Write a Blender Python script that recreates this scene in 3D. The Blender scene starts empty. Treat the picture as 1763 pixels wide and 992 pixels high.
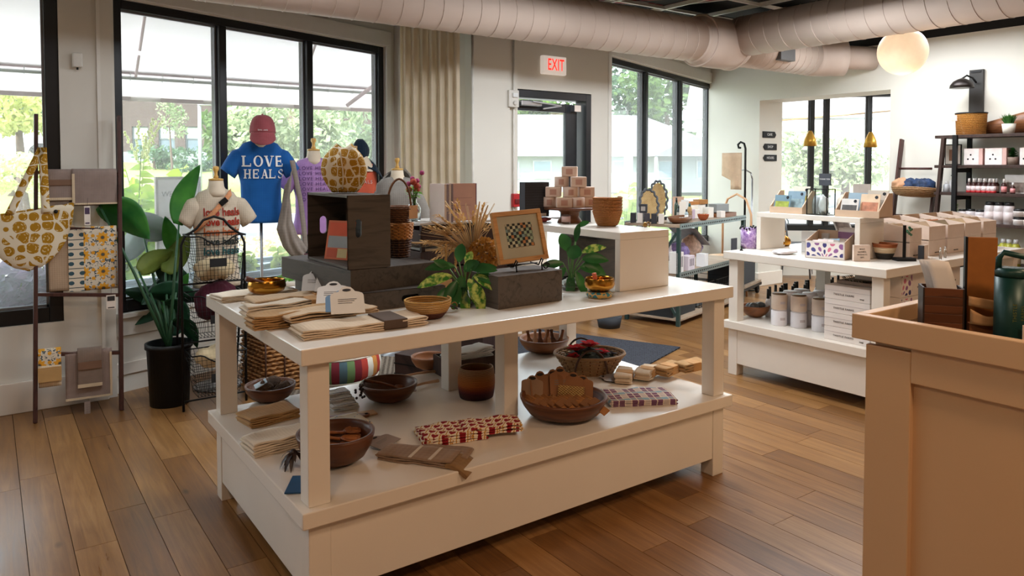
import bpy, math, random
from mathutils import Vector, Matrix, Euler, noise
random.seed(7)
PI = math.pi
sc = bpy.context.scene
COL = sc.collection

# ------------------------------------------------------------------ camera
cam_d = bpy.data.cameras.new('camera'); cam = bpy.data.objects.new('camera', cam_d); COL.objects.link(cam)
sc.camera = cam
EYE = Vector((0, 0, 1.5)); FPX = 1269.0; CXP = 881.5; PITCH = math.radians(2); PYP = 287 + FPX*math.tan(PITCH); AZ = math.radians(54.5)
FW = Vector((math.cos(AZ)*math.cos(PITCH), math.sin(AZ)*math.cos(PITCH), -math.sin(PITCH)))
RT = Vector((math.sin(AZ), -math.cos(AZ), 0)); UP = RT.cross(FW)
cam.matrix_world = Matrix.Translation(EYE) @ Matrix((RT, UP, -FW)).transposed().to_4x4()
cam_d.sensor_width = 36; cam_d.lens = FPX/1763*36; cam_d.shift_y = -(496-PYP)/1763; cam_d.shift_x = 0
cam_d.clip_start = .05; cam_d.clip_end = 400
def ray(x, y): return FW + RT*((x-CXP)/FPX) - UP*((y-PYP)/FPX)
def at(x, y, z):            # point of the horizontal plane z seen along a photograph direction
    d = ray(x, y); return EYE + d*((z-EYE.z)/d.z)
def atX(x, y, X): d = ray(x, y); return EYE + d*(X/d.x)
def atY(x, y, Y): d = ray(x, y); return EYE + d*(Y/d.y)
def atD(x, y, D): return EYE + ray(x, y)*D
def ppm(p): return FPX/((Vector(p)-EYE).dot(FW))      # photograph pixels per metre at a point

# ------------------------------------------------------------------ world, sun, lamps, exposure
w = bpy.data.worlds.new('sky'); sc.world = w; w.use_nodes = True
bg = w.node_tree.nodes['Background']; bg.inputs[0].default_value = (.86, .93, 1, 1); bg.inputs[1].default_value = 3.7
sun_d = bpy.data.lights.new('sun', 'SUN'); sun_d.energy = 7; sun_d.angle = math.radians(.6); sun_d.color = (1, .95, .86)
sun = bpy.data.objects.new('sun', sun_d); COL.objects.link(sun)
_az = math.radians(3); _el = math.radians(36)
_sd = Vector((math.cos(_az)*math.cos(_el), math.sin(_az)*math.cos(_el), -math.sin(_el)))
sun.rotation_euler = _sd.to_track_quat('-Z', 'Y').to_euler()
def area_lamp(name, loc, size, power, color, target=None, portal=False, size_y=None):
    d = bpy.data.lights.new(name, 'AREA'); d.energy = power; d.color = color; d.size = size
    if size_y: d.shape = 'RECTANGLE'; d.size_y = size_y
    o = bpy.data.objects.new(name, d); COL.objects.link(o); o.location = loc
    if target is not None: o.rotation_euler = (Vector(target)-Vector(loc)).to_track_quat('-Z', 'Z').to_euler()
    if portal: d.cycles.is_portal = True
    return o
WARM = (1, .66, .42)
for i, (x, y, p) in enumerate([(-.4, .5, 17), (1.7, -.5, 23), (3.6, .2, 17), (6.2, .6, 8)]):
    area_lamp('ceiling_lamp', (x, y, 2.78), .35, p, WARM, (x, y, 0))
for i, (x, y, p) in enumerate([(-1.2, 3.4, 10), (1.2, 3.6, 14), (3.4, 3.3, 40), (4.9, 3.3, 34), (7.0, 2.6, 8), (6.9, 3.5, 26), (9.6, 3.4, 50)]):
    area_lamp('added_fill_light', (x, y, 2.78 if x < 8 else 2.5), .8, p, (.90, .95, 1), (x, y, 0))  # added neutral fill lights that lift the far walls, no known fittings
sc.view_settings.view_transform = 'Standard'; sc.view_settings.look = 'None'; sc.view_settings.gamma = 1
sc.view_settings.use_curve_mapping = False
sc.view_settings.exposure = .62

# ------------------------------------------------------------------ node expression helpers
class S:
    def __init__(s, nt, k): s.nt = nt; s.k = k
    def _m(s, op, *o):
        n = s.nt.nodes.new('ShaderNodeMath'); n.operation = op
        for i, v in enumerate((s,)+o):
            if isinstance(v, S): s.nt.links.new(v.k, n.inputs[i])
            else: n.inputs[i].default_value = v
        return S(s.nt, n.outputs[0])
    def __add__(s, o): return s._m('ADD', o)
    def __sub__(s, o): return s._m('SUBTRACT', o)
    def __mul__(s, o): return s._m('MULTIPLY', o)
    def __truediv__(s, o): return s._m('DIVIDE', o)
    def lt(s, o): return s._m('LESS_THAN', o)
    def gt(s, o): return s._m('GREATER_THAN', o)
    def fr(s): return s._m('FRACT')
    def fl(s): return s._m('FLOOR')
    def ab(s): return s._m('ABSOLUTE')
    def sin(s): return s._m('SINE')
    def mx(s, o): return s._m('MAXIMUM', o)
    def mn(s, o): return s._m('MINIMUM', o)
    def sq(s): return s._m('SQRT')
    def at2(s, o): return s._m('ARCTAN2', o)
MATS = {}
def rgb(h):
    if isinstance(h, str):
        v = [int(h[i:i+2], 16)/255 for i in (0, 2, 4)]
        return tuple(c/12.92 if c <= .04045 else ((c+.055)/1.055)**2.4 for c in v)+(1,)
    return tuple(h)+(1,) if len(h) == 3 else tuple(h)
class B:
    """material builder"""
    def __init__(b, name, rough=.5, metal=0, spec=.5):
        b.m = bpy.data.materials.new(name); b.m.use_nodes = True; b.nt = b.m.node_tree; b.p = b.nt.nodes['Principled BSDF']
        b.p.inputs['Roughness'].default_value = rough; b.p.inputs['Metallic'].default_value = metal
        b.p.inputs['Specular IOR Level'].default_value = spec
    def n(b, t): return b.nt.nodes.new(t)
    def l(b, a, c): b.nt.links.new(a.k if isinstance(a, S) else a, c)
    def co(b, kind='Object', scale=(1, 1, 1), rot=(0, 0, 0), rnd=False):
        t = b.n('ShaderNodeTexCoord'); m = b.n('ShaderNodeMapping'); b.l(t.outputs[kind], m.inputs[0])
        m.inputs['Scale'].default_value = scale; m.inputs['Rotation'].default_value = rot
        if rnd:
            oi = b.n('ShaderNodeObjectInfo'); v = b.n('ShaderNodeVectorMath'); v.operation = 'SCALE'
            v.inputs[0].default_value = (37, 91, 53); b.l(oi.outputs['Random'], v.inputs['Scale']); b.l(v.outputs[0], m.inputs['Location'])
        return m.outputs[0]
    def world(b, scale=(1, 1, 1)):
        g = b.n('ShaderNodeNewGeometry'); m = b.n('ShaderNodeMapping'); b.l(g.outputs['Position'], m.inputs[0]); m.inputs['Scale'].default_value = scale
        return m.outputs[0]
    def xyz(b, co):
        s = b.n('ShaderNodeSeparateXYZ'); b.l(co, s.inputs[0]); return [S(b.nt, s.outputs[i]) for i in range(3)]
    def noise(b, co, scale=5, detail=3, rough=.5, dist=0):
        t = b.n('ShaderNodeTexNoise'); b.l(co, t.inputs['Vector']); t.inputs['Scale'].default_value = scale
        t.inputs['Detail'].default_value = detail; t.inputs['Roughness'].default_value = rough; t.inputs['Distortion'].default_value = dist
        return S(b.nt, t.outputs['Fac'])
    def voro(b, co, scale=5, feat='F1', out='Distance', rnd=1):
        t = b.n('ShaderNodeTexVoronoi'); t.feature = feat; b.l(co, t.inputs['Vector']); t.inputs['Scale'].default_value = scale
        t.inputs['Randomness'].default_value = rnd
        return S(b.nt, t.outputs[out])
    def rand(b): return S(b.nt, b.n('ShaderNodeObjectInfo').outputs['Random'])
    def ramp(b, f, stops, interp='LINEAR'):
        r = b.n('ShaderNodeValToRGB'); b.l(f, r.inputs[0]); r.color_ramp.interpolation = interp; e = r.color_ramp.elements
        while len(e) < len(stops): e.new(.5)
        for k, (p, c) in enumerate(stops): e[k].position = p; e[k].color = rgb(c)
        return r.outputs[0]
    def mix(b, f, a, c):
        m = b.n('ShaderNodeMix'); m.data_type = 'RGBA'
        if isinstance(f, S): b.l(f, m.inputs[0])
        else: m.inputs[0].default_value = f
        for v, i in ((a, 6), (c, 7)):
            if isinstance(v, (str, tuple)): m.inputs[i].default_value = rgb(v)
            else: b.l(v, m.inputs[i])
        return m.outputs[2]
    def col(b, c):
        if isinstance(c, (str, tuple)): b.p.inputs['Base Color'].default_value = rgb(c)
        else: b.l(c, b.p.inputs['Base Color'])
        return b
    def bump(b, h, strength=.3, dist=.01):
        n = b.n('ShaderNodeBump'); n.inputs['Strength'].default_value = strength; n.inputs['Distance'].default_value = dist
        b.l(h, n.inputs['Height']); b.l(n.outputs[0], b.p.inputs['Normal']); return b
def dk(h, f):
    c = rgb(h); return (c[0]*f, c[1]*f, c[2]*f, 1)
def plain(name, c, rough=.5, metal=0, var=.12, scale=12, bump=0, spec=.5, emit=None):
    if name in MATS: return MATS[name]
    b = B(name, rough, metal, spec); n = b.noise(b.co(rnd=True), scale, 3)
    b.col(b.ramp(n, [(.25, dk(c, 1-var)), (.75, dk(c, 1+var))]))
    if bump: b.bump(n, bump, .01)
    if emit: b.p.inputs['Emission Color'].default_value = rgb(emit[0]); b.p.inputs['Emission Strength'].default_value = emit[1]
    MATS[name] = b.m; return b.m
def wood(name, c1, c2, rough=.45, sc_=(1, 14, 14), scale=3, bump=.15, dist=1.5, spec=.4):
    if name in MATS: return MATS[name]
    b = B(name, rough, 0, spec); n = b.noise(b.co(scale=sc_, rnd=True), scale, 5, .6, dist)
    r = b.rand()*.4+.8
    mm = b.n('ShaderNodeVectorMath'); mm.operation = 'SCALE'; b.l(b.ramp(n, [(.28, c1), (.5, dk(c2, .92)), (.72, c2)]), mm.inputs[0]); b.l(r, mm.inputs['Scale'])
    b.col(mm.outputs[0]); b.bump(n, bump, .004); MATS[name] = b.m; return b.m
def cloth(name, c, scale=500, var=.12, rough=.9, c2=None):
    if name in MATS: return MATS[name]
    b = B(name, rough, 0, .15); co = b.co(); x, y, z = b.xyz(co)
    wv = (x*scale).sin()*.5+(y*scale).sin()*.3+(z*scale).sin()*.4
    n = b.noise(co, 14, 4)
    b.col(b.ramp(n+wv*.12, [(.25, dk(c, 1-var)), (.75, rgb(c2) if c2 else dk(c, 1+var))])); b.bump(wv+n*2, .25, .002)
    b.p.inputs['Sheen Weight'].default_value = .15
    MATS[name] = b.m; return b.m

# ------------------------------------------------------------------ mesh builder
class MB:
    def __init__(s): s.v = []; s.f = []; s.sm = []; s.m = Matrix.Identity(4)
    def T(s, loc=(0, 0, 0), rz=0, rx=0, ry=0, sc_=None):
        s.m = Matrix.Translation(loc) @ Euler((rx, ry, rz)).to_matrix().to_4x4()
        if sc_: s.m = s.m @ Matrix.Diagonal((*sc_, 1))
        return s
    def add(s, vs, fs, smooth=False):
        k = len(s.v); s.v += [s.m @ Vector(p) for p in vs]; s.f += [tuple(i+k for i in f) for f in fs]; s.sm += [smooth]*len(fs); return s
    def box(s, x0, y0, z0, x1, y1, z1):
        vs = [(x, y, z) for x in (x0, x1) for y in (y0, y1) for z in (z0, z1)]
        return s.add(vs, [(0, 1, 3, 2), (4, 6, 7, 5), (0, 4, 5, 1), (2, 3, 7, 6), (0, 2, 6, 4), (1, 5, 7, 3)])
    def bar(s, a, b, w_, h_, up=(0, 0, 1)):
        a = Vector(a); b = Vector(b); d = (b-a).normalized(); r = d.cross(Vector(up))
        if r.length < 1e-4: r = d.cross(Vector((1, 0, 0)))
        r.normalize(); u = r.cross(d); vs = []
        for p in (a, b):
            for i, j in ((-1, -1), (1, -1), (1, 1), (-1, 1)): vs.append(p+r*(i*w_/2)+u*(j*h_/2))
        return s.add(vs, [(3, 2, 1, 0), (4, 5, 6, 7), (0, 1, 5, 4), (1, 2, 6, 5), (2, 3, 7, 6), (3, 0, 4, 7)])
    def prism(s, poly, z0, z1, smooth=False):   # polygon in xy, extruded
        n = len(poly); vs = [(x, y, z0) for x, y in poly]+[(x, y, z1) for x, y in poly]
        return s.add(vs, [tuple(range(n-1, -1, -1)), tuple(range(n, 2*n))]+[(i, (i+1) % n, n+(i+1) % n, n+i) for i in range(n)], smooth)
    def lathe(s, prof, seg=24, smooth=True, wob=None, closed=False):
        vs = []; fs = []; n = len(prof)
        for i in range(seg):
            a = 2*PI*i/seg
            for r, z in prof:
                if wob: r, z = wob(r, z, a)
                vs.append((r*math.cos(a), r*math.sin(a), z))
        for i in range(seg):
            j = (i+1) % seg
            for k in range(n if closed else n-1):
                q = (k+1) % n
                fs.append((i*n+k, j*n+k, j*n+q, i*n+q))
        s.add(vs, fs, smooth)
        if not closed:
            for k, rev in ((0, True), (n-1, False)):
                if prof[k][0] > 1e-4:
                    c = [i*n+k for i in range(seg)]; base = len(s.v)-len(vs)
                    s.f.append(tuple(base+i for i in (c[::-1] if rev else c))); s.sm.append(False)
        return s
    def tube(s, pts, r, seg=8, closed=False, caps=True, smooth=True):
        pts = [Vector(p) for p in pts]; n = len(pts); rs = r if isinstance(r, (list, tuple)) else [r]*n
        vs = []; fs = []; prev = None
        for i, p in enumerate(pts):
            if closed: d = pts[(i+1) % n]-pts[i-1]
            else: d = pts[min(i+1, n-1)]-pts[max(i-1, 0)]
            if d.length < 1e-9: d = Vector((0, 0, 1))
            d.normalize()
            if prev is None: u = d.orthogonal().normalized()
            else:
                u = prev-d*prev.dot(d); u = u.normalized() if u.length > 1e-5 else d.orthogonal().normalized()
            prev = u; v2 = d.cross(u)
            for k in range(seg):
                a = 2*PI*k/seg; vs.append(p+(u*math.cos(a)+v2*math.sin(a))*rs[i])
        m = n if closed else n-1
        for i in range(m):
            j = (i+1) % n
            for k in range(seg): fs.append((i*seg+k, i*seg+(k+1) % seg, j*seg+(k+1) % seg, j*seg+k))
        if caps and not closed: fs += [tuple(range(seg-1, -1, -1)), tuple((n-1)*seg+k for k in range(seg))]
        return s.add(vs, fs, smooth)
    def sheet(s, f, nu, nv, th=0, smooth=True, cu=False):   # f(u,v) -> Vector; th = thickness; cu = closed in u
        P = [[Vector(f(i/nu, j/nv)) for j in range(nv+1)] for i in range(nu if cu else nu+1)]
        U = len(P)
        q = [(i, (i+1) % U, j) for i in range(nu) for j in range(nv)]
        idx = lambda i, j: i*(nv+1)+j
        if th == 0:
            return s.add([p for r in P for p in r], [(idx(i, j), idx(k, j), idx(k, j+1), idx(i, j+1)) for i, k, j in q], smooth)
        N = []
        for i in range(U):
            for j in range(nv+1):
                if cu: du = P[(i+1) % U][j]-P[i-1][j]
                else: du = P[min(i+1, U-1)][j]-P[max(i-1, 0)][j]
                dv = P[i][min(j+1, nv)]-P[i][max(j-1, 0)]
                c = du.cross(dv); N.append(c.normalized() if c.length > 1e-12 else Vector((0, 0, 1)))
        A = [p for r in P for p in r]; M_ = len(A)
        vs = [p+n*th/2 for p, n in zip(A, N)]+[p-n*th/2 for p, n in zip(A, N)]
        fs = []
        for i, k, j in q:
            fs.append((idx(i, j), idx(k, j), idx(k, j+1), idx(i, j+1))); fs.append((M_+idx(i, j), M_+idx(i, j+1), M_+idx(k, j+1), M_+idx(k, j)))
        s.add(vs, fs, smooth); e = []
        for i in range(nu):
            k = (i+1) % U
            e.append((idx(i, 0), M_+idx(i, 0), M_+idx(k, 0), idx(k, 0))); e.append((idx(i, nv), idx(k, nv), M_+idx(k, nv), M_+idx(i, nv)))
        if not cu:
            for j in range(nv):
                e.append((idx(0, j), idx(0, j+1), M_+idx(0, j+1), M_+idx(0, j))); e.append((idx(nu, j), M_+idx(nu, j), M_+idx(nu, j+1), idx(nu, j+1)))
        base = len(s.v)-len(vs)
        s.f += [tuple(base+i for i in f_) for f_ in e]; s.sm += [False]*len(e)
        return s
    def ball(s, c, r, seg=12, rings=8, sc_=(1, 1, 1)):
        old = s.m; s.m = old @ Matrix.Translation(c) @ Matrix.Diagonal((r*sc_[0], r*sc_[1], r*sc_[2], 1))
        s.lathe([(math.sin(PI*k/rings)+1e-5, -math.cos(PI*k/rings)) for k in range(rings+1)], seg); s.m = old; return s
    def leaf(s, base, d, length, width, up=(0, 0, 1), curl=.3, n=4, fold=.15):
        base = Vector(base); d = Vector(d).normalized(); r = d.cross(Vector(up))
        if r.length < 1e-3: r = d.orthogonal()
        r.normalize(); u = r.cross(d); vs = []; fs = []
        for i in range(n+1):
            t = i/n; wd = width*.5*math.sin(PI*min(1, (t*.92+.04)))**.8 * (1-.25*t)
            if i == n: wd = width*.02
            c = base+d*(length*t*(1-.12*curl*t))-Vector((0, 0, 1))*(curl*length*t*t*.6)
            vs += [c-r*wd+u*wd*fold*2, c, c+r*wd+u*wd*fold*2]
        for i in range(n):
            for k in (0, 1): fs.append((i*3+k, i*3+k+1, i*3+3+k+1, i*3+3+k))
        return s.add(vs, fs, True)
    def mesh(s, name):
        me = bpy.data.meshes.new(name); me.from_pydata([tuple(v) for v in s.v], [], s.f)
        me.polygons.foreach_set('use_smooth', s.sm); me.update(); return me
def O(name, mb, mat, parent=None, bevel=0, seg=2, kind=None, loc=None, rot=None):
    me = mb.mesh(name) if isinstance(mb, MB) else mb
    if mat and not me.materials: me.materials.append(mat)
    o = bpy.data.objects.new(name, me); COL.objects.link(o)
    if parent is not None: o.parent = parent
    if bevel:
        m = o.modifiers.new('bevel', 'BEVEL'); m.width = bevel; m.segments = seg; m.limit_method = 'ANGLE'; m.angle_limit = math.radians(40)
    if kind: o['kind'] = kind
    if loc is not None: o.location = loc
    if rot is not None: o.rotation_euler = rot
    return o
def tag(o, label, cat, group=None):
    o['label'] = label; o['category'] = cat
    if group: o['group'] = group
    return o
def thing(name, label, cat, loc=(0, 0, 0), rz=0, group=None, rot=None):
    o = bpy.data.objects.new(name, None); COL.objects.link(o); o.empty_display_size = .05
    o.location = loc; o.rotation_euler = rot if rot else (0, 0, rz); return tag(o, label, cat, group)
def clone(root, loc, rz=None, label=None, group=None, rot=None, scale=None):
    c = root.copy(); COL.objects.link(c); c.location = loc
    if rz is not None: c.rotation_euler = (0, 0, rz)
    if rot is not None: c.rotation_euler = rot
    if scale is not None: c.scale = scale
    if label: c['label'] = label
    if group: c['group'] = group
    for ch in list(root.children):
        d = ch.copy(); COL.objects.link(d); d.parent = c
        for g in list(ch.children):
            e = g.copy(); COL.objects.link(e); e.parent = d
    return c
def struct(name, mb, mat, parent=None, bevel=0):
    o = O(name, mb, mat, parent, bevel)
    if parent is None: o['kind'] = 'structure'
    return o
def box(x0, y0, z0, x1, y1, z1): return MB().box(x0, y0, z0, x1, y1, z1)
_tc = {}
def text_mesh(s, size, ext=.0006, bold=0, spacing=1, align='CENTER', line=1):
    key = (s, size, ext, bold, spacing, align)
    if key in _tc: return _tc[key]
    cu = bpy.data.curves.new('lettering', 'FONT'); cu.body = s; cu.size = size; cu.extrude = ext; cu.offset = bold; cu.space_character = spacing
    cu.align_x = align; cu.align_y = 'CENTER'; cu.resolution_u = 3; cu.space_line = line
    o = bpy.data.objects.new('tmp', cu); COL.objects.link(o); dg = bpy.context.evaluated_depsgraph_get()
    me = bpy.data.meshes.new_from_object(o.evaluated_get(dg)); bpy.data.objects.remove(o); me.materials.clear(); _tc[key] = me; return me
def lettering(s, size, mat, parent, loc, rot, bold=0, spacing=1, name='lettering', warp=None, align='CENTER', line=1, ext=.0006, sx=1):
    me = text_mesh(s, size, ext, bold, spacing, align, line)
    if warp or me.materials: me = me.copy()
    if warp:
        R = Matrix.Translation(loc) @ Euler(rot).to_matrix().to_4x4()
        for v in me.vertices: v.co = warp(R @ Vector((v.co.x*sx, v.co.y, v.co.z)))
        loc = (0, 0, 0); rot = (0, 0, 0)
    me.materials.append(mat)
    o = O(name, me, None, parent, loc=loc, rot=rot)
    if not warp and sx != 1: o.scale = (sx, 1, 1)
    return o
XZ = (PI/2, 0, 0)     # text facing -y
ORD = ['first', 'second', 'third', 'fourth', 'fifth', 'sixth', 'seventh', 'eighth', 'ninth', 'tenth', 'eleventh', 'twelfth', 'thirteenth']

# ------------------------------------------------------------------ common materials
WHITE = plain('white_paint', 'e4ddd2', .24, var=.03, scale=3)
WALL = plain('wall_paint', 'dcd8ce', .75, var=.03, scale=2, bump=.05)
FRAME = plain('bronze_frame', '1d1e20', .35, .3, var=.1)
BLACK = plain('black_metal', '121213', .5, .4)
DARKCEIL = plain('black_ceiling', '171718', .9)
# ================================================================== THE SETTING
def seg_wall(name, A, Bp, z0, z1, th, mat, holes=(), outward=1):
    """wall along A->B in plan with rectangular holes (t0,t1,za,zb); thickness goes to the left of A->B when outward=1"""
    A = Vector((*A, 0)); D = Vector((*Bp, 0))-A; L = D.length; mb = MB()
    mb.m = Matrix.Translation(A) @ Matrix.Rotation(math.atan2(D.y, D.x), 4, 'Z')
    y0, y1 = (0, th) if outward == 1 else (-th, 0)
    t = 0
    for (a, b, za, zb) in sorted(holes):
        if a > t: mb.box(t, y0, z0, a, y1, z1)
        if za > z0: mb.box(a, y0, z0, b, y1, za)
        if zb < z1: mb.box(a, y0, zb, b, y1, z1)
        t = b
    if t < L: mb.box(t, y0, z0, L, y1, z1)
    return struct(name, mb, mat)
GLASS = None
def glass_mat(glare_veil=True):  # optional white translucent mix imitates the veil of window glare
    b = B('window_glass'); nt = b.nt; nt.nodes.remove(b.p)
    out = [n for n in nt.nodes if n.type == 'OUTPUT_MATERIAL'][0]
    t = nt.nodes.new('ShaderNodeBsdfTransparent'); g = nt.nodes.new('ShaderNodeBsdfGlossy'); g.inputs['Roughness'].default_value = .02
    t.inputs[0].default_value = (.95, .98, .97, 1)
    lw = nt.nodes.new('ShaderNodeLayerWeight'); f = S(nt, lw.outputs['Facing']); f = f._m('POWER', 4.0)*.35+.03; m = nt.nodes.new('ShaderNodeMixShader')
    nt.links.new(f.k, m.inputs[0]); nt.links.new(t.outputs[0], m.inputs[1]); nt.links.new(g.outputs[0], m.inputs[2]); tr = nt.nodes.new('ShaderNodeBsdfTranslucent'); tr.inputs[0].default_value = (1, 1, 1, 1); m2 = nt.nodes.new('ShaderNodeMixShader'); m2.inputs[0].default_value = .07 if glare_veil else 0
    nt.links.new(m.outputs[0], m2.inputs[1]); nt.links.new(tr.outputs[0], m2.inputs[2]); nt.links.new(m2.outputs[0], out.inputs[0])
    return b.m
GLASS = glass_mat(); CLEARG = glass_mat(False)
def window_unit(name, A, az, L, z0, z1, mulls, fw=.06, dep=.10, yo=.0, trans=()):
    """metal framed glazing as a structure object, local x along the wall"""
    mb = MB(); mb.box(0, yo, z0, fw, yo+dep, z1); mb.box(L-fw, yo, z0, L, yo+dep, z1); mb.box(fw, yo, z0, L-fw, yo+dep, z0+fw+.02); mb.box(fw, yo, z1-fw, L-fw, yo+dep, z1)
    o = struct(name, mb, FRAME, bevel=.004); o.location = (*A, 0); o.rotation_euler = (0, 0, az)
    xs = [fw]+[v for m in mulls for v in (m-fw/2, m+fw/2)]+[L-fw]
    for m in mulls: O('mullion', box(m-fw/2, yo-.01, z0+fw, m+fw/2, yo+dep, z1-fw), FRAME, o, .004)
    for i in range(0, len(xs), 2):
        a, b_ = xs[i], xs[i+1]
        O('pane', box(a-.005, yo+dep*.5, z0+fw, b_+.005, yo+dep*.5+.006, z1-fw+.005), GLASS, o)
        g = MB(); q = .014
        for (u0, v0, u1, v1) in ((a, z0+fw+.02, b_, z0+fw+.02+q), (a, z1-fw-q, b_, z1-fw), (a, z0+fw, a+q, z1-fw), (b_-q, z0+fw, b_, z1-fw)): g.box(u0, yo+dep*.5-.02, v0, u1, yo+dep*.5, v1)
        O('glazing_bead', g, plain('grey_bead', '77787c', .4, .3), o)
    return o
ZT = 2.81
# --- plan of the front: wall_front left part, angled bay, column, door, angled bay, right wall
A2 = Vector((.66, 5.43)); B2 = Vector((3.06, 6.25)); az2 = math.atan2(B2.y-A2.y, B2.x-A2.x); L2 = (B2-A2).length
A3 = Vector((5.04, 5.43)); B3 = Vector((7.85, 6.46)); az3 = math.atan2(B3.y-A3.y, B3.x-A3.x); L3 = (B3-A3).length
def on_line(px, A, az):    # distance along a wall line where a photograph column meets it
    d = ray(px, 300); dx, dy = math.cos(az), math.sin(az)
    # EYE + s*d = A + t*(dx,dy)
    det = d.x*(-dy)+d.y*dx
    s_ = (A.x*(-dy)+A.y*dx)/det
    return (Vector((d.x*s_, d.y*s_))-A).dot(Vector((dx, dy)))
seg_wall('wall_front_left', (-3.2, 5.37), (.62, 5.37), 0, ZT, .14, WALL, [(1.1, 3.58, .53, 2.75)])
window_unit('window_1', (-2.1, 5.37), 0, 2.48, .53, 2.75, [1.0], fw=.075, yo=.02)
t0 = on_line(200, A2, az2); t1 = on_line(664, A2, az2)
seg_wall('wall_bay_left', A2, (A2.x+math.cos(az2)*(t1+.13), A2.y+math.sin(az2)*(t1+.13)), 0, ZT, .14, WALL, [(t0, t1, .53, 2.60)])
window_unit('window_2', (A2.x+math.cos(az2)*t0, A2.y+math.sin(az2)*t0), az2, t1-t0, .53, 2.60, [on_line(388, A2, az2)-t0, on_line(537, A2, az2)-t0], fw=.06, yo=.02)
E2 = Vector((A2.x+math.cos(az2)*(t1+.10), A2.y+math.sin(az2)*(t1+.10)))
seg_wall('wall_pier_left', (.62, 5.37), (.62, 5.52), 0, ZT, .05, WALL, outward=-1)
seg_wall('wall_bay_return', (E2.x, E2.y+.05), (3.42, 5.36), 0, ZT, .1, WALL)
struct('wall_column', box(3.39, 5.32, 0, 3.77, 5.62, ZT), WALL)
struct('wall_column_side', box(3.77, 5.36, 0, 3.885, 5.62, ZT), WALL)
seg_wall('wall_door', (3.885, 5.42), (5.06, 5.42), 0, ZT, .14, WALL, [(0, .93, 0, 2.205)])
t3 = on_line(1226, A3, az3)
seg_wall('wall_bay_right', A3, B3, 0, ZT, .14, WALL, [(.06, t3, .5, 2.60)])
window_unit('window_3', (A3.x+math.cos(az3)*.06, A3.y+math.sin(az3)*.06), az3, t3-.06, .5, 2.60, [on_line(1115, A3, az3)-.06, on_line(1174, A3, az3)-.06], fw=.06, yo=.02)
# right wall with the wide opening
struct('wall_right', MB().box(7.85, 5.70, 0, 8.32, 6.6, ZT).box(7.85, 4.07, 2.32, 8.32, 5.70, ZT).box(7.85, -3.2, 0, 8.32, 4.07, ZT), WALL)
struct('baseboard_right', MB().box(7.83, 5.68, 0, 8.34, 6.3, .17).box(7.835, -3, 0, 7.85, 4.09, .15), WHITE, bevel=.006)
TR = plain('white_trim', 'e4e1d9', .5, var=.02)
struct('trim_1', MB().T((*A2, 0), az2).box(t0-.04, -.025, 2.61, t1+.06, 0, 2.74).box(t1+.005, -.02, .5, t1+.06, 0, 2.61).box(t0-.02, -.02, .38, t1+.05, 0, .50).box(t0-.02, -.045, .50, t1+.05, .03, .53), TR, bevel=.003)
struct('trim_2', MB().T((*A3, 0), az3).box(.0, -.02, 2.61, t3+.08, 0, 2.74).box(t3+.005, -.02, .4, t3+.07, 0, 2.61).box(-.01, -.02, .4, .055, 0, 2.74), TR, bevel=.003)
struct('trim_3', box(.585, 5.355, .19, .605, 5.37, ZT), TR)
struct('baseboard_left', MB().box(-3, 5.345, 0, .62, 5.37, .19).box(.5, 5.335, 0, .62, 5.35, .18), WHITE, bevel=.005)
struct('baseboard_bay', MB().T((*A2, 0), az2).box(0, -.02, .12, t1+.1, 0, .2), WHITE, bevel=.004)
struct('baseboard_front', MB().box(3.38, 5.30, 0, 3.89, 5.32, .16).box(4.82, 5.40, 0, 5.04, 5.42, .16).T((*A3, 0), az3).box(0, -.02, 0, L3, 0, .16), WHITE)
# rest of the shell behind and beside the camera
struct('wall_left', box(-3.3, -3.3, 0, -3.2, 5.5, ZT), WALL)
struct('wall_back', box(-3.3, -3.4, 0, 8.3, -3.3, ZT), WALL)
# black open ceiling above the wall head
struct('ceiling', MB().box(-3.3, -3.4, 3.12, 8.4, 7, 3.2).box(-3.3, 5.5, ZT, 3.0, 5.6, 3.12).box(7.86, -3.3, ZT, 7.96, 6.6, 3.12).box(-3.3, -3.4, ZT, 8.3, -3.3, 3.12).box(-3.3, -3.3, ZT, -3.2, 5.5, 3.12)
       .box(2.9, 6.5, ZT, 8.0, 6.6, 3.12).box(2.9, 5.55, ZT, 3.0, 6.5, 3.12), DARKCEIL)
TB = plain('ceiling_grid', 'f4f0e8', .4, .2)
grid = thing('ceiling_grid', 'white metal tee-bar grid of the open black ceiling above the ducts', 'ceiling grid', (0, 0, 2.98))
for i in range(9):
    x = 3.4+i*.61
    O('long_bar', box(x-.012, -1, -.005, x+.012, 6.2, .03), TB, grid)
for j in range(8):
    y = 1.2+j*.61; O('cross_bar', box(3.4, y-.012, -.003, 8.28, y+.012, .025), TB, grid)
for i, j in ((0, 5), (2, 5), (4, 6), (3, 4), (5, 5), (1, 3), (6, 4), (5, 3), (3, 6), (2, 2), (4, 2)):
    O('ceiling_tile', box(3.42+i*.61, 1.22+j*.61, .03, 3.99+i*.61, 1.79+j*.61, .045), plain('charcoal_tile', '2b2a29', .9), grid)
cb_ = thing('cable_bundle', 'loose red and white cables lying on the open ceiling grid', 'cables', (0, 0, 0))
for k in range(7): O('cable', MB().tube([(4.3+.12*k, 5.3, 3.04+.01*k), (4.7+.1*k, 4.7+.05*k, 3.0+.006*k), (5.3+.05*k, 4.3, 3.03), (5.7, 3.8+.06*k, 3.03)], .008, 5), plain('cable_red', 'a8322e', .5) if k % 3 else plain('cable_white', 'd8d4cc', .5), cb_)
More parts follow.
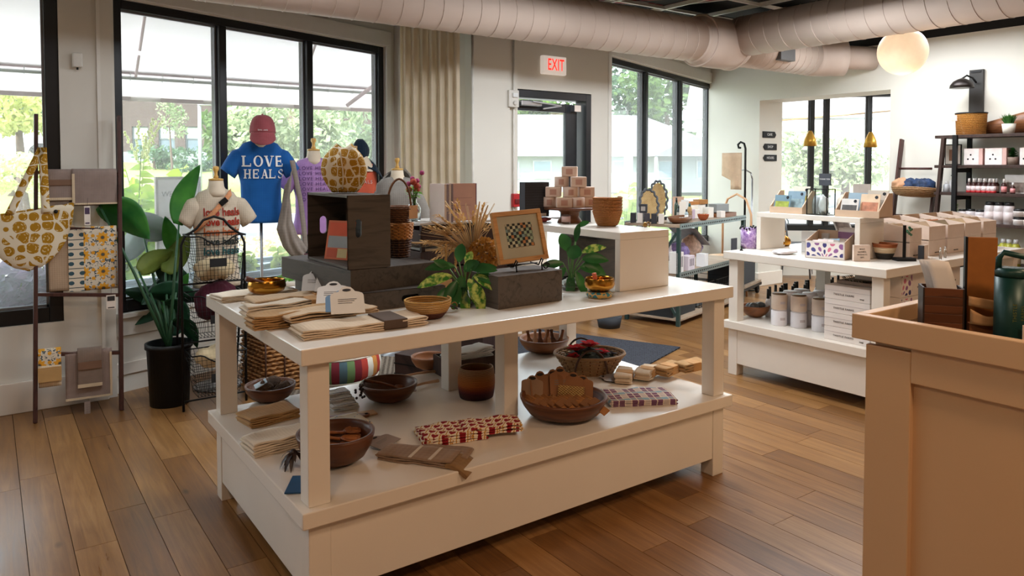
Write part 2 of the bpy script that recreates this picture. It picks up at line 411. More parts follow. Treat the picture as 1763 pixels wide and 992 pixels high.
# --- floor of separate planks
FB = B('oak_plank', .26, 0, .5)
co = FB.world((26, 1.6, 1)); gx, gy, gz = FB.xyz(FB.world())
rn = FB.rand()
cb = FB.n('ShaderNodeCombineXYZ'); FB.l(rn*31, cb.inputs[0]); FB.l(rn*17, cb.inputs[1])
va = FB.n('ShaderNodeVectorMath'); FB.l(co, va.inputs[0]); FB.l(cb.outputs[0], va.inputs[1])
n1 = FB.noise(va.outputs[0], 1.1, 6, .62, 1.2); n2 = FB.noise(FB.world((2.4, 1.1, 1)), 2.2, 4, .55)
kn = FB.voro(FB.world((3.2, 1.5, 1)), 1.15)
tone = n1*.55+n2*.25+rn*.22
c_ = FB.ramp(tone, [(.25, '5c3c22'), (.48, '835b33'), (.62, '9b7143'), (.8, 'b38c5c')])
c2_ = FB.mix((kn*-14+1.0)._m('MINIMUM', .85).mx(0.0), c_, '3a2413')
FB.col(c2_)
FB.l(n1*.16+n2*.14+.17, FB.p.inputs['Roughness']); FB.bump(n1+n2*.5, .06, .004)
OAK = FB.m
floor = struct('floor', MB().box(-3.3, -3.4, -.12, 11.2, 5.6, -.014).prism([(3, 5.6), (8.4, 5.6), (9.5, 5.6), (8.4, 6.6), (8, 6.6), (5.1, 5.6), (2.9, 6.25)], -.12, -.014), plain('floor_gap', '2a1a0e', .8))
def inview(x, y, m=40):
    v = Vector((x, y, 0))-EYE; d = v.dot(FW)
    if d < .4: return False
    px = CXP+FPX*v.dot(RT)/d; py = PYP-FPX*v.dot(UP)/d
    return -m < px < 1763+m and py < 992+260
PW = .150; rest = MB(); cand = []
ix = 0; x = -3.2
while x < 11.2:
    y = -3.3-random.random()*1.2; ymax = 6.55
    while y < ymax:
        L = random.uniform(.75, 1.9); a, b_ = max(y, -3.35), min(y+L, ymax)
        if b_-a > .05:
            yy = [a, (a+b_)/2, b_]
            vis = any(inview(xx, q) for q in yy for xx in (x, x+PW))
            dmin = min((Vector((x, q, 0))-EYE).length for q in yy)
            cand.append((not vis, dmin, x, a, b_))
        y += L
    x += PW
cand.sort()
for k, (nv, d_, x, a, b_) in enumerate(cand):
    if not nv and k < 300:
        m_ = MB(); c = (x+PW/2, (a+b_)/2)
        m_.box(-PW/2+.0013, -(b_-a)/2+.001, -.014, PW/2-.0013, (b_-a)/2-.001, 0)
        O('plank', m_, OAK, floor, loc=(c[0], c[1], 0))
    else: rest.box(x+.0013, a+.001, -.014, x+PW-.0013, b_-.001, 0)
O('far_planks', rest, OAK, floor, kind='stuff')
# --- back room seen through the opening: its glazing runs diagonally across the far corner
AB = Vector((8.36, 6.56)); BB = Vector((11.1, 4.25)); azb = math.atan2(BB.y-AB.y, BB.x-AB.x); LB = (BB-AB).length
seg_wall('wall_back_room', AB, BB, 0, ZT, .15, WALL, [(.25, 3.3, .62, 2.52)])
struct('wall_back_room_side', box(11.0, 1.4, 0, 11.15, 4.25, ZT), WALL)
struct('wall_back_room_right', box(8.3, 1.3, 0, 11.2, 1.4, ZT), WALL)
struct('ceiling_back_room', MB().prism([(8.32, 1.3), (11.2, 1.3), (11.2, 4.3), (8.4, 6.65), (8.32, 6.65)], 2.56, 2.7), plain('back_room_ceiling', 'e5e3dd', .8))
_my = [on_line(p_, AB, azb)-.25 for p_ in (1397, 1423, 1496)]
window_unit('window_4', (AB.x+math.cos(azb)*.25, AB.y+math.sin(azb)*.25), azb, 3.05, .62, 2.52, _my, fw=.06, yo=.0)

# ================================================================== DOOR
def door():
    o = struct('door_1', MB().box(3.80, 5.46, 0, 3.88, 5.58, 2.20).box(4.75, 5.42, 0, 4.815, 5.58, 2.20).box(3.88, 5.42, 2.13, 4.75, 5.58, 2.20), plain('door_frame', '26282c', .35, .3), bevel=.004)
    dm = plain('door_leaf', '2f3338', .35, .4)
    lf = O('door_leaf', MB().box(3.87, 5.50, .02, 3.95, 5.545, 2.10).box(4.56, 5.50, .02, 4.70, 5.545, 2.10).box(3.95, 5.50, 2.02, 4.56, 5.545, 2.10).box(3.95, 5.50, .02, 4.56, 5.545, .27), dm, o, .004)
    O('pane', box(3.95, 5.52, .27, 4.56, 5.526, 2.02), GLASS, lf)
    hm = plain('brushed_steel', 'b9babd', .3, .9)
    O('door_closer', MB().box(3.98, 5.43, 2.06, 4.22, 5.49, 2.11), hm, o, .008)
    O('closer_arm', MB().bar((4.1, 5.42, 2.10), (4.42, 5.40, 2.07), .02, .012).bar((4.42, 5.40, 2.07), (4.25, 5.46, 2.04), .02, .012).box(4.62, 5.44, 2.03, 4.70, 5.50, 2.09), hm, o)
    O('push_bar', MB().bar((3.95, 5.45, 1.0), (4.6, 5.45, 1.0), .03, .05).box(4.55, 5.45, .96, 4.6, 5.5, 1.04).box(3.93, 5.45, .96, 3.98, 5.5, 1.04), hm, o, .004)
door()
# --- column furniture: conduits, alarm box, fire pull, thermostat
PIPE = plain('white_pipe', 'd9d6ce', .5)
c = O('wall_conduit', MB().tube([(3.83, 5.345, .3), (3.83, 5.345, 2.8)], .009), PIPE); tag(c, 'thin white conduit running up the wall beside the exit door', 'conduit')
c = O('corner_pipe', MB().tube([(3.37, 5.30, 0), (3.37, 5.30, 2.8)], .012), PIPE); tag(c, 'thin white pipe running down between cream curtain and column', 'pipe')
t = thing('alarm_strobe', 'white wall alarm box left of the exit door, under the large duct', 'alarm', (3.80, 5.335, 1.98+.12))
O('case', box(-.055, -.04, -.075, .055, .01, .075), PIPE, t, .006); O('strobe_lens', box(-.02, -.055, .01, .035, -.04, .05), plain('strobe_lens', 'e9ecec', .15), t, .004); O('sounder', MB().T((.01, -.042, -.04), 0, PI/2).lathe([(.022, 0), (.018, .012), (.004, .012)], 16), PIPE, t)
t = thing('fire_alarm_pull', 'red fire alarm pull box on the wall left of the door glass', 'fire alarm', (3.845, 5.345, 1.2))
RED = plain('alarm_red', 'b3262b', .35)
O('case', box(-.035, -.03, -.06, .035, .012, .06), RED, t, .006); O('pull_handle', box(-.025, -.042, -.03, .025, -.03, .012), plain('alarm_dark', '6b1217', .4), t, .003)
t = thing('wall_sensor', 'small white wall sensor on the pier between the two left windows', 'sensor', (.478, 5.345, 2.17))
O('case', box(-.028, -.02, -.05, .028, .02, .04), PIPE, t, .008); O('foot', MB().tube([(0, 0, -.065), (0, 0, -.05)], .006), BLACK, t)
t = thing('light_switch', 'double white switch plate above the hung beige towels', 'switch', (.50, 5.362, 1.37))
O('plate', box(-.055, -.004, -.06, .055, .006, .06), TR, t, .003)
for s_ in (-.022, .022): O('toggle', box(s_-.006, -.016, -.012, s_+.006, -.002, .012), TR, t)
# --- EXIT sign
t = thing('exit_sign', 'white illuminated EXIT sign with red letters above the glass door', 'sign', (4.32, 5.395, 2.44))
O('housing', box(-.14, -.025, -.085, .14, .02, .085), plain('exit_housing', 'e8e2da', .4, emit=('fff0e4', .25)), t, .008)
lettering('EXIT', .15, plain('exit_red', 'ff2b20', .4, emit=('ff2a1c', 1.0)), t, (.012, -.027, 0), XZ, bold=.0015, sx=.60, spacing=1.08)

# ================================================================== DUCTS
DUCT = plain('duct_paint', 'cbb8ab', .55, 0, var=.04, scale=2)
ducts = thing('air_duct', 'pale painted spiral air duct with a tee, running under the black ceiling', 'duct', (0, 0, 0))
def spiral_duct(p0, p1, r, pitch=.155):
    p0 = Vector(p0); p1 = Vector(p1); L = (p1-p0).length; R = Matrix.Translation(p0) @ (p1-p0).to_track_quat('Z', 'X').to_matrix().to_4x4()
    m1 = MB(); m1.m = R; m1.lathe([(r, 0), (r, L)], 64); o = O('duct_pipe', m1, DUCT, ducts)
    mb = MB(); mb.m = R; n = int(L/pitch*24); mb.tube([(math.cos(2*PI*k/24)*(r+.001), math.sin(2*PI*k/24)*(r+.001), pitch*k/24+.03) for k in range(n-8)], .0034, 5)
    O('spiral_seam', mb, DUCT, o); return o
spiral_duct((-2.9, 4.64, 2.68), (5.42, 4.64, 2.68), .2)
R = Matrix.Translation((5.42, 4.64, 2.68)) @ Euler((0, PI/2, 0)).to_matrix().to_4x4()
mb = MB(); mb.m = R; mb.lathe([(.2, -.05), (.206, -.02), (.206, 0), (.235, .04), (.24, .28), (.235, .50), (.206, .55), (.206, .58), (.2, .6)], 64); tee = O('duct_tee', mb, DUCT, ducts)
for z in (.04, .50):
    mb = MB(); mb.m = R; mb.lathe([(.238, z-.01), (.246, z), (.238, z+.01)], 48); O('seam_ring', mb, DUCT, tee)
spiral_duct((5.95, 4.64, 2.68), (7.25, 4.64, 2.68), .195, .11)
O('side_grille', box(6.42, 4.42, 2.56, 6.66, 4.50, 2.68), plain('grille_dark', '5b5856', .5), ducts, .004)
O('duct_elbow', MB().tube([(7.22, 4.64, 2.68), (7.32, 4.63, 2.68), (7.42, 4.58, 2.68), (7.5, 4.5, 2.68), (7.57, 4.44, 2.68)], .2, 40), DUCT, ducts)
O('wall_sleeve', MB().tube([(7.54, 4.44, 2.68), (7.845, 4.26, 2.67)], .125, 32), DUCT, ducts)
spiral_duct((5.9, 4.50, 2.74), (5.9, -2.6, 2.74), .19)
O('end_cap', MB().T((5.9, 4.50, 2.74), 0, -PI/2).lathe([(.19, 0), (.185, .03), (.15, .05), (.01, .05)], 48), DUCT, ducts)

# ================================================================== GLOBE LAMP
t = thing('globe_lamp', 'glowing round white globe pendant lamp near the right wall', 'lamp', (0, 0, 0)); gp = atD(1554, 89, 6.35); t.location = gp
GL = plain('lit_globe', 'cdbca4', .5, emit=('ffdcb4', .5)); O('globe', MB().ball((0, 0, 0), .2, 40, 24), GL, t)
O('cord', MB().tube([(0, 0, .2), (0, 0, 3.1-gp.z)], .004), BLACK, t); O('fitter', MB().lathe([(.03, .19), (.03, .23), (.01, .24)], 16), BLACK, t)
ld = bpy.data.lights.new('globe_light', 'POINT'); ld.energy = 5; ld.color = WARM; ld.shadow_soft_size = .2
lo = bpy.data.objects.new('globe_light', ld); COL.objects.link(lo); lo.location = gp-Vector((0, 0, .26))
# ================================================================== OUTSIDE
def leaf_mat(name, c1, c2, tr=.35, rough=.5, nsc=6):
    if name in MATS: return MATS[name]
    b = B(name, rough, 0, .3); n = b.noise(b.co(), nsc, 3); cc = b.ramp(n, [(.3 if nsc < 20 else .42, c1), (.7 if nsc < 20 else .58, c2)]); b.col(cc)
    t = b.n('ShaderNodeBsdfTranslucent'); b.l(cc, t.inputs[0]); m = b.n('ShaderNodeMixShader'); m.inputs[0].default_value = tr
    out = [n_ for n_ in b.nt.nodes if n_.type == 'OUTPUT_MATERIAL'][0]
    b.l(b.p.outputs[0], m.inputs[1]); b.l(t.outputs[0], m.inputs[2]); b.l(m.outputs[0], out.inputs[0]); MATS[name] = b.m; return b.m
GRASS = plain('lawn_grass', '8d9850', .9, var=.25, scale=1.5); ROAD = plain('pale_asphalt', '6f7278', .9, var=.1)
struct('ground', MB().box(-60, 5.6, -.3, 90, 16, -.08), plain('pale_concrete', '8f8d88', .9))
struct('ground_road', box(-80, 16, -.3, 110, 24, -.06), ROAD)
mb = MB(); mb.sheet(lambda u, v: (-90+220*u, 24+60*v, -.05+2.6*min(1, v*1.6)), 20, 12); o = struct('ground_lawn', mb, GRASS)
def cam_pt(r_, f_, z): p = EYE+RT*r_+Vector((FW.x, FW.y, 0)).normalized()*f_; return Vector((p.x, p.y, z))
AZR = math.atan2(RT.y, RT.x)
# brick building, parallel to the picture, about 45 m away
BRK = B('far_brick', .9); _b = BRK.n('ShaderNodeTexBrick'); BRK.l(BRK.co(rot=(PI/2, 0, 0)), _b.inputs[0]); _b.inputs['Scale'].default_value = 2.5
_b.inputs['Color1'].default_value = rgb('4a3a38'); _b.inputs['Color2'].default_value = rgb('413332'); _b.inputs['Mortar'].default_value = rgb('6f6664'); BRK.col(_b.outputs[0]); BRK = BRK.m
STONE = plain('pale_stone', '7f8689', .9, var=.2, scale=2); WF = plain('window_white', 'b9bdc0', .4); WG = plain('window_dark', '5b6a75', .15)
bp = cam_pt(-36, 45, 0)
t = thing('brick_building', 'low brick building with white framed windows beyond the lawn', 'building', bp, AZR)
mb = MB()
wins = [9.6+1.62*k for k in range(11)]
xs = [0]
z0, z1, zt = 2.4, 3.95, 6.5
mb.box(0, 0, 1.2, 34, 5, z0-.05).box(0, 0, z1, 34, 5, zt)
prev = 0
for x in wins: mb.box(prev, 0, z0-.05, x, 5, z1); prev = x+1.0
mb.box(prev, 0, z0-.05, 34, 5, z1); O('brick_wall', mb, BRK, t)
O('stone_base', box(-.05, -.12, .6, 34.05, 0, z0), STONE, t)
for x in wins:
    f = O('window_frame', MB().box(x, .06, z0, x+.07, .2, z1).box(x+.93, .06, z0, x+1, .2, z1).box(x, .06, z1-.07, x+1, .2, z1).box(x, .06, (z0+z1)/2, x+1, .2, (z0+z1)/2+.07), plain('far_frame', '5d6368', .6), t)
    O('upper_pane', box(x+.07, .12, (z0+z1)/2+.07, x+.93, .16, z1-.07), WF, f); O('lower_pane', box(x+.07, .12, z0, x+.93, .16, (z0+z1)/2), WG, f)
# white house with a grey roof, seen through the door and the right bay
hp = cam_pt(-1.5, 36, 0)
t = thing('white_house', 'low white house with a broad grey hipped roof seen through the exit door', 'house', hp, AZR+math.radians(6))
HW = plain('white_siding', '9fa4a8', .8); RFM = plain('grey_shingle', '727175', .9, var=.15, scale=3)
O('siding', box(0, 0, .2, 13, 7, 2.05), HW, t)
mb = MB(); mb.add([(-.5, -.6, 2.0), (13.5, -.6, 2.0), (13.5, 7.6, 2.0), (-.5, 7.6, 2.0), (2.2, 3.5, 4.3), (9, 3.5, 4.3)], [(0, 1, 5, 4), (1, 2, 5), (2, 3, 4, 5), (3, 0, 4), (3, 2, 1, 0)]); O('roof', mb, RFM, t)
mb = MB(); mb.add([(8.2, -1.4, 2.0), (12.2, -1.4, 2.0), (10.2, -1.4, 3.0), (8.2, 2.5, 2.0), (12.2, 2.5, 2.0), (10.2, 2.5, 3.0)], [(0, 1, 2), (0, 2, 5, 3), (1, 4, 5, 2), (0, 3, 4, 1)]); O('porch_roof', mb, RFM, t)
for x in (8.3, 9.4, 11.0, 12.0): O('porch_post', box(x, -1.35, .1, x+.12, -1.23, 2.0), WF, t)
for x in (1.0, 2.6, 4.6, 6.6, 8.9, 10.9):
    f = O('window_frame', box(x-.06, -.05, .9, x+.86, 0, 1.8), WF, t); O('pane', box(x, -.07, .95, x+.8, -.04, 1.75), plain('house_glass', '8496a6', .2), f)
# trees: leaf clouds
def tree(label, cen, rad, n, leaf, mat, name='tree', trunk=True, group=None, base=0):
    t = thing(name, label, 'tree', (cen[0], cen[1], base), group=group); rg = random.Random(int(cen[0]*13+cen[1]*7)); mb = MB()
    blobs = [(Vector((rg.uniform(-.6, .6)*rad[0], rg.uniform(-.6, .6)*rad[1], cen[2]-base+rg.uniform(-.6, .6)*rad[2])), rg.uniform(.35, .6)) for _ in range(9)]
    for k in range(n):
        c, q = rg.choice(blobs); v = Vector((rg.gauss(0, 1), rg.gauss(0, 1), rg.gauss(0, 1))).normalized()*rg.uniform(.55, 1)
        p = c+Vector((v.x*rad[0]*q, v.y*rad[1]*q, v.z*rad[2]*q)); a = Vector((rg.uniform(-1, 1), rg.uniform(-1, 1), rg.uniform(-1, 1))).normalized(); b_ = a.orthogonal().normalized(); s_ = leaf*rg.uniform(.6, 1.3)
        mb.add([p-a*s_, p+b_*s_*.6, p+a*s_, p-b_*s_*.6], [(0, 1, 2, 3)])
    o = O('foliage', mb, mat, t, kind='stuff')
    if trunk:
        O('trunk', MB().tube([(0, 0, 0), (.05, 0, (cen[2]-base)*.5), (0, .1, cen[2]-base)], [rad[0]*.09, rad[0]*.07, rad[0]*.03], 8), plain('bark', '5b4c40', .9), t)
    return t
G1 = leaf_mat('tree_green', '33502a', '6f8a48'); G2 = leaf_mat('tree_dark', '2c4a38', '5e7d58'); G3 = leaf_mat('tree_yellow', '8f9a45', 'd5d98a'); G4 = leaf_mat('shrub_lime', '74a81a', 'c4dc38', .5)
def ctree(label, px, py, D, rx, rz, n, leaf, mat, **k):
    p = atD(px, py, D); return tree(label, p, (rx, rx, rz), n, leaf, mat, **k)
ctree('young street tree with white blossom in front of the brick building', 292, 205, 24, .55, .75, 500, .06, leaf_mat('tree_blossom', '4f6f40', 'b4bd96'))
ctree('dark evergreen behind the cap of the blue shirt mannequin', 440, 210, 32, 2.4, 2.4, 2200, .2, G1)
ctree('broad pale tree behind the lilac shirt mannequin', 530, 235, 26, 2.8, 2.2, 2500, .15, leaf_mat('tree_pale', '76875f', 'b5bd98'))
ctree('bushy tree behind the black shawl mannequin', 625, 235, 30, 3.0, 2.6, 2200, .18, leaf_mat('tree_mid', '5d7a52', 'a3ae88'))
ctree('tall dark tree past the left end of the lawn', 20, 225, 26, 2.2, 1.5, 2000, .12, G2)
ctree('yellow green tree seen under the awning at far left', 30, 185, 14, 1.3, .55, 1300, .08, G3)
ctree('distant green tree line over the white house roof', 930, 195, 60, 6, 2.4, 2500, .35, G1)
ctree('large dark tree above the house roof in the right bay window', 1085, 170, 52, 4.5, 5.2, 2600, .3, G2)
ctree('leafy tree above the house in the middle pane of the right bay', 1150, 190, 46, 3.6, 3.2, 2200, .28, G1)
ctree('pale tree seen through the back room glazing', 1455, 270, 24, 1.8, 1.3, 2000, .14, leaf_mat('tree_pale', '76875f', 'b5bd98'))
ctree('small tree at the left of the back room glazing', 1375, 290, 28, 1.2, 1.1, 1000, .14, leaf_mat('tree_mid', '', ''))
for lab, px, py, D, r, z, n, l_, m in (
    ('round pale green shrub outside the left window', 40, 300, 10.5, .8, .35, 1500, .05, leaf_mat('shrub_pale', '9fb36b', 'e6e7a8')),
    ('dark shrub at the foot of the brick building, left', 265, 272, 40, 1.6, .8, 700, .12, G2), ('dark shrub at the foot of the brick building, right', 335, 276, 40, 1.4, .7, 700, .12, G2),
    ('flowering shrub outside below the blue shirt', 470, 425, 8.2, .6, .25, 1600, .035, leaf_mat('shrub_flower', 'c9a77a', 'f3efc4', .4))):
    p = atD(px, py, D); tree(lab, p, (r, r, z), n, l_, m, name='shrub', trunk=True)
# lamp post and sign post
def post(name, label, cat, px, D, ztop, r, head=True):
    p = atD(px, 300, D); t = thing(name, label, cat, (p.x, p.y, -.1)); O('pole', MB().tube([(0, 0, 0), (0, 0, ztop)], r, 10), plain('pale_pole', 'a8abad', .5), t)
    if head: O('lamp_head', MB().T((0, 0, ztop), AZR).box(-.05, -.1, -.12, .55, .1, .05), plain('pale_pole', '', .5), t, .03)
    return t
post('street_lamp', 'pale street lamp post on the lawn before the brick building', 'lamp post', 345, 30, 4.2, .07)
post('white_post', 'stout white post in front of the house in the right bay window', 'post', 1082, 16, 2.6, .1, False)
# parked car far left, beyond the lawn
def car(label, px, py, D, rz, colr):
    p = atD(px, py, D); t = thing('car', label, 'car', (p.x, p.y, p.z-.6), rz); m = plain('car_'+colr, colr, .3, .1)
    prof = [(-2.1, .3), (2.1, .3), (2.2, .6), (2.1, .85), (1.2, .95), (.7, 1.4), (-1.1, 1.42), (-1.8, .95), (-2.15, .9)]
    O('body', MB().T((0, -.85, 0), 0, PI/2).prism([(x, z) for x, z in prof], -1.7, 0), m, t, .06)
    O('side_window', MB().T((0, -.86, 0), 0, PI/2).prism([(1.0, .95), (.62, 1.33), (-1.0, 1.34), (-1.5, .97)], -.01, .0), WG, t)
    for x in (-1.3, 1.3): O('wheel', MB().T((x, -.88, .32), 0, PI/2).lathe([(.02, -.02), (.32, -.02), (.32, .18), (.02, .18)], 18), plain('tyre', '1c1c1e', .8), t)
car('white car parked past the lawn seen through the far left window', 12, 250, 22, AZR+.2, 'e6e9ec')
# awning: translucent cloth on a metal frame
AW = B('awning_cloth', .8, 0, .1); AW.col('fbf8f8'); t_ = AW.n('ShaderNodeBsdfTranslucent'); t_.inputs[0].default_value = rgb('fffafa'); m_ = AW.n('ShaderNodeMixShader'); m_.inputs[0].default_value = .62
AW.l(AW.p.outputs[0], m_.inputs[1]); AW.l(t_.outputs[0], m_.inputs[2]); AW.l(m_.outputs[0], [n for n in AW.nt.nodes if n.type == 'OUTPUT_MATERIAL'][0].inputs[0]); AW = AW.m
SEAM = plain('awning_seam', 'c3adb2', .8); PM = plain('awning_pipe', '9aa09b', .4, .5)
aw = thing('awning', 'translucent white fabric awning hanging outside the two left windows', 'awning', (0, 0, 0))
x0, x1 = -4.5, 3.75
O('canopy', MB().sheet(lambda u, v: (x0+(x1-x0)*u, 5.75+1.15*v, 3.3-1.04*v+.03*math.sin(PI*v)), 24, 6, .004), AW, aw)
O('valance', MB().sheet(lambda u, v: (x0+(x1-x0)*u, 6.9+.02*math.sin(u*90)*v, 2.26-.21*v), 120, 3, .004), AW, aw)
O('end_panel', MB().add([(x1, 5.75, 3.3), (x1, 6.9, 2.26), (x1, 6.9, 2.05), (x1, 5.75, 2.7)], [(0, 1, 2, 3)]), AW, aw)
O('hem', box(x0, 6.893, 2.05, x1, 6.90, 2.085), SEAM, aw); O('top_hem', box(x0, 6.87, 2.27, x1, 6.885, 2.31), SEAM, aw)
O('front_pipe', MB().tube([(x0, 6.84, 2.235), (x1, 6.84, 2.235)], .014, 8), PM, aw)
for x in (-3.3, -1.9, -.1, 1.03, 2.43): O('rafter', MB().tube([(x, 5.7, 3.26), (x, 6.84, 2.24)], .011, 6), SEAM, aw)
O('end_arm', MB().tube([(3.6, 5.7, 2.4), (3.2, 6.86, 2.24)], .014, 6), PM, aw); O('end_arm', MB().tube([(2.9, 6.86, 2.1), (3.7, 5.75, 2.95)], .02, 6), SEAM, aw)
for k in range(34):
    x = -4.4+k*.245; O('lacing_ring', MB().T((x, 6.85, 2.245), 0, 0, PI/2).tube([(.032*math.cos(a), .032*math.sin(a), 0) for a in [i*PI/5 for i in range(10)]], .0022, 4, True), PM, aw)
# second awning outside the back room
aw = thing('awning', 'pale awning seen through the back room glazing', 'awning', (0, 0, 0)); dx, dy = math.cos(azb), math.sin(azb)
fa = lambda t_, n_, z: (AB.x+dx*t_-dy*n_, AB.y+dy*t_+dx*n_, z)
O('canopy', MB().sheet(lambda u, v: fa(-.4+4.4*u, .3+1.1*v, 3.2-.95*v), 12, 4, .004), AW, aw)
O('valance', MB().sheet(lambda u, v: fa(-.4+4.4*u, 1.4, 2.25-.2*v), 12, 2, .004), AW, aw); O('front_pipe', MB().tube([fa(-.4, 1.36, 2.24), fa(4, 1.36, 2.24)], .018, 8), PM, aw); O('hem', MB().bar(fa(-.4, 1.38, 2.31), fa(4, 1.38, 2.31), .004, .03), SEAM, aw)
O('support_arm', MB().tube([fa(.9, 1.3, 2.2), fa(2.6, .2, 2.3)], .012, 6), plain('brass_arm', 'b08a4f', .4, .5), aw)
# planters with lime plants right outside the bay window
def spiky(name, label, base, h, n, mat, w_=.12, spikes=0, cat='plant', rg=random.Random(3), group=None):
    t = thing(name, label, cat, base, group=group); mb = MB(); st = MB()
    for k in range(n):
        a = rg.uniform(0, 2*PI); lean = rg.uniform(.05, .3); hh = h*rg.uniform(.55, 1); top = Vector((math.cos(a)*lean*hh, math.sin(a)*lean*hh, hh))
        st.tube([(0, 0, 0), top*.5+Vector((0, 0, .03)), top], [.006, .005, .003], 5)
        for j in range(16):
            q = .2+.8*j/16; b_ = rg.uniform(0, 2*PI); mb.leaf(top*q, (math.cos(b_), math.sin(b_), .35), w_*rg.uniform(.8, 1.5), w_*.85, up=-FW+Vector((rg.uniform(-.5, .5), rg.uniform(-.5, .5), .7)), curl=.5, n=3)
    O('leaves', mb, mat, t, kind='stuff'); O('stems', st, plain('green_stem', '5f7d2a', .6), t, kind='stuff')
    if spikes:
        sp = MB()
        for k in range(spikes):
            a = rg.uniform(0, 2*PI); b_ = Vector((math.cos(a)*.1, math.sin(a)*.1, h*.9)); tp = b_+Vector((math.cos(a)*.14, math.sin(a)*.14, .33)); n_ = 16
            for j in range(n_):
                c = b_.lerp(tp, j/n_); sp.ball(c+Vector((rg.uniform(-.01, .01), rg.uniform(-.01, .01), 0)), .013, 5, 4)
        O('flower_spikes', sp, leaf_mat('pale_flower', 'd8dfa0', 'eef0c8'), t, kind='stuff')
    return t
def outp(px, py, D): p = atD(px, py, D); return (p.x, p.y, p.z)
for k, (px, D, z0_, h, lab, n, sp) in enumerate([(232, 6.1, .45, 1.25, 'tall lime green plant with pale flower spikes outside the bay window, left', 8, 5), (268, 6.5, .45, 1.15, 'bushy lime green plant outside, right of the spiked one', 8, 3), (296, 6.2, .45, .75, 'low lime plant in the planter below the welcome board', 7, 0), (212, 6.0, .4, .8, 'leafy lime plant outside at the left edge of the bay window', 7, 0)]):
    p = outp(px, 430, D); spiky('lime_plant', lab, (p[0], p[1], z0_), h, n, G4, .13, sp)
for k, (px, D, h, lab) in enumerate([(1068, 9.6, 1.45, 'leafy yellow green plant outside the left pane of the right bay'), (1082, 9.9, 1.7, 'taller leafy plant outside the left pane of the right bay'), (1140, 10.6, 1.4, 'leafy plant outside the middle pane of the right bay'), (1215, 12.5, 1.3, 'leafy plant outside the corner of the right bay')]):
    p = outp(px, 400, D); spiky('garden_plant', lab, (p[0], p[1], -.08), h, 8, leaf_mat('garden_leaf', 'a6c455', 'e0eb9a', .5), .16)
PL = plain('blue_planter', '8ea3b2', .6, var=.08)
def planter(label, a, b_, wd, z0_, z1_):
    a = Vector((*a, 0)); b_ = Vector((*b_, 0)); L = (b_-a).length; t = thing('planter', label, 'planter', (a.x, a.y, z0_), math.atan2(b_.y-a.y, b_.x-a.x))
    h = z1_-z0_; O('trough', MB().box(0, 0, 0, L, wd, .04).box(0, 0, .04, L, .03, h).box(0, wd-.03, .04, L, wd, h).box(0, .03, .04, .03, wd-.03, h).box(L-.03, .03, .04, L, wd-.03, h), PL, t, .01)
    O('rim', MB().box(-.02, -.02, h, L+.02, .03, h+.03).box(-.02, wd-.03, h, L+.02, wd+.02, h+.03), PL, t, .006); O('soil', box(.03, .03, h-.1, L-.03, wd-.03, h-.04), plain('soil', '3d2e22', .95), t, kind='stuff'); return t
_n = Vector((-math.sin(az2), math.cos(az2))); q0 = A2+_n*.25; q1 = A2+_n*.25+Vector((math.cos(az2), math.sin(az2)))*2.4
planter('pale blue planter trough outside the bay window', q0, q1, .35, .1, .62)
planter('second blue planter trough further out, below the blue shirt', (1.6, 6.9), (4.2, 7.8), .4, -.08, .55)
planter('blue planter trough outside the far left window', (-2.3, 5.62), (.45, 5.62), .3, .1, .58)
for k, px in enumerate((8, 30, 52, 74, 96)):
    p = atY(px, 520, 5.78); spiky('purple_plant', 'purple and green plant outside the far left window, %s from the left' % ORD[k], (p.x, p.y, .52), .36, 6, leaf_mat('purple_leaf', '6c5f86' if k % 2 else '6d7f86', 'b79cc4', .3), .1, group='plants in the far left planter')
for k, px in enumerate((395, 425, 445, 500, 520)):
    d = on_line(px, q0, az2); p = q0+Vector((math.cos(az2), math.sin(az2)))*d+_n*.17; spiky('planter_plant', 'small leafy plant in the bay window planter, %s from the left' % ORD[k], (p.x, p.y, .56), .24, 5, leaf_mat('garden_leaf', '', ''), .07, group='small plants in the bay planter')
# welcome board
p = atD(309, 480, 5.95); t = thing('welcome_board', 'upright white board lettered WELCOME outside, behind the tall leaves', 'sign', (p.x, p.y, .1), az2)
O('board', box(-.17, -.01, .2, .17, .01, 1.30), plain('sign_board', 'cfc8c4', .6), t, .004); O('board_frame', MB().box(-.19, -.012, .18, -.17, .012, 1.32).box(.17, -.012, .18, .19, .012, 1.32).box(-.17, -.012, 1.30, .17, .012, 1.32), plain('sign_frame', '9b938d', .6), t)
for x in (-.15, .15): O('stake', box(x-.01, -.008, -.15, x+.01, .008, .2), BLACK, t)
IK = plain('sign_ink', '8b8583', .8); lettering('WELCOME', .062, IK, t, (0, -.0115, 1.18), XZ, sx=.95); lettering('TO THE', .042, IK, t, (0, -.0115, 1.09), XZ); O('rule_line', box(-.1, -.0125, .99, .1, -.0105, .993), plain('sign_rule', 'a05a50', .8), t)
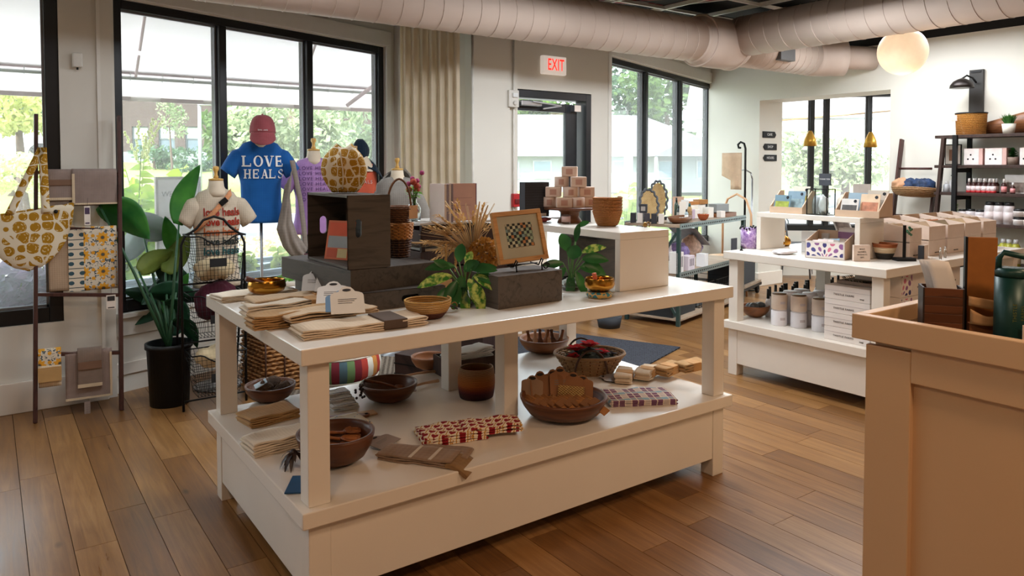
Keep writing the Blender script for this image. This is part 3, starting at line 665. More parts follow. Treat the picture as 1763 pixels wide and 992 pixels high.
# ================================================================== FURNITURE
def display_table(label, loc, rz, L, W, H, mids=()):
    t = thing('display_table', label, 'table', loc, rz); a = .075; q = .03
    O('tabletop', box(0, 0, H-.055, L, W, H), WHITE, t, .004)
    O('lower_shelf', box(0, 0, .335, L, W, .39), WHITE, t, .004)
    O('front_panel', box(q+a, q+.004, .085, L-q-a, q+.024, .335), WHITE, t, .002); O('back_panel', box(q+a, W-q-.024, .085, L-q-a, W-q-.004, .335), WHITE, t, .002)
    for x in (q+.004, L-q-.024): O('end_panel', box(x, q+a, .085, x+.02, W-q-a, .335), WHITE, t, .002)
    for x in (q, L-q-a):
        for y in (q, W-q-a):
            O('leg', box(x, y, .39, x+a, y+a, H-.055), WHITE, t, .003); O('foot_post', box(x, y, 0, x+a, y+a, .335), WHITE, t, .003)
    for x, y in mids: O('leg', box(x, y, .39, x+a, y+a, H-.055), WHITE, t, .003)
    return t
TX, TY = .80, 2.27
display_table('long white display table with a lower shelf in the middle of the shop', (TX, TY, 0), 0, 2.14, 1.24, .92, ((1.035, .36), (1.035, .84)))
T2R = math.radians(-.5)
T2 = (4.33, 2.25)
display_table('white display table at the right piled with boxes of cards', (T2[0], T2[1], 0), 0, 1.98, 1.19, .89, ((.75, .85),))
# white risers (tops with two end panels)
def riser(label, x0, y0, x1, y1, z0, z1, th, axis):
    t = thing('display_riser', label, 'riser', (x0, y0, z0)); L, W, h = x1-x0, y1-y0, z1-z0
    O('riser_top', box(0, 0, h-th, L, W, h), WHITE, t, .003)
    if axis == 'y':
        O('side_panel', box(0, 0, 0, L, th, h-th), WHITE, t, .002); O('side_panel', box(0, W-th, 0, L, W, h-th), WHITE, t, .002)
    else:
        O('side_panel', box(0, 0, 0, th, W, h-th), WHITE, t, .002); O('side_panel', box(L-th, 0, 0, L, W, h-th), WHITE, t, .002)
    return t
riser('white open riser on the long table holding the soap tower', 2.375, 2.47, 2.70, 3.46, .921, 1.195, .035, 'y')
R2 = riser('white open riser on the right table holding greeting cards', 4.62, 2.58, 4.92, 3.37, .891, 1.165, .035, 'y')
# sales counter in the near right corner
CM = plain('counter_paint', 'c8a47c', .4, var=.03, scale=2)
t = thing('sales_counter', 'cream painted sales counter with a raised rim in the near right corner', 'counter', (2.155, 1.225, 0))
O('panel_body', MB().box(.04, -3, .0, 1.6, -.055, .98), CM, t); 
O('corner_stile', box(.02, -.17, 0, .045, -.035, .96), CM, t, .003); O('top_rail', box(.02, -3, .87, .04, -.17, .975), CM, t, .003); O('bottom_rail', box(.02, -3, 0, .04, -.17, .1), CM, t, .003)
O('rim', MB().box(0, -3, .975, .035, 0, 1.05).box(.035, -.035, .975, 1.7, 0, 1.05), CM, t, .003)
O('counter_top', box(.035, -3, .985, 1.7, -.035, 1.0), plain('dark_laminate', '4b4238', .12, var=.2, scale=5), t)
O('inner_ledge', box(.36, -.22, 1.0, .9, -.04, 1.045), CM, t, .003)

# ------------------------------------------------------------------ dark stained boxes on the long table
DW = wood('charcoal_wood', '332e2a', '544b43', .6, (1, 1, 9), 3, .2)
DWx = wood('charcoal_wood_side', '332e2a', '544b43', .6, (9, 1, 9), 3, .2)
def slot(mb, w_, z_, L): pass
t = thing('wooden_box', 'low charcoal wooden box with an oval handle slot, bottom of the stack', 'box', (1.18, 2.72, .921), 0)
# front built round the oval slot
def slotted(x0, x1, z0, z1, y0, th, cx, cz, sw, sh, vertical=False):
    mb = MB(); n = 8; pts = []
    a, b_ = (sw, sh)
    def cap(cx_, cz_, r, s, e): return [(cx_+r*math.cos(s+(e-s)*k/n), cz_+r*math.sin(s+(e-s)*k/n)) for k in range(n+1)]
    if not vertical: r = sh/2; inner = cap(cx+sw/2-r, cz, r, -PI/2, PI/2)+cap(cx-sw/2+r, cz, r, PI/2, 3*PI/2)
    else: r = sw/2; inner = cap(cx, cz+sh/2-r, r, 0, PI)+cap(cx, cz-sh/2+r, r, PI, 2*PI)
    outer = []
    for (x, z) in inner:     # radial projection on the rectangle
        dx, dz = x-cx, z-cz; k = 1e9
        if dx > 1e-9: k = min(k, (x1-cx)/dx)
        if dx < -1e-9: k = min(k, (x0-cx)/dx)
        if dz > 1e-9: k = min(k, (z1-cz)/dz)
        if dz < -1e-9: k = min(k, (z0-cz)/dz)
        outer.append((cx+dx*k, cz+dz*k))
    m = len(inner); vs = []
    for y in (y0, y0+th):
        for (x, z) in inner: vs.append((x, y, z))
        for (x, z) in outer: vs.append((x, y, z))
    fs = []
    import math as _m
    cor = [(x0, z0), (x1, z0), (x1, z1), (x0, z1)]; ang = lambda p: _m.atan2(p[1]-cz, p[0]-cx)
    ci = {}
    for c in cor: ci[c] = len(vs); vs += [(c[0], y0, c[1]), (c[0], y0+th, c[1])]
    for i in range(m):
        j = (i+1) % m; aa = ang(outer[i]); sp = (ang(outer[j])-aa) % (2*PI)
        mid = sorted([((ang(c)-aa) % (2*PI), c) for c in cor if 1e-6 < (ang(c)-aa) % (2*PI) < sp-1e-6])
        fs.append((i, m+i)+tuple(ci[c] for _, c in mid)+(m+j, j)); fs.append((2*m+i, 2*m+j, 3*m+j)+tuple(ci[c]+1 for _, c in mid[::-1])+(3*m+i,)); fs.append((i, j, 2*m+j, 2*m+i))
    mb.add(vs, fs); return mb
O('front_board', slotted(0, .41, 0, .072, 0, .012, .245, .035, .085, .028), DWx, t); O('side_board', box(0, .012, 0, .012, .7, .072), DW, t); O('side_board', box(.398, .012, 0, .41, .7, .072), DW, t)
O('top_board', box(.012, .012, .062, .398, .7, .072), DWx, t); O('slot_back', box(.15, .04, .01, .33, .05, .06), BLACK, t)
t = thing('wooden_box', 'charcoal wooden box lying turned on top of the slotted box', 'box', (1.175, 2.755, .993), math.radians(7))
O('box_body', box(0, 0, 0, .43, .62, .092), DWx, t, .002)
t = thing('wooden_crate', 'upright charcoal crate with handle holes and an orange book inside', 'crate', (1.17, 2.765, 1.087), 0)
w_, d_, h_ = .185, .455, .298
O('front_board', slotted(0, w_, 0, h_, 0, .01, .045, .165, .026, .075, True), DW, t)
O('far_board', slotted(0, w_, 0, h_, d_-.01, .01, .07, .15, .034, .08, True), DW, t)
O('top_board', box(0, .01, h_-.01, w_, d_-.01, h_), DWx, t); O('bottom_board', box(0, .01, 0, w_, d_-.01, .01), DWx, t); O('back_board', box(w_-.008, .01, .01, w_, d_-.01, h_-.01), DW, t)
def book(name, label, loc, rz, w, h, d, cover, pages='efe8da', tilt=0, cat='book', group=None, art=None):
    t = thing(name, label, cat, loc, group=group, rot=(tilt, 0, rz)); cm = plain('cover_'+cover, cover, .45, var=.06)
    O('cover', MB().box(-w/2, 0, 0, w/2, .003, h).box(-w/2, d-.003, 0, w/2, d, h).box(-w/2, .003, 0, -w/2+.003, d-.003, h), cm, t)
    O('page_block', box(-w/2+.003, .003, .003, w/2-.003, d-.003, h-.003), plain('pages_'+pages, pages, .8, var=.05), t)
    if art:
        for (x0, z0, x1, z1, c) in art: O('cover_print', box(-w/2+x0*w, -.0008, z0*h, -w/2+x1*w, 0, z1*h), plain('print_'+c, c, .5), t)
    return t
b = book('book', 'book with an orange and grey cover standing inside the upright crate', (1.225, 3.03, 1.098), math.radians(-62), .13, .17, .025, 'cf6a3e', tilt=math.radians(-12),
     art=[(.08, .62, .92, .95, 'd9582c'), (.08, .3, .92, .6, '9aa3a8'), (.08, .05, .5, .28, 'c2542f'), (.52, .05, .92, .28, 'cfc08a')])
t = thing('wooden_box', 'charcoal wooden block box under the tilted picture frame', 'box', (1.675, 2.445, .921), math.radians(2)); O('box_body', box(0, 0, 0, .345, .19, .135), DWx, t, .002)
t = thing('wooden_box', 'charcoal wooden box standing beneath the white riser', 'box', (2.46, 2.72, .921), 0); O('box_body', MB().box(0, 0, 0, .2, .3, .215), DW, t, .002)
DB = wood('dark_crate_wood', '1f1310', '3c2620', .6, (9, 1, 1), 3, .4)
t = thing('slatted_crate', 'dark brown slatted crate at the back of the long table, books on top', 'crate', (1.72, 3.18, .921), 0)
for z in (0, .085, .19): O('slat', box(0, 0, z, .56, .012, z+.075), DB, t, .002); O('slat', box(0, .29, z, .56, .302, z+.075), DB, t, .002)
for x in (0, .548):
    for z in (0, .085, .19): O('slat', box(x, .012, z, x+.012, .29, z+.075), DB, t, .002)
    for y in (.012, .27): O('corner_post', box(x+(.012 if x == 0 else -.02), y, 0, x+(.032 if x == 0 else 0), y+.02, .29), DB, t)
O('crate_lid', box(-.005, -.005, .292, .565, .307, .302), plain('grey_board', 'b5afa8', .5), t, .002); O('inner_shelf', box(.033, .02, .16, .527, .28, .172), plain('grey_board', '', .5), t)

# ------------------------------------------------------------------ ladder rack with towels, far left
LW = wood('dark_ladder_wood', '2a1613', '4a2b24', .5, (14, 14, 1), 3, .2)
t = thing('ladder_rack', 'dark wooden ladder rack leaning on the left wall, hung with towels', 'ladder', (0, 0, 0))
def rail(px0, py0, px1, Yt, foot): a = atY(px0, py0, Yt); O('side_rail', MB().bar(foot, a, .022, .05, (0, 1, 0)), LW, t, .003); return Vector(foot), a
fl, ft_l = rail(62, 197, 0, 5.30, (.205, 5.10, 0)); fr_, ft_r = rail(204.5, 200, 0, 5.30, (.650, 5.06, 0))
def rung_pt(py, side):
    a, b_ = (fl, ft_l) if side == 0 else (fr_, ft_r)
    lo, hi = 0, 1
    for _ in range(40):
        m = (lo+hi)/2; p = a.lerp(b_, m); v = p-EYE
        if PYP-FPX*v.dot(UP)/v.dot(FW) > py: lo = m
        else: hi = m
    return a.lerp(b_, lo)
rg_y = [(297, 300), (392, 396), (507, 508), (611, 607)]
RUNG = []
for yl, yr in rg_y:
    a, b_ = rung_pt(yl, 0), rung_pt(yr, 1); O('rung', MB().bar(a, b_, .03, .02, (0, 0, 1)), LW, t, .002); RUNG.append((a, b_))
def rp(i, px):   # point on rung i at photograph column px
    a, b_ = RUNG[i]; lo, hi = 0, 1
    for _ in range(40):
        m = (lo+hi)/2; v = a.lerp(b_, m)-EYE
        if CXP+FPX*v.dot(RT)/v.dot(FW) < px: lo = m
        else: hi = m
    return a.lerp(b_, lo)
def hung(name, label, cat, i, pxa, pxb, drop, back, mat, th=.006, off=0, group=None, band=None, wob=.004, flare=1.0, parts=None):
    a, b_ = rp(i, pxa), rp(i, pxb); d = (b_-a); W = d.length; rz = math.atan2(d.y, d.x); c = (a+b_)/2
    t = thing(name, label, cat, (c.x, c.y, c.z), rz, group)
    r = .014+off
    def f(u, v):   # v from back hem over the rung to the front hem
        s = v*(drop+back+.06)-back
        x = (u-.5)*W
        if s < 0: y, z = r, s
        elif s < .06: q = s/.06*PI; y, z = r*math.cos(q), r*math.sin(q)+.004
        else:
            z = -(s-.06); y = -r; x *= 1+(flare-1)*(s-.06)/drop
            y -= .3*wob*abs(math.sin(x*25))+wob*.8*(s-.06)/drop*(1+math.sin(x*18+1))
        return (x, y, z)
    mb = MB(); mb.sheet(f, 14, 30, th); O(parts or 'towel_cloth', mb, mat, t)
    return t, W, r
TAUPE = cloth('taupe_linen', '93827a', 700, .14); TAUPE2 = cloth('taupe_linen_dark', '857468', 700, .12); CREAMC = cloth('cream_cotton', 'd6c2a4', 600, .08)
t, W, r = hung('hand_towel', 'taupe linen towel hung left on the top rung, with a belly band', 'towel', 0, 82, 128, .165, .18, TAUPE, .012); O('belly_band', box(-W/2+.005, -r-.016, -.075, W/2-.005, -r-.008, -.04), plain('kraft_dark', '7b5d49', .8), t, .001); O('hem_band', box(-W/2, -r-.014, -.165, W/2, -r-.007, -.150), CREAMC, t)
t, W, r = hung('hand_towel', 'lower taupe linen towel hanging behind the left one on the top rung', 'towel', 0, 84, 117, .28, .1, TAUPE2, .006, -.004)
t, W, r = hung('hand_towel', 'wide taupe linen towel with cream edge at the right of the top rung', 'towel', 0, 123, 200, .19, .2, TAUPE, .012, .008); O('hem_band', MB().box(-W/2, -r-.014, -.19, W/2, -r-.006, -.180).box(-W/2, -r-.014, -.19, -W/2+.014, -r-.006, 0), CREAMC, t)
# floral tea towels
FL = B('floral_print', .85, 0, .15); co = FL.co(); x, y, z = FL.xyz(co)
u1 = (x*9.5).fr()-.5; w1 = (z*9.5).fr()-.5; rr = (u1*u1+w1*w1).sq(); ang = w1.at2(u1)
pet = rr.lt((ang*9)._m('COSINE')*.05+.30); ctr = rr.lt(.09); ring = rr.lt(.12)
u2 = (x*19+.5).fr()-.5; w2 = (z*19+.25).fr()-.5; r2_ = (u2*u2+w2*w2).sq(); sm2 = r2_.lt(.2)
nz = FL.noise(FL.co(scale=(1, 1, 1)), 60, 2, .5, 1); leafm = nz.gt(.58)
c = FL.mix(leafm, 'd9cdb8', '4d5a60'); c = FL.mix(sm2*(rr.gt(.36)), c, 'd99a33'); c = FL.mix(pet, c, 'e0a338'); c = FL.mix(ring, c, 'c07a1e'); c = FL.mix(ctr, c, '55584f')
FL.col(c); FL = FL.m
FB2 = B('folk_border', .85, 0, .15); x, y, z = FB2.xyz(FB2.co()); zz = (z*17).fr()-.5; xx = (x*17+.5).fr()-.5; hh = ((xx*xx)*1.3+zz*zz*2).sq().lt(.30); ln = zz.ab().gt(.46)
c = FB2.mix(hh, 'd9cdb8', '3d5762'); c = FB2.mix(ln, c, '3f4a4e'); FB2.col(c); FB2 = FB2.m
a, b_ = rung_pt(391, 0), rung_pt(395, 1)
t, W, r = hung('tea_towel', 'plain beige towel hanging left of the floral print towel', 'towel', 1, 82, 128, .38, .3, cloth('beige_cotton', 'b39a80', 500, .08), .007, -.004)
t, W, r = hung('tea_towel', 'tea towel with yellow flowers and a folk border on the second rung', 'towel', 1, 117, 200, .375, .3, FL, .006); O('printed_border', box(-W/2-.001, -r-.011, -.375, -W/2+.08, -r-.0045, -.002), FB2, t)
def hang_tag(label, px, py, Y_, w, h, ink='2c2a2a', group=None):
    p = atY(px, py, Y_); t = thing('hang_tag', label, 'tag', (p.x, p.y, p.z), group=group); O('card', box(-w/2, -.001, -h, w/2, .001, 0), plain('tag_card', 'e9e0d6', .7), t)
    O('print_block', box(-w*.4, -.0018, -h*.42, w*.4, -.001, -h*.08), plain('tag_ink_'+ink, ink, .7), t); O('print_line', box(-w*.35, -.0018, -h*.93, w*.35, -.001, -h*.86), plain('tag_ink_'+ink, '', .7), t)
    O('string', MB().tube([(0, 0, 0), (.004, .004, .05)], .001, 4), BLACK, t)
hang_tag('narrow printed price tag hanging below the wide top towel', 150, 355, 5.12, .032, .115, '4b3a55'); hang_tag('white price tag hanging below the floral towel', 191, 508, 5.02, .05, .085)
t, W, r = hung('hand_towel', 'wide taupe towel with cream edge on the lowest rung', 'towel', 3, 112, 192, .27, .2, TAUPE, .008); O('hem_band', MB().box(-W/2, -r-.013, -.27, W/2, -r-.005, -.258).box(W/2-.012, -r-.013, -.27, W/2, -r-.005, 0), CREAMC, t)
t, W, r = hung('hand_towel', 'small folded taupe towel with band, hung over the lowest wide towel', 'towel', 3, 133, 175, .195, .1, TAUPE2, .014, .014); O('belly_band', box(-W/2+.003, -r-.018, -.085, W/2-.003, -r-.011, -.04), plain('kraft_dark', '', .8), t); O('hem_band', box(-W/2, -r-.018, -.195, W/2, -r-.010, -.175), CREAMC, t)
t, W, r = hung('napkin_bundle', 'bundle of folded printed napkins on the lowest rung, left', 'napkins', 3, 66, 105, .06, .08, FL, .02, .01, parts='printed_napkin')
for k in range(6): O('folded_napkin', MB().sheet(lambda u, v: ((u-.5)*W, -.02-.03*v*math.sin(PI*v)-.012+.004*k, -.055-.02*k-.03*v), 4, 6, .012), CREAMC, t)
O('label_band', box(-W/2-.002, -.055, -.15, W/2+.002, -.045, -.065), plain('kraft_label', 'c09a63', .8), t)
p = rp(3, 148); t = thing('hang_tag', 'long narrow tag hanging below the lowest taupe towel', 'tag', (p.x, p.y-.02, p.z-.29)); O('ribbon', box(-.016, -.002, -.1, .016, .002, 0), cloth('grey_ribbon', '9b8a80', 400), t); O('card', box(-.02, -.003, -.145, .02, .001, -.085), plain('tag_card', '', .7), t)
# ochre shoulder bag
def ochre(name, sc_=15):
    b = B(name, .8, 0, .2); co = b.co(); e = b.voro(co, sc_, 'DISTANCE_TO_EDGE', rnd=.35); x, y, z = b.xyz(co)
    c1 = b.voro(co, sc_, rnd=.35); st = (c1*34+x*120).sin()
    n = b.noise(co, 90, 2); c = b.mix((st*.25+n).gt(.74), 'a87a1c', 'd8c08a'); c = b.mix(c1.gt(.60).mx(e.lt(.05)), c, 'e2d6bd'); b.col(c); return b.m
OCH = ochre('ochre_print', 15)
a = rp(0, 66); bag = thing('shoulder_bag', 'ochre printed cloth shoulder bag hanging from the left rail of the ladder', 'bag', (a.x-.04, a.y-.07, 0))
zt = atY(60, 362, a.y-.07).z; zb = atY(60, 466, a.y-.07).z; cx = atY(48, 400, a.y-.07).x-(a.x-.04)
def bagf(u, v):
    th = 2*PI*u; q = math.sin(min(1, v*1.02)*PI/2)**.55; sl = .035*math.cos(th)*v
    X_ = math.cos(th)*.235*q; Y_ = math.sin(th)*.05*q*(1-.5*v)
    return (cx+X_, Y_, zb+(zt-zb)*v+ (sl if v > .5 else 0)+.006*math.sin(th*5)*v)
mb = MB(); mb.sheet(bagf, 48, 16, .005, cu=True); O('bag_body', mb, OCH, bag)
for s_ in (-1, 1):
    O('strap', MB().sheet(lambda u, v: (cx+s_*.085*(1-v)+.075*v*(1 if cx < 0 else 1)-cx*v, -.02+.05*v, zt-.01+(1.79-zt)*v) if False else (cx+s_*.09*(1-v**1.0)+(.06-cx)*v+(u-.5)*.045, -.03+.05*v, zt-.02+(1.635-zt)*v), 2, 12, .004), OCH, bag)
O('metal_snap', MB().ball((cx+.14, -.04, zt-.01), .012, 10, 6), BLACK, bag)

# ------------------------------------------------------------------ bird of paradise plant
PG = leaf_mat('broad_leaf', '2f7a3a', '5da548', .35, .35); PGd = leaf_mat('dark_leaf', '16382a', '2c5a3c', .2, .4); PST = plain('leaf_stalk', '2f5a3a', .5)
pl = thing('potted_plant', 'tall bird of paradise plant in a black pot beside the ladder', 'plant', (.92, 5.03, 0))
O('pot', MB().lathe([(.02, .0), (.115, 0), (.13, .36), (.14, .36), (.14, .39), (.122, .39), (.118, .34), (.02, .34)], 32), plain('black_pot', '0f1214', .5), pl)
O('pot_soil', MB().lathe([(.001, .345), (.118, .345)], 20), plain('soil', '3d2e22', .95), pl)
def paddle(tip_px, tip_py, D, L, W, lean, mat, base=(.0, .0, .34), midk=.25, tw=0, name='leaf'):
    tip = atD(tip_px, tip_py, D)-Vector(pl.location); base = Vector(base); d = (tip-base)
    nrm = d.normalized(); b0 = tip-Vector((lean[0], lean[1], lean[2])).normalized()*L
    O('stalk', MB().tube([base, base.lerp(b0, .5)+Vector((0, 0, .03)), b0], [.011, .009, .006], 6), PST, pl)
    ax = (tip-b0).normalized(); side = ax.cross(FW).normalized(); side = (Matrix.Rotation(tw, 3, ax) @ side); up = side.cross(ax)
    def f(u, v): wv = math.sin(PI*min(1, v*.95+.05)**.75)**.8; return b0+(tip-b0)*v+side*((u-.5)*W*wv)+up*(abs(u-.5)*.35*W*wv)+up*(.04*math.sin(PI*v))
    O(name, MB().sheet(f, 8, 14, .0015), mat, pl)
paddle(345, 283, 4.9, .42, .16, (.35, 0, 1), PG, tw=.9)
paddle(258, 412, 4.75, .36, .24, (.55, -.1, -.45), PG, tw=.2)
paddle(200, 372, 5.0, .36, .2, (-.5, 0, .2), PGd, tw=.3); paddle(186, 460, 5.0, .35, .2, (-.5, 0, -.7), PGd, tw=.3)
paddle(284, 372, 4.9, .3, .12, (-.3, 0, .9), PG, tw=.6); paddle(272, 440, 4.9, .2, .1, (-.2, 0, .6), PGd, tw=.5)
paddle(325, 400, 4.95, .3, .15, (.4, 0, .7), leaf_mat('olive_leaf', '4f6b2a', '8a9a4a'), tw=.2)
paddle(300, 430, 4.9, .25, .14, (.5, 0, .3), leaf_mat('olive_leaf', '', ''), tw=.4)
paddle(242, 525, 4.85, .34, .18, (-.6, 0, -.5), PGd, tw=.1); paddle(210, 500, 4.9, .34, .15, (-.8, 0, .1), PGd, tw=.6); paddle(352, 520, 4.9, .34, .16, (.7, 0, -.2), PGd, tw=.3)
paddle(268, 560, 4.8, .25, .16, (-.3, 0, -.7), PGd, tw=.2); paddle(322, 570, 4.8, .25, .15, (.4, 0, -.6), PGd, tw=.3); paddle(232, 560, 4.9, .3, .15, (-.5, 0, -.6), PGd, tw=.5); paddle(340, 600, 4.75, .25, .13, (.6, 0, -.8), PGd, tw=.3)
paddle(300, 500, 4.85, .3, .18, (.1, 0, 1), PGd, tw=.1); paddle(325, 470, 4.9, .3, .12, (.5, 0, .8), PG, tw=.3)

# ------------------------------------------------------------------ wire basket rack
wr = thing('wire_rack', 'tall black wire rack with three hanging mesh baskets beside the plant', 'rack', (.955, 4.80, 0))
RL, RR = 0, .375
zt_ = 1.10
arch = [(RL, 0, 0), (RL, 0, 1.02), (RL+.02, 0, 1.07), (RL+.09, 0, 1.12), (RL+.13, 0, 1.17), (RL+.19, 0, 1.19), (RL+.25, 0, 1.17), (RL+.29, 0, 1.12), (RR-.02, 0, 1.07), (RR, 0, 1.02), (RR, 0, 0)]
O('frame', MB().tube(arch, .008, 8), BLACK, wr)
for x in (RL, RR): O('rear_leg', MB().tube([(x, .02, .95), (x, .26, 0)], .007, 6), BLACK, wr)
for z in (.06, .78, .42): O('cross_bar', MB().tube([(RL, .0, z), (RR, .0, z)], .006, 6), BLACK, wr)
def wire_basket(z0, h, w0, w1):
    mb = MB(); c = (RL+RR)/2; n = 13
    def P_(x, z, s): k = (z-z0)/h; ww = w0+(w1-w0)*k; return (c+x*ww, s*(.075+.03*k)-.02, z)
    for s in (-1, 1):
        for i in range(n): x = -.5+i/(n-1); mb.tube([P_(x, z0, s), P_(x, z0+h-(.03 if s < 0 and abs(x) < .3 else 0), s)], .0016, 4)
        for j in range(8): z = z0+h*j/8; mb.tube([P_(-.5, z, s), P_(.5, z, s)], .0016, 4)
    for i in range(n): x = -.5+i/(n-1); mb.tube([P_(x, z0, -1), P_(x, z0, 1)], .0016, 4)
    for j in range(8):
        z = z0+h*j/8
        for x in (-.5, .5): mb.tube([P_(x, z, -1), P_(x, z, 1)], .0016, 4)
    o = O('wire_mesh', mb, BLACK, wr, kind='stuff')
    O('basket_rim', MB().tube([P_(-.5, z0+h, 1), P_(.5, z0+h, 1), P_(.5, z0+h, -1)]+[P_(x, z0+h-.055*math.cos(x*PI*1.6)*(abs(x) < .32), -1) for x in (.35, .28, .2, .1, 0, -.1, -.2, -.28, -.35)]+[P_(-.5, z0+h, -1)], .0045, 6, True), BLACK, wr)
    O('label_plate', box(c-.05, -.117, z0+h*.32, c+.05, -.111, z0+h*.32+.052), plain('chalk_black', '19191a', .8), wr, .002)
wire_basket(.80, .28, .24, .32); wire_basket(.46, .26, .24, .32); wire_basket(.10, .26, .24, .32)
def crumple(name, label, cat, c, s, mat, seed=0, group=None, pn='cloth_body'):
    t = thing(name, label, cat, c, group=group); rg = random.Random(seed); o_ = Vector((rg.random()*9, rg.random()*9, rg.random()*9))
    def f(u, v):
        a = 2*PI*u; b_ = PI*(v-.5); p = Vector((math.cos(a)*math.cos(b_), math.sin(a)*math.cos(b_), math.sin(b_)))
        k = 1+.28*noise.noise(p*2.2+o_)+.1*noise.noise(p*6+o_); q = Vector((p.x*s[0], p.y*s[1], max(p.z, -.85)*s[2]))*k; return q+Vector((0, 0, s[2]*.85))
    O(pn, MB().sheet(f, 28, 14, cu=True), mat, t); return t
crumple('folded_garment', 'folded cream garment in the top wire basket', 'garment', (1.142, 4.78, .803), (.115, .055, .075), cloth('cream_wool', 'dcc9a2', 300, .1), 1)
crumple('folded_garment', 'crumpled maroon garment on the middle tier of the wire rack', 'garment', (1.15, 4.78, .563), (.13, .06, .12), cloth('maroon_knit', '4a1f2c', 300, .2), 2)
crumple('folded_garment', 'folded cream cloth in the lowest wire basket', 'garment', (1.142, 4.78, .265), (.12, .06, .07), cloth('cream_wool', '', 300), 3)

# ------------------------------------------------------------------ mannequins in the window
MS = plain('mannequin_cloth', 'e3d3bb', .8, var=.03); MW = wood('pale_maple', 'c98f3c', 'e5b868', .35, (8, 8, 1), 3, .1)
def torso_ab(z, H, w, d):   # half width and half depth of the shirt at height z above the hem
    k = z/H; W = [(0, .98), (.3, .84), (.45, .84), (.72, 1.0), (.86, .98), (.95, .78), (1.0, .36)]; D = [(0, 1.0), (.3, .9), (.7, 1.1), (.88, .85), (1.0, .45)]
    def ip(T_):
        for (a, x), (b_, y) in zip(T_, T_[1:]):
            if k <= b_: q = (k-a)/(b_-a); q = q*q*(3-2*q); return x+(y-x)*q
        return T_[-1][1]
    return w*ip(W), d*ip(D)
def mannequin(name, label, px, py_sh, py_hem, Y_, w, mat, rz, wood_top=True, sleeves=True, stand=True, py_knob=None, neck=True, sl_len=.17, zfloor=.0, body='shirt'):
    p = atY(px, py_sh, Y_); zs = p.z; zh = atY(px, py_hem, Y_).z; H = zs-zh; d = w*.58
    t = thing(name, label, 'mannequin', (p.x, p.y, 0), rz)
    def f(u, v):
        a_ = 2*PI*u; z = H*v; A, D_ = torso_ab(z, H, w, d); c, s = math.cos(a_), math.sin(a_)
        r = 1+.015*math.sin(a_*7+z*9)*(1-v)+.02*noise.noise(Vector((c*2, s*2, z*7+px)))
        return (A*math.copysign(abs(c)**.85, c)*r, D_*math.copysign(abs(s)**.85, s)*r, zh+z)
    O(body, MB().sheet(f, 44, 26, .003, cu=True), mat, t)
    if sleeves:
        for s_ in (-1, 1):
            def g(u, v):
                a_ = 2*PI*u; c0 = Vector((s_*w*.55, 0, zs-.07)); c1 = Vector((s_*(w+.035+sl_len*.15), -.01, zs-.07-sl_len)); c = c0.lerp(c1, v)+Vector((0, 0, .018*math.sin(PI*v))); R = (.030+.040*min(1, v*2.6))
                ax = (c1-c0).normalized(); sd = Vector((0, 1, 0)); up_ = ax.cross(sd); return c+sd*(R*.85*math.cos(a_))+up_*(R*math.sin(a_)*(1-.15*v))
            O('sleeve', MB().sheet(g, 20, 8, .003, cu=True), mat, t)
    if neck: O('neck_form', MB().T((0, 0, zs)).lathe([(.075, -.05), (.066, -.015), (.052, .015), (.047, .055)], 24), MS, t)
    if wood_top:
        k_ = O('neck_cap', MB().T((0, 0, zs+.055)).lathe([(.048, 0), (.048, .012), (.015, .018)], 24), MW, t)
        O('finial', MB().T((0, 0, zs+.07)).lathe([(.012, 0), (.018, .01), (.011, .025), (.012, .045), (.021, .062), (.019, .08), (.001, .085)], 16), MW, k_)
    if stand:
        O('stand_pole', MB().tube([(0, 0, zfloor+.02), (0, 0, zh+.1)], .011, 10), plain('steel_pole', 'a9aaad', .35, .7), t)
        O('wood_knob', MB().T((0, 0, .50 if zfloor < .3 else zfloor+.02)).lathe([(.014, 0), (.03, .03), (.032, .06), (.024, .1), (.012, .11)], 16), MW, t)
        O('stand_base', MB().T((0, 0, zfloor)).lathe([(.16, 0), (.16, .01), (.03, .025), (.012, .04)], 28), plain('steel_pole', '', .35, .7), t)
    def warp(v):      # put lettering onto the front of the shirt
        A, D_ = torso_ab(max(0, min(H, v.z-zh)), H, w, d); q = min(.97, abs(v.x)/A); return Vector((v.x, -D_*((1-q**(2/.85))**(.85/2))*1.04-.006+v.y*.0, v.z))
    t['zs'] = zs; return t, zs, zh, H, warp
def face_cam(p, extra=0): return math.atan2(-p[0], p[1])*-1*-1+extra
BLUE = cloth('blue_jersey', '1f5fa8', 500, .08); OATM = cloth('oatmeal_jersey', 'cfc1ac', 500, .1); LIL = cloth('lilac_jersey', 'b58cc4', 500, .08); ORG = cloth('coral_jersey', 'd9664a', 500, .08); GREYK = cloth('grey_sweatshirt', '8d8881', 400, .12)
PRW = plain('white_ink', 'f2f2f0', .7)
m1, zs, zh, H, wp = mannequin('shirt_mannequin', 'mannequin in a blue tee lettered LOVE HEALS in the bay window', 448, 242, 383, 5.45, .165, BLUE, math.radians(-13))
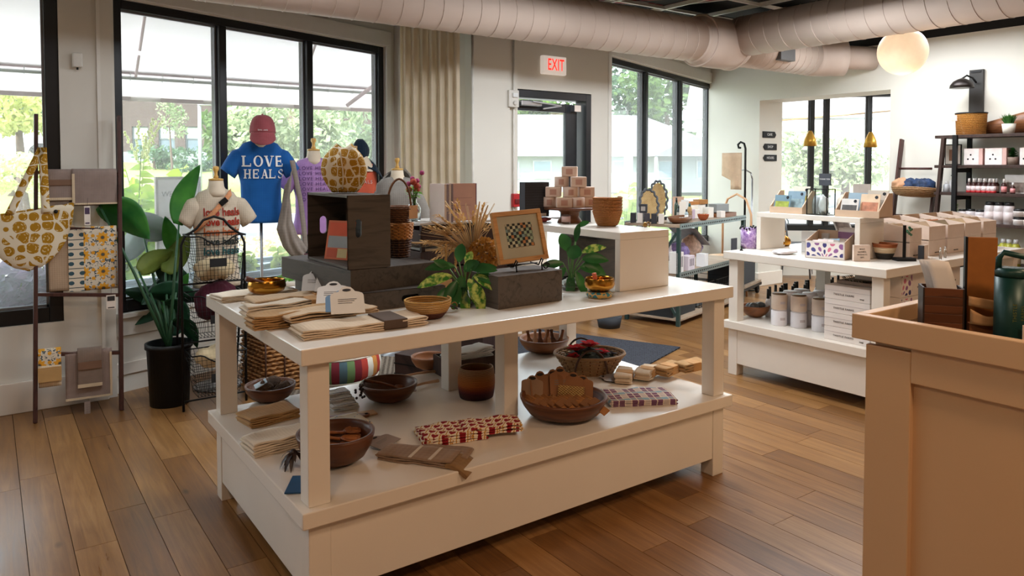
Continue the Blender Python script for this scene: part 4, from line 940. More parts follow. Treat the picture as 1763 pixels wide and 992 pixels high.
# slab serif capitals
def serif(s, x0, z0, h, wch, st=.22, adv=1.15):
    G = {'L': [(0, 0, .22, 1), (0, 0, .9, .12), (-.1, .9, .35, 1), (-.1, 0, .2, .1), (.8, 0, .9, .3)], 'H': [(0.05, 0, .27, 1), (.68, 0, .9, 1), (.27, .45, .68, .56), (-.05, 0, .37, .09), (-.05, .91, .37, 1), (.58, 0, 1, .09), (.58, .91, 1, 1)],
         'E': [(.05, 0, .27, 1), (.05, 0, .85, .12), (.05, .88, .85, 1), (.27, .45, .65, .56), (.77, 0, .87, .28), (.77, .72, .87, 1), (.6, .35, .68, .66)]}
    return G
def poly_letter(mb, ch, x, z, h, w):
    def q(*pts): mb.add([(x+a*w, 0, z+b_*h) for a, b_ in pts], [tuple(range(len(pts)))])
    def strip(p, q_, n=4, t=.2):
        for k in range(n):
            a0 = k/n; a1 = (k+1)/n; P0 = (p[0]+(q_[0]-p[0])*a0, p[1]+(q_[1]-p[1])*a0); P1 = (p[0]+(q_[0]-p[0])*a1, p[1]+(q_[1]-p[1])*a1); q((P0[0]-t/2, P0[1]), (P0[0]+t/2, P0[1]), (P1[0]+t/2, P1[1]), (P1[0]-t/2, P1[1]))
    if ch == 'O':
        n = 20
        for k in range(n):
            a0, a1 = 2*PI*k/n, 2*PI*(k+1)/n; f = lambda a, r1, r2: (.5+r1*math.cos(a), .5+r2*math.sin(a))
            q(f(a0, .3, .42), f(a0, .52, .52), f(a1, .52, .52), f(a1, .3, .42))
        return
    if ch == 'V': strip((.15, 1), (.5, 0), t=.24); strip((.88, 1), (.55, 0), t=.1); q((-.05, .92), (.38, .92), (.38, 1), (-.05, 1)); q((.68, .92), (1.08, .92), (1.08, 1), (.68, 1)); return
    if ch == 'A': strip((.5, 1), (.15, 0), t=.1); strip((.5, 1), (.85, 0), t=.24); q((.28, .3), (.72, .3), (.72, .38), (.28, .38)); q((-.02, 0), (.32, 0), (.32, .08), (-.02, .08)); q((.62, 0), (1.05, 0), (1.05, .08), (.62, .08)); return
    if ch == 'S':
        pts = [(.85, .75), (.7, .94), (.45, .97), (.22, .85), (.2, .7), (.4, .56), (.65, .46), (.82, .3), (.78, .12), (.5, .03), (.25, .06), (.12, .25)]
        for a, b_ in zip(pts, pts[1:]): q((a[0]-.07, a[1]-.05), (a[0]+.07, a[1]+.05), (b_[0]+.07, b_[1]+.05), (b_[0]-.07, b_[1]-.05))
        return
    for r in serif('', 0, 0, 0, 0)[ch]:
        n = 3
        for k in range(n):
            x0_ = r[0]+(r[2]-r[0])*k/n; x1_ = r[0]+(r[2]-r[0])*(k+1)/n
            for j in range(2): z0_ = r[1]+(r[3]-r[1])*j/2; z1_ = r[1]+(r[3]-r[1])*(j+1)/2; q((x0_, z0_), (x1_, z0_), (x1_, z1_), (x0_, z1_))
def serif_word(s, cx, z, h, w, gap, mat, parent, warp):
    tot = len(s)*w+(len(s)-1)*gap; x = cx-tot/2
    for ch in s:
        mb = MB(); poly_letter(mb, ch, x, z, h, w); mb.v = [warp(Vector(v)) for v in mb.v]; O('lettering', mb, mat, parent); x += w+gap
serif_word('LOVE', .015, zs-.19, .078, .062, .012, PRW, m1, wp); serif_word('HEALS', .02, zs-.275, .066, .047, .010, PRW, m1, wp)
# cap resting on it: its own thing
p = atY(449, 244, 5.40); cp = thing('baseball_cap', 'dusty rose baseball cap on top of the blue tee mannequin', 'cap', (p.x+.005, 5.37, zs+.02), math.radians(-16)); ROSE = cloth('rose_twill', '9c5157', 500, .1)
capf = lambda u, v: (math.cos(2*PI*u)*.088*math.cos(v*PI/2)**.6*(1+.02*math.cos(12*PI*u)), math.sin(2*PI*u)*.1*math.cos(v*PI/2)**.6, .03+.13*math.sin(v*PI/2))
O('crown', MB().sheet(capf, 36, 10, .002, cu=True), ROSE, cp); O('button', MB().ball((0, 0, .162), .008, 8, 5), ROSE, cp)
O('brim', MB().sheet(lambda u, v: (.087*math.sin((u-.5)*2.3)*(1+.12*v), -.098*math.cos((u-.5)*2.3)-.045*v*math.cos((u-.5)*2.6)**.5, .036-.095*v*math.cos((u-.5)*2.6)**.5), 16, 8, .003), ROSE, cp)
lettering('love heals', .017, PRW, cp, (0, -.099, .05), (PI/2-.25, 0, 0))
# oatmeal tee
m2, zs, zh, H, wp = mannequin('shirt_mannequin', 'mannequin in a cream tee printed with five rows of love heals', 372, 325, 492, 5.24, .155, OATM, math.radians(-4), sl_len=.16, stand=True)
for k, (c_, nm) in enumerate([('c2503f', 'ink_red'), ('c9432f', 'ink_scarlet'), ('e08a55', 'ink_orange'), ('3f4a44', 'ink_black'), ('3a7a7c', 'ink_teal')]):
    lettering('love heals', .072, plain(nm, c_, .8), m2, (.02, 0, zs-.155-.066*k), XZ, bold=.0022, sx=.82, warp=wp)
sg = O('sling_strap', MB().sheet(lambda u, v: wp(Vector((.09-.24*v+(u-.5)*.0, 0, zs-.02-.26*v+(u-.5)*.045)))-Vector((0, .006, 0)), 2, 14, .002), cloth('peach_webbing', 'd9976b', 300), m2)
O('strap_buckle', MB().T(tuple(wp(Vector((.03, 0, zs-.085)))-Vector((0, .012, 0))), 0, 0, -.7).box(-.028, -.006, -.018, .028, .006, .018), BLACK, sg, .003)
# lilac tee
m3, zs, zh, H, wp = mannequin('shirt_mannequin', 'mannequin in a lilac tee printed with rows of LOVE behind the crate', 540, 272, 402, 5.55, .165, LIL, math.radians(-14))
lettering('\n'.join(['LOVE HEALS']*7), .038, plain('plum_ink', '6a4a80', .8), m3, (.0, 0, zs-.20), XZ, spacing=1.25, line=1.05, sx=.95, warp=wp)
tb = thing('canvas_tote', 'grey taupe canvas tote bag hanging beside the lilac tee', 'bag', (2.02, 5.30, 0)); CAN = cloth('taupe_canvas', '8f857c', 300, .14)
p0 = atY(505, 285, 5.30); p1 = atY(527, 440, 5.30)
def lp(px, py, Y_=5.30): q = atY(px, py, Y_); return Vector((q.x-2.02, q.y-5.30, q.z))
SA = [lp(503, 276), lp(510, 310), lp(518, 350), lp(524, 400), lp(526, 430)]
def polyf(P_, v): k = min(len(P_)-1.0001, v*(len(P_)-1)); i = int(k); return P_[i].lerp(P_[i+1], k-i)
O('strap', MB().sheet(lambda u, v: polyf(SA, v)+Vector(((u-.5)*.038, 0, 0)), 2, 16, .003), CAN, tb)
BL = [lp(490, 320), lp(484, 360), lp(476, 395), lp(487, 425), lp(500, 440), lp(515, 448)]; BR_ = [lp(503, 290), lp(499, 340), lp(503, 380), lp(512, 405), lp(522, 418), lp(529, 428)]
O('bag_body', MB().sheet(lambda u, v: polyf(BL, v).lerp(polyf(BR_, v), u)+Vector((0, -.03*math.sin(PI*u)-.012*math.sin(u*14+v*9)*math.sin(PI*u), 0)), 16, 20, .004), CAN, tb)
O('care_label', MB().T(tuple(lp(523, 436)-Vector((0, .03, 0)))).box(-.02, -.002, -.04, .02, .002, .0), plain('maroon_print', '5d3038', .7), tb)
# black shawl over coral tank with a small cross body bag form
m4, zs, zh, H, wp = mannequin('shirt_mannequin', 'mannequin in a coral tank and black shawl in the right pane', 622, 278, 400, 5.85, .13, ORG, math.radians(-17), sleeves=False, wood_top=False)
lettering('HEALS', .042, PRW, m4, (.015, 0, zs-.175), XZ, spacing=1.2, warp=wp)
O('chest_form', MB().T((0, 0, zs)).sheet(lambda u, v: (math.cos(2*PI*u)*(.05+.075*v), math.sin(2*PI*u)*(.05+.045*v), .05-.135*v), 24, 6, cu=True), MS, m4)
SH = cloth('black_shawl_cloth', '1d2c3c', 300, .2)
O('shawl', MB().sheet(lambda u, v: (.02+.20*v+.03*u, -.09+.12*(1-u)+.02*math.sin(v*9), zs+.05-.05*v-.22*v*v-(.11-.03*v)*u), 8, 14, .006), SH, m4)
HX = MB(); HX.T((-.01, 0, zs+.03)).sheet(lambda u, v: (math.cos(2*PI*u)*.07*math.sin(PI*(.15+.8*v))**.7*(1+.12*math.sin(6*PI*u+v*3)), math.sin(2*PI*u)*.07*math.sin(PI*(.15+.8*v))**.7, -.03+.19*v), 26, 12, .004, cu=True)
hx = O('head_scarf', HX, SH, m4); O('print_patch', MB().T((-.055, -.05, zs+.09), -.5).box(-.02, -.006, -.05, .02, .0, .04), ochre('scarf_print', 40), hx, .004)
# grey hoodie
m5, zs, zh, H, wp = mannequin('shirt_mannequin', 'mannequin in a grey hooded sweatshirt in front of the curtain', 684, 305, 400, 5.32, .17, GREYK, math.radians(-18), sl_len=.36)
O('hood', MB().T((0, .01, zs-.05)).sheet(lambda u, v: (math.cos(PI*(1.15*u-.075))*(.075+.035*math.sin(PI*v)), .01+math.sin(PI*(1.15*u-.075))*(.06+.03*math.sin(PI*v)), .095*v+.02*math.sin(5*u)), 26, 8, .012), GREYK, m5)
# other things in the bay: small potted fern on a white stone bowl
st = thing('potted_plant', 'small green plant in a round white planter behind the brass bowl', 'plant', tuple(atY(495, 492, 5.1)))
st.location.z = atY(495, 500, 5.1).z
O('planter_bowl', MB().lathe([(.05, 0), (.1, .02), (.115, .07), (.11, .075), (.09, .07), (.01, .06)], 24), plain('white_stoneware', 'd9d3c6', .7), st)
mb = MB(); rg = random.Random(5)
for k in range(26): a = rg.uniform(0, 2*PI); mb.leaf((math.cos(a)*.03, math.sin(a)*.03, .065), (math.cos(a), math.sin(a), rg.uniform(.4, 1.5)), rg.uniform(.08, .13), .025, curl=.7, n=4)
O('foliage', mb, leaf_mat('fern_leaf', '4f9a3a', '9ccf5c', .4), st, kind='stuff')
zb_ = st.location.z; t = thing('plant_stand', 'dark plant stand under the round white planter', 'stand', (st.location.x, st.location.y, 0)); O('stand_top', box(-.12, -.12, zb_-.02, .12, .12, zb_), DB, t, .003)
for x in (-.1, .1):
    for y in (-.1, .1): O('leg', box(x-.012, y-.012, 0, x+.012, y+.012, zb_-.02), DB, t)

# ------------------------------------------------------------------ curtain
CU = leaf_mat('cream_curtain_cloth', 'e6dac4', 'f0e6d4', .5, .9); cu = thing('curtain', 'cream pleated curtain hanging right of the bay window', 'curtain', (0, 0, 0))
ca, cb2 = atY(689, 100, 5.62), atY(791, 100, 5.27); ca.z = cb2.z = 0; cd = cb2-ca; cn = Vector((-cd.y, cd.x, 0)).normalized()
def curt(u, v):
    k = 7; amp = .016+.008*(v); ph = 2*PI*k*(u+.01*math.sin(7*u)); p = ca+cd*(u+.012*math.sin(ph*2)/k)+cn*(amp*math.sin(ph)*(1 if v < .93 else .7)); p.z = .02+2.72*v; return p
O('curtain_panel', MB().sheet(curt, 160, 24, .003), CU, cu); O('header_tape', MB().sheet(lambda u, v: curt(u, .985+.015*v)+cn*-.003, 160, 1, .005), CU, cu)
O('curtain_rod', MB().tube([ca+Vector((-.02, 0, 2.755)), cb2+Vector((.03, 0, 2.755))], .01, 8), BLACK, cu)

# ------------------------------------------------------------------ floor things
MAT_ = B('ribbed_mat', .95, 0, .1); x, y, z = MAT_.xyz(MAT_.co()); nn = MAT_.noise(MAT_.co(), 60, 3); MAT_.col(MAT_.mix(((x*260).sin()*.5+(y*260).sin()*.5+nn).gt(.55), '26272b', '4e5058')); MAT_.bump((x*260).sin()+(y*260).sin(), .4, .003); MAT_ = MAT_.m
def floor_quad(name, label, cat, P_, mat, h=.012):
    c = sum((Vector((p[0], p[1], 0)) for p in P_), Vector())/len(P_); o = O(name, MB().prism([(p[0]-c.x, p[1]-c.y) for p in P_], 0, h), mat, loc=(c.x, c.y, .001), bevel=.003); return tag(o, label, cat)
a_, b_, c_ = at(1172, 600, 0), at(1003, 558, 0), at(1060, 618, 0)
floor_quad('door_mat', 'charcoal ribbed door mat on the floor behind the long table', 'mat', [(4.64, 4.11), (4.10, 5.33), (2.75, 4.72), (3.3, 3.62)], MAT_)
SIS = B('sisal_rug', .95, 0, .1); x, y, z = SIS.xyz(SIS.co(rot=(0, 0, .5))); nn = SIS.noise(SIS.co(), 90, 3); SIS.col(SIS.ramp((x*180).sin()*.2+nn, [(.3, '5b5046'), (.7, '8d8172')])); SIS.bump((x*180).sin(), .5, .004); SIS = SIS.m
floor_quad('woven_rug', 'grey brown woven rug under the bay window mannequins', 'rug', [(1.5, 4.35), (3.0, 4.35), (3.0, 5.25), (1.5, 5.25)], SIS, .01)
# woven hamper
def weave_mat(name, c1, c2, s=90):
    if name in MATS: return MATS[name]
    b = B(name, .75, 0, .25); x, y, z = b.xyz(b.co()); k = ((x+y)*s).sin()*((z)*s*1.4).sin(); n = b.noise(b.co(), 20, 3); b.col(b.ramp(k*.25+n, [(.25, c1), (.7, c2)])); b.bump(k, .7, .006); MATS[name] = b.m; return b.m
HW_ = weave_mat('hamper_weave', '6b4526', 'b88552', 120)
def wicker(mb, prof, rows, rods, r=.004, amp=.004, sq=None):
    """horizontal strands weaving round vertical rods; prof(t)->(radius,z); sq=(ax,ay) stretches"""
    ax, ay = sq or (1, 1); n = rods*4
    for j in range(rows):
        R, z = prof(j/(rows-1)); mb.tube([(ax*math.cos(2*PI*i/n)*(R+amp*math.cos(2*PI*i/4+PI*j)), ay*math.sin(2*PI*i/n)*(R+amp*math.cos(2*PI*i/4+PI*j)), z) for i in range(n)], r, 4, True)
def rods(mb, prof, n, r=.003, sq=None, k=8):
    ax, ay = sq or (1, 1)
    for i in range(n): mb.tube([(ax*math.cos(2*PI*i/n)*prof(q/k)[0], ay*math.sin(2*PI*i/n)*prof(q/k)[0], prof(q/k)[1]) for q in range(k+1)], r, 4)
hp_ = thing('wicker_hamper', 'square woven wicker hamper on the floor behind the long table', 'hamper', (1.62, 4.98, 0), math.radians(8))
O('hamper_body', MB().box(-.2, -.17, 0, .2, .17, .42), HW_, hp_, .02); mb = MB()
for j in range(15):
    z = .015+.028*j; s_ = .004*(-1)**j; n = 14
    ring = [(-.203+.406*i/n, -.173-s_*math.cos(PI*i), z) for i in range(n)]+[(.203, -.173+.346*i/n, z) for i in range(n)]+[(.203-.406*i/n, .173, z) for i in range(n)]+[(-.203-s_*math.cos(PI*i), .173-.346*i/n, z) for i in range(n)]
    mb.tube(ring, .011, 5, True)
O('woven_strand', mb, HW_, hp_, kind='stuff')
for x in (-.2, -.07, .07, .2): O('corner_rod', MB().tube([(x, -.182, 0), (x, -.182, .43)], .006, 6), plain('dark_cane', '4a2c1a', .6), hp_)
# striped pouf
PF = B('striped_pouf_cloth', .9, 0, .1); x, y, z = PF.xyz(PF.co()); an = y.at2(x)*(36/(2*PI)); f_ = an.fr()
PF.col(PF.ramp((an.fl()*.37).fr(), [(0, 'b4453a'), (.18, '6f8a5a'), (.36, 'e0d8c8'), (.54, '7b3038'), (.72, 'c98a4a'), (.86, '53686f')], 'CONSTANT')); PF.bump(f_, .3, .004); PF = PF.m
t = thing('floor_pouf', 'round striped floor pouf behind the long table', 'pouf', (2.02, 4.98, .012)); O('pouf_body', MB().lathe([(.001, 0), (.27, .0), (.305, .04), (.31, .1), (.3, .155), (.26, .175), (.001, .19)], 48), PF, t)
for z, r_ in ((.005, .285), (.168, .285)): O('piping', MB().tube([(r_*math.cos(a), r_*math.sin(a), z) for a in [2*PI*k/40 for k in range(40)]], .007, 6, True), plain('cream_piping', 'd9cfbc', .8), t)
t = thing('wooden_box', 'low black wooden box on the rug right of the striped pouf', 'box', (2.50, 4.55, .012), math.radians(25)); O('box_body', MB().box(-.2, -.12, 0, .2, .12, .2), DB, t, .003); 
for z in (.06, .13): O('board_joint', box(-.203, -.123, z, .203, .123, z+.008), BLACK, t)
t = thing('wooden_box', 'dark brown wooden box further back on the rug', 'box', (3.35, 5.02, .0), math.radians(20)); O('box_body', box(-.25, -.12, 0, .25, .12, .28), DB, t, .003)
# ================================================================== GOODS ON THE LONG TABLE
ZT1, ZS1 = .9205, .3905
WAL = wood('walnut', '331a0e', '62381f', .38, (1, 1, 7), 3, .15); WAL2 = wood('light_walnut', '4f2c17', '855331', .4, (1, 1, 7), 3, .15); OLV = wood('spoon_wood', '5a3018', '94592f', .4, (7, 1, 1), 4, .15)
BRASS = plain('singing_brass', 'b98233', .22, 1, var=.1, scale=20, bump=.05)
def P1(px, py): p = at(px, py, ZT1); return Vector((p.x, p.y, ZT1))
def PS(px, py): p = at(px, py, ZS1); return Vector((p.x, p.y, ZS1))
def bowl_prof(R, h, th=.008, ft=.45):
    return [(.001, 0), (R*ft, 0), (R*(ft+.3), h*.22), (R*.93, h*.6), (R*.99, h*.88), (R, h), (R-th, h), (R*.98-th, h*.85), (R*.9-th, h*.6), (R*(ft+.26)-th, h*.27), (R*ft*.8, th*1.2), (.001, th*1.2)]
def bowl(label, loc, R, h, mat, name='wooden_bowl', th=.01, ft=.45, group=None):
    t = thing(name, label, 'bowl', loc, group=group); O('bowl_body', MB().lathe(bowl_prof(R, h, th, ft), 48), mat, t); return t
# brass singing bowls
def singing(label, loc, R, h, rz, cushion=None, mcol='5a2c1a'):
    t = thing('singing_bowl', label, 'bowl', loc, rz); b0 = .03 if cushion else 0
    O('bowl_body', MB().T((0, 0, b0)).lathe([(.001, 0), (R*.55, 0), (R*.9, h*.25), (R, h*.52), (R*.97, h*.8), (R*.94, h*.97), (R*.93, h), (R*.89, h), (R*.91, h*.8), (R*.94, h*.52), (R*.84, h*.27), (R*.5, h*.06), (.001, h*.06)], 40), BRASS, t)
    if cushion: O('ring_cushion', MB().T((0, 0, .014)).sheet(lambda u, v: ((R*.62+.018*math.cos(2*PI*v))*math.cos(2*PI*u), (R*.62+.018*math.cos(2*PI*v))*math.sin(2*PI*u), .014*math.sin(2*PI*v)), 32, 10, cu=True), cushion, t)
    return t
singing('brass singing bowl resting on stacked towels at the left end of the table', P1(462, 515)+Vector((0, .02, .022)), .082, .062, 0)
p = P1(462, 515)+Vector((-.055, .03, .085))
t = thing('wooden_striker', 'dark wooden striker leaning in the left brass singing bowl', 'striker', p, math.radians(-10)); O('rod', MB().tube([(-.03, -.03, .012), (.04, .02, -.02)], [.012, .010], 10), plain('striker_wood', '5a2c1a', .5), t)
TQ = B('teal_brocade', .6); n = TQ.voro(TQ.co(), 45, 'DISTANCE_TO_EDGE'); TQ.col(TQ.mix(n.lt(.12), '2c7c8c', 'c9a35a')); TQ = TQ.m
singing('gold singing bowl on a teal ring cushion in front of the white riser', P1(1032, 512), .068, .058, 0, TQ)
p = P1(1032, 512)+Vector((-.02, .0, .075)); t = thing('wooden_striker', 'orange leather wrapped striker standing in the gold singing bowl', 'striker', p); O('rod', MB().tube([(0, 0, -.03), (-.012, .0, .035)], .010, 10), plain('striker_orange', 'c0592c', .6), t)
# folded textiles
def towel(name, label, cat, loc, rz, w, d, n, t_, mat, wav=.006, parts='folded_cloth', group=None, droop=None, tilt=None):
    t = thing(name, label, cat, loc, rz, group); sd = Vector((loc[0]*7, loc[1]*5, 0)); pts = []
    for i in range(n):
        z = t_*(i+.5); xs = [-.5+.1*k for k in range(11)]
        if i % 2: xs = xs[::-1]
        for x in xs: pts.append((x*w*(1-.02*random.random()), z))
        if i < n-1: s_ = 1 if i % 2 == 0 else -1; pts.append((s_*w*.5+s_*t_*.5, z+t_*.5))
    m = len(pts)
    def f(u, v):
        k = min(m-1, int(round(u*(m-1)))); x, z = pts[k]; y = (v-.5)*d; q = z/(n*t_)
        z += wav*q*(noise.noise(Vector((x*9, y*9, 0))+sd)+.5)*1.2+.15*t_*math.sin(x*60+z*300); y += .012*noise.noise(Vector((x*20, z*40, v*3))+sd)
        if droop: z -= droop(x, y)
        return (x, y, max(z, .0006 if not droop else -9))
    O(parts, MB().sheet(f, m-1, 10, t_*.72), mat, t); return t
def card(name, label, loc, rz, w, h, col_, tilt=.5, hole=True, cat='card', par=None, group=None, th=.0015, lines=True):
    """scalloped hang card with an oval hole, lying back at an angle"""
    t = thing(name, label, cat, loc, rz, group) if par is None else par
    top = [(-w/2, h*.72), (-w*.46, h*.80), (-w*.36, h*.85), (-w*.25, h*.88), (-w*.20, h*.96), (-w*.13, h*1.05), (0, h*1.09)]; top += [(-x, z) for x, z in top[-2::-1]]; M_ = Matrix.Rotation(tilt, 4, 'X')
    vs = []; ring_o = [(-w/2, 0)]+[(w/2, 0)]+top[::-1]
    mb = MB(); mb.m = M_; mb.add([(x, y_, z) for y_ in (0, th) for x, z in ring_o], [tuple(range(len(ring_o))), tuple(range(2*len(ring_o)-1, len(ring_o)-1, -1))]+[(i, (i+1) % len(ring_o)+0, len(ring_o)+(i+1) % len(ring_o), len(ring_o)+i) for i in range(len(ring_o))])
    c = O('card', mb, plain('card_'+col_, col_, .75, var=.05), t)
    if hole: mb = MB(); mb.m = M_; mb.T_ = 0; mb.add([(.016*math.cos(a), -.0006, h*.93+.007*math.sin(a)) for a in [2*PI*k/12 for k in range(12)]], [tuple(range(12))]); O('hanger_hole', mb, plain('hole_dark', '2b231d', .9), c)
    if lines:
        mb = MB(); mb.m = M_
        for k, q in enumerate((.55, .48, .40)): mb.add([(-w*.28, -.0005, h*q), (w*(.28-.07*k), -.0005, h*q), (w*(.28-.07*k), -.0005, h*(q+.025)), (-w*.28, -.0005, h*(q+.025))], [(0, 1, 2, 3)])
        O('print_lines', mb, plain('print_grey', '6f6a66', .8), c)
    return t
LINEN = cloth('natural_linen', 'c3a888', 500, .1); LINEN2 = cloth('oat_linen', 'd0bba0', 500, .08); FLX = cloth('flax_cloth', 'b08a5c', 450, .14); FLW = cloth('flour_sack', 'd9cbb6', 500, .06)
towel('folded_towels', 'thick stack of beige folded towels under the left brass bowl', 'towels', P1(440, 512)+Vector((-.0, .02, 0)), math.radians(6), .34, .15, 4, .0055, FLW)
for k, (px, py, rz, w, d, n, m, lab) in enumerate([
    (505, 524, 4, .36, .12, 5, LINEN, 'folded floral trimmed towel in front of the left brass bowl'), (500, 540, 2, .36, .09, 6, FLW, 'folded cream towel bundle with a pale card, second row on the table'),
    (520, 556, 0, .38, .10, 6, FLX, 'folded tan ribbed towel bundle nearest the left table corner')]):
    p = P1(px, py); t = towel('towel_bundle', lab, 'towels', p, math.radians(rz), w, d, n, .0075, m, .012); O('paper_band', box(.07, -d/2-.004, .002, .13, d/2+.004, n*.0075+.009), plain('kraft_band', 'b98a55', .8), t, .003)
for px, py, rz, w, h, c_, lab, tl in ((540, 523, 28, .10, .10, 'b9b6b2', 'grey scalloped hang card standing behind the towel bundles, left', -.75), (562, 524, 22, .10, .10, 'c2beb8', 'grey scalloped hang card standing just right of its twin', -.75), (572, 548, 30, .12, .12, 'dedad4', 'large white scalloped hang card on the cream towel bundle', -1.0), (590, 562, 34, .12, .10, '6f8fae', 'blue denim print hang card on the tan towel bundle', -.95), (600, 566, 36, .12, .12, 'd8cbb8', 'cream scalloped hang card beside the blue one', -.9)):
    p = P1(px, py); card('hang_card', lab, p+Vector((0, 0, .055)), math.radians(rz-55), w, h, c_, tl)
p = P1(592, 583); t = towel('linen_napkins', 'flat stack of stitched beige napkins along the front edge', 'napkins', P1(620, 566), math.radians(-3), .46, .15, 4, .0065, LINEN2, .01)
O('belly_band', box(.06, -.08, .002, .15, .08, .036), plain('dark_band', '4e3a2a', .7), t, .003)
towel('linen_napkins', 'second napkin stack with a wavy left end lying over the first', 'napkins', P1(570, 557)+Vector((.0, .01, .027)), math.radians(3), .34, .11, 3, .006, LINEN, .014)
# coiled bowls: one continuous coil winding outwards and upwards
def coiled(name, label, cat, loc, prof, turns, r, mat, seg=36, rz=0, group=None, part='coil'):
    t = thing(name, label, cat, loc, rz, group); n = turns*seg; pts = []
    for k in range(n+1): R, z = prof(k/n); a = 2*PI*k/seg; pts.append((R*math.cos(a), R*math.sin(a), z))
    O(part, MB().tube(pts, r, 5), mat, t); return t
def coilmat(name, stops, zmax, freq=150, pitch=.0075):
    if name in MATS: return MATS[name]
    b = B(name, .7, 0, .3); x, y, z = b.xyz(b.co()); an = y.at2(x); s_ = (an*freq).sin(); n = b.noise(b.co(), 30, 3); b.col(b.mix((((z*(2*PI/pitch)).sin()-.35)*.9).mx(0.0)+(s_*.12+n*.15).mx(0.0), b.ramp(z/zmax+(n-.5)*.05, stops), dk('3a2412', 1))); b.bump(s_, .5, .004); MATS[name] = b.m; return b.m  # shade in the creases between coils is mixed into the colour
SW = coilmat('straw_coil', [(0, '5b2c1c'), (.30, '6b3420'), (.34, 'c98f45'), (1, 'd9a85c')], .07)
coiled('coiled_bowl', 'small straw coil bowl with a dark patterned base on the front of the table', 'bowl', P1(741, 548)+Vector((.0, .02, .004)), lambda q: ((.003+.05*min(1, q*2.6)) if q < .38 else .053+.035*math.sin((q-.38)/.62*PI/2), .0 if q < .38 else .068*((q-.38)/.62)**1.1), 14, .0042, SW)
for k in range(9):
    pass
# leather tongs lying right of it
t = thing('leather_key_strap', 'dark curled leather piece beside the straw bowl', 'strap', P1(766, 540)); O('strap', MB().sheet(lambda u, v: (-.02+.09*u, .01*math.sin(u*6)+.02*(v-.5)+.03*u, .006+.035*u*math.sin(u*PI*.9+.3)), 14, 3, .004), plain('dark_leather', '2c1c16', .5), t)
O('buckle', MB().tube([(.06+.014*math.cos(a), .03, .02+.014*math.sin(a)) for a in [2*PI*k/14 for k in range(14)]], .0025, 6, True), plain('antique_brass', '8c6a3a', .35, .9), t)
# ochre pouch on the upright crate
t = thing('ochre_pouch', 'plump ochre printed drawstring pouch on top of the upright crate', 'pouch', (1.262, 3.02, 1.386), math.radians(-35)); OCH2 = ochre('ochre_pouch_print', 24)
def pf(u, v):
    a = 2*PI*u; q = math.sin(PI*(.12+.80*v))**.6; w_ = .095*q*(1 if v < .75 else 1-.25*(v-.75)/.25); return (math.cos(a)*w_*(1+.04*math.sin(5*a+v*6)), math.sin(a)*w_*.7*(1+.05*math.sin(7*a)), .2*v*(1+.05*math.cos(2*a)*v)+.004)
O('pouch_body', MB().sheet(pf, 44, 22, .003, cu=True), OCH2, t); O('trim_piping', MB().tube([(.012*math.sin(z_*20), -.068*math.sin(PI*(.12+.8*z_/.2))**.6-.006, z_) for z_ in [.02+.015*k for k in range(12)]], .0035, 5), CREAMC, t)
# tall wicker baskets between crate and slatted crate
WK1 = plain('golden_cane', 'b5793a', .55, var=.2, scale=40); WK2 = plain('brown_cane', '6b4426', .6, var=.25, scale=40); WK3 = plain('dark_cane', '', .6)
t = thing('wicker_basket', 'tall golden cane basket tapering to dark rods behind the upright crate', 'basket', (1.54, 3.05, 1.087)); pr = lambda q: (.042+.018*q, .004+.148*q)
mb = MB(); wicker(mb, lambda q: pr(.55+.45*q), 10, 12, .005, .004); O('golden_weave', mb, WK1, t, kind='stuff'); mb = MB(); wicker(mb, lambda q: pr(.52*q), 8, 12, .005, .004); O('dark_weave', mb, WK3, t, kind='stuff'); mb = MB(); rods(mb, pr, 12, .0035); O('stake_rods', mb, WK2, t, kind='stuff')
O('inner_liner', MB().lathe([(.001, .004), (.036, .004), (.052, .148), (.05, .148), (.034, .008), (.001, .008)], 20), WK3, t)
t = thing('hoop_basket', 'small wicker basket with a tall hoop handle behind the upright crate', 'basket', (1.54, 3.05, 1.243)); pr = lambda q: (.04+.02*q, .004+.07*q)
mb = MB(); wicker(mb, pr, 9, 14, .0042, .004); O('weave', mb, WK2, t, kind='stuff'); O('inner_liner', MB().lathe([(.001, .002), (.036, .002), (.055, .07), (.052, .07), (.001, .006)], 20), WK3, t)
O('hoop_handle', MB().tube([(-.06*math.cos(a), 0, .07+.13*math.sin(a)) for a in [PI*k/16 for k in range(17)]], .0055, 6), WK2, t); O('paper_tag', MB().T((.045, -.05, .05), .2).box(-.025, -.002, -.03, .025, 0, .03), plain('kraft_tag', 'c79a72', .8), t)
# flowers in a glass bottle
CG = B('clear_glass', .03); CG.p.inputs['Transmission Weight'].default_value = 1; CG.p.inputs['IOR'].default_value = 1.3; CG.col('eef4f4'); CG = CG.m
zc = 1.2235
p = atY(707, 378, 3.33); vs = thing('bottle_vase', 'clear glass bottle vase on the slatted crate holding purple flowers', 'vase', (p.x+.02, 3.33, zc)); O('glass_body', MB().lathe([(.001, 0), (.03, 0), (.034, .006), (.034, .065), (.026, .085), (.014, .095), (.013, .115), (.018, .12), (.016, .12), (.011, .115), (.012, .095), (.024, .083), (.032, .063), (.032, .008), (.001, .004)], 24), CG, vs)
fl = thing('flower_bunch', 'bunch of purple globe flowers and red blooms in the glass bottle', 'flowers', (p.x+.02, 3.33, zc+.01)); PUR = plain('magenta_bloom', '9c2f63', .7, var=.3, scale=60, bump=.5); RDB = plain('rust_bloom', 'a4402c', .8, var=.3, scale=60)
rg = random.Random(11)
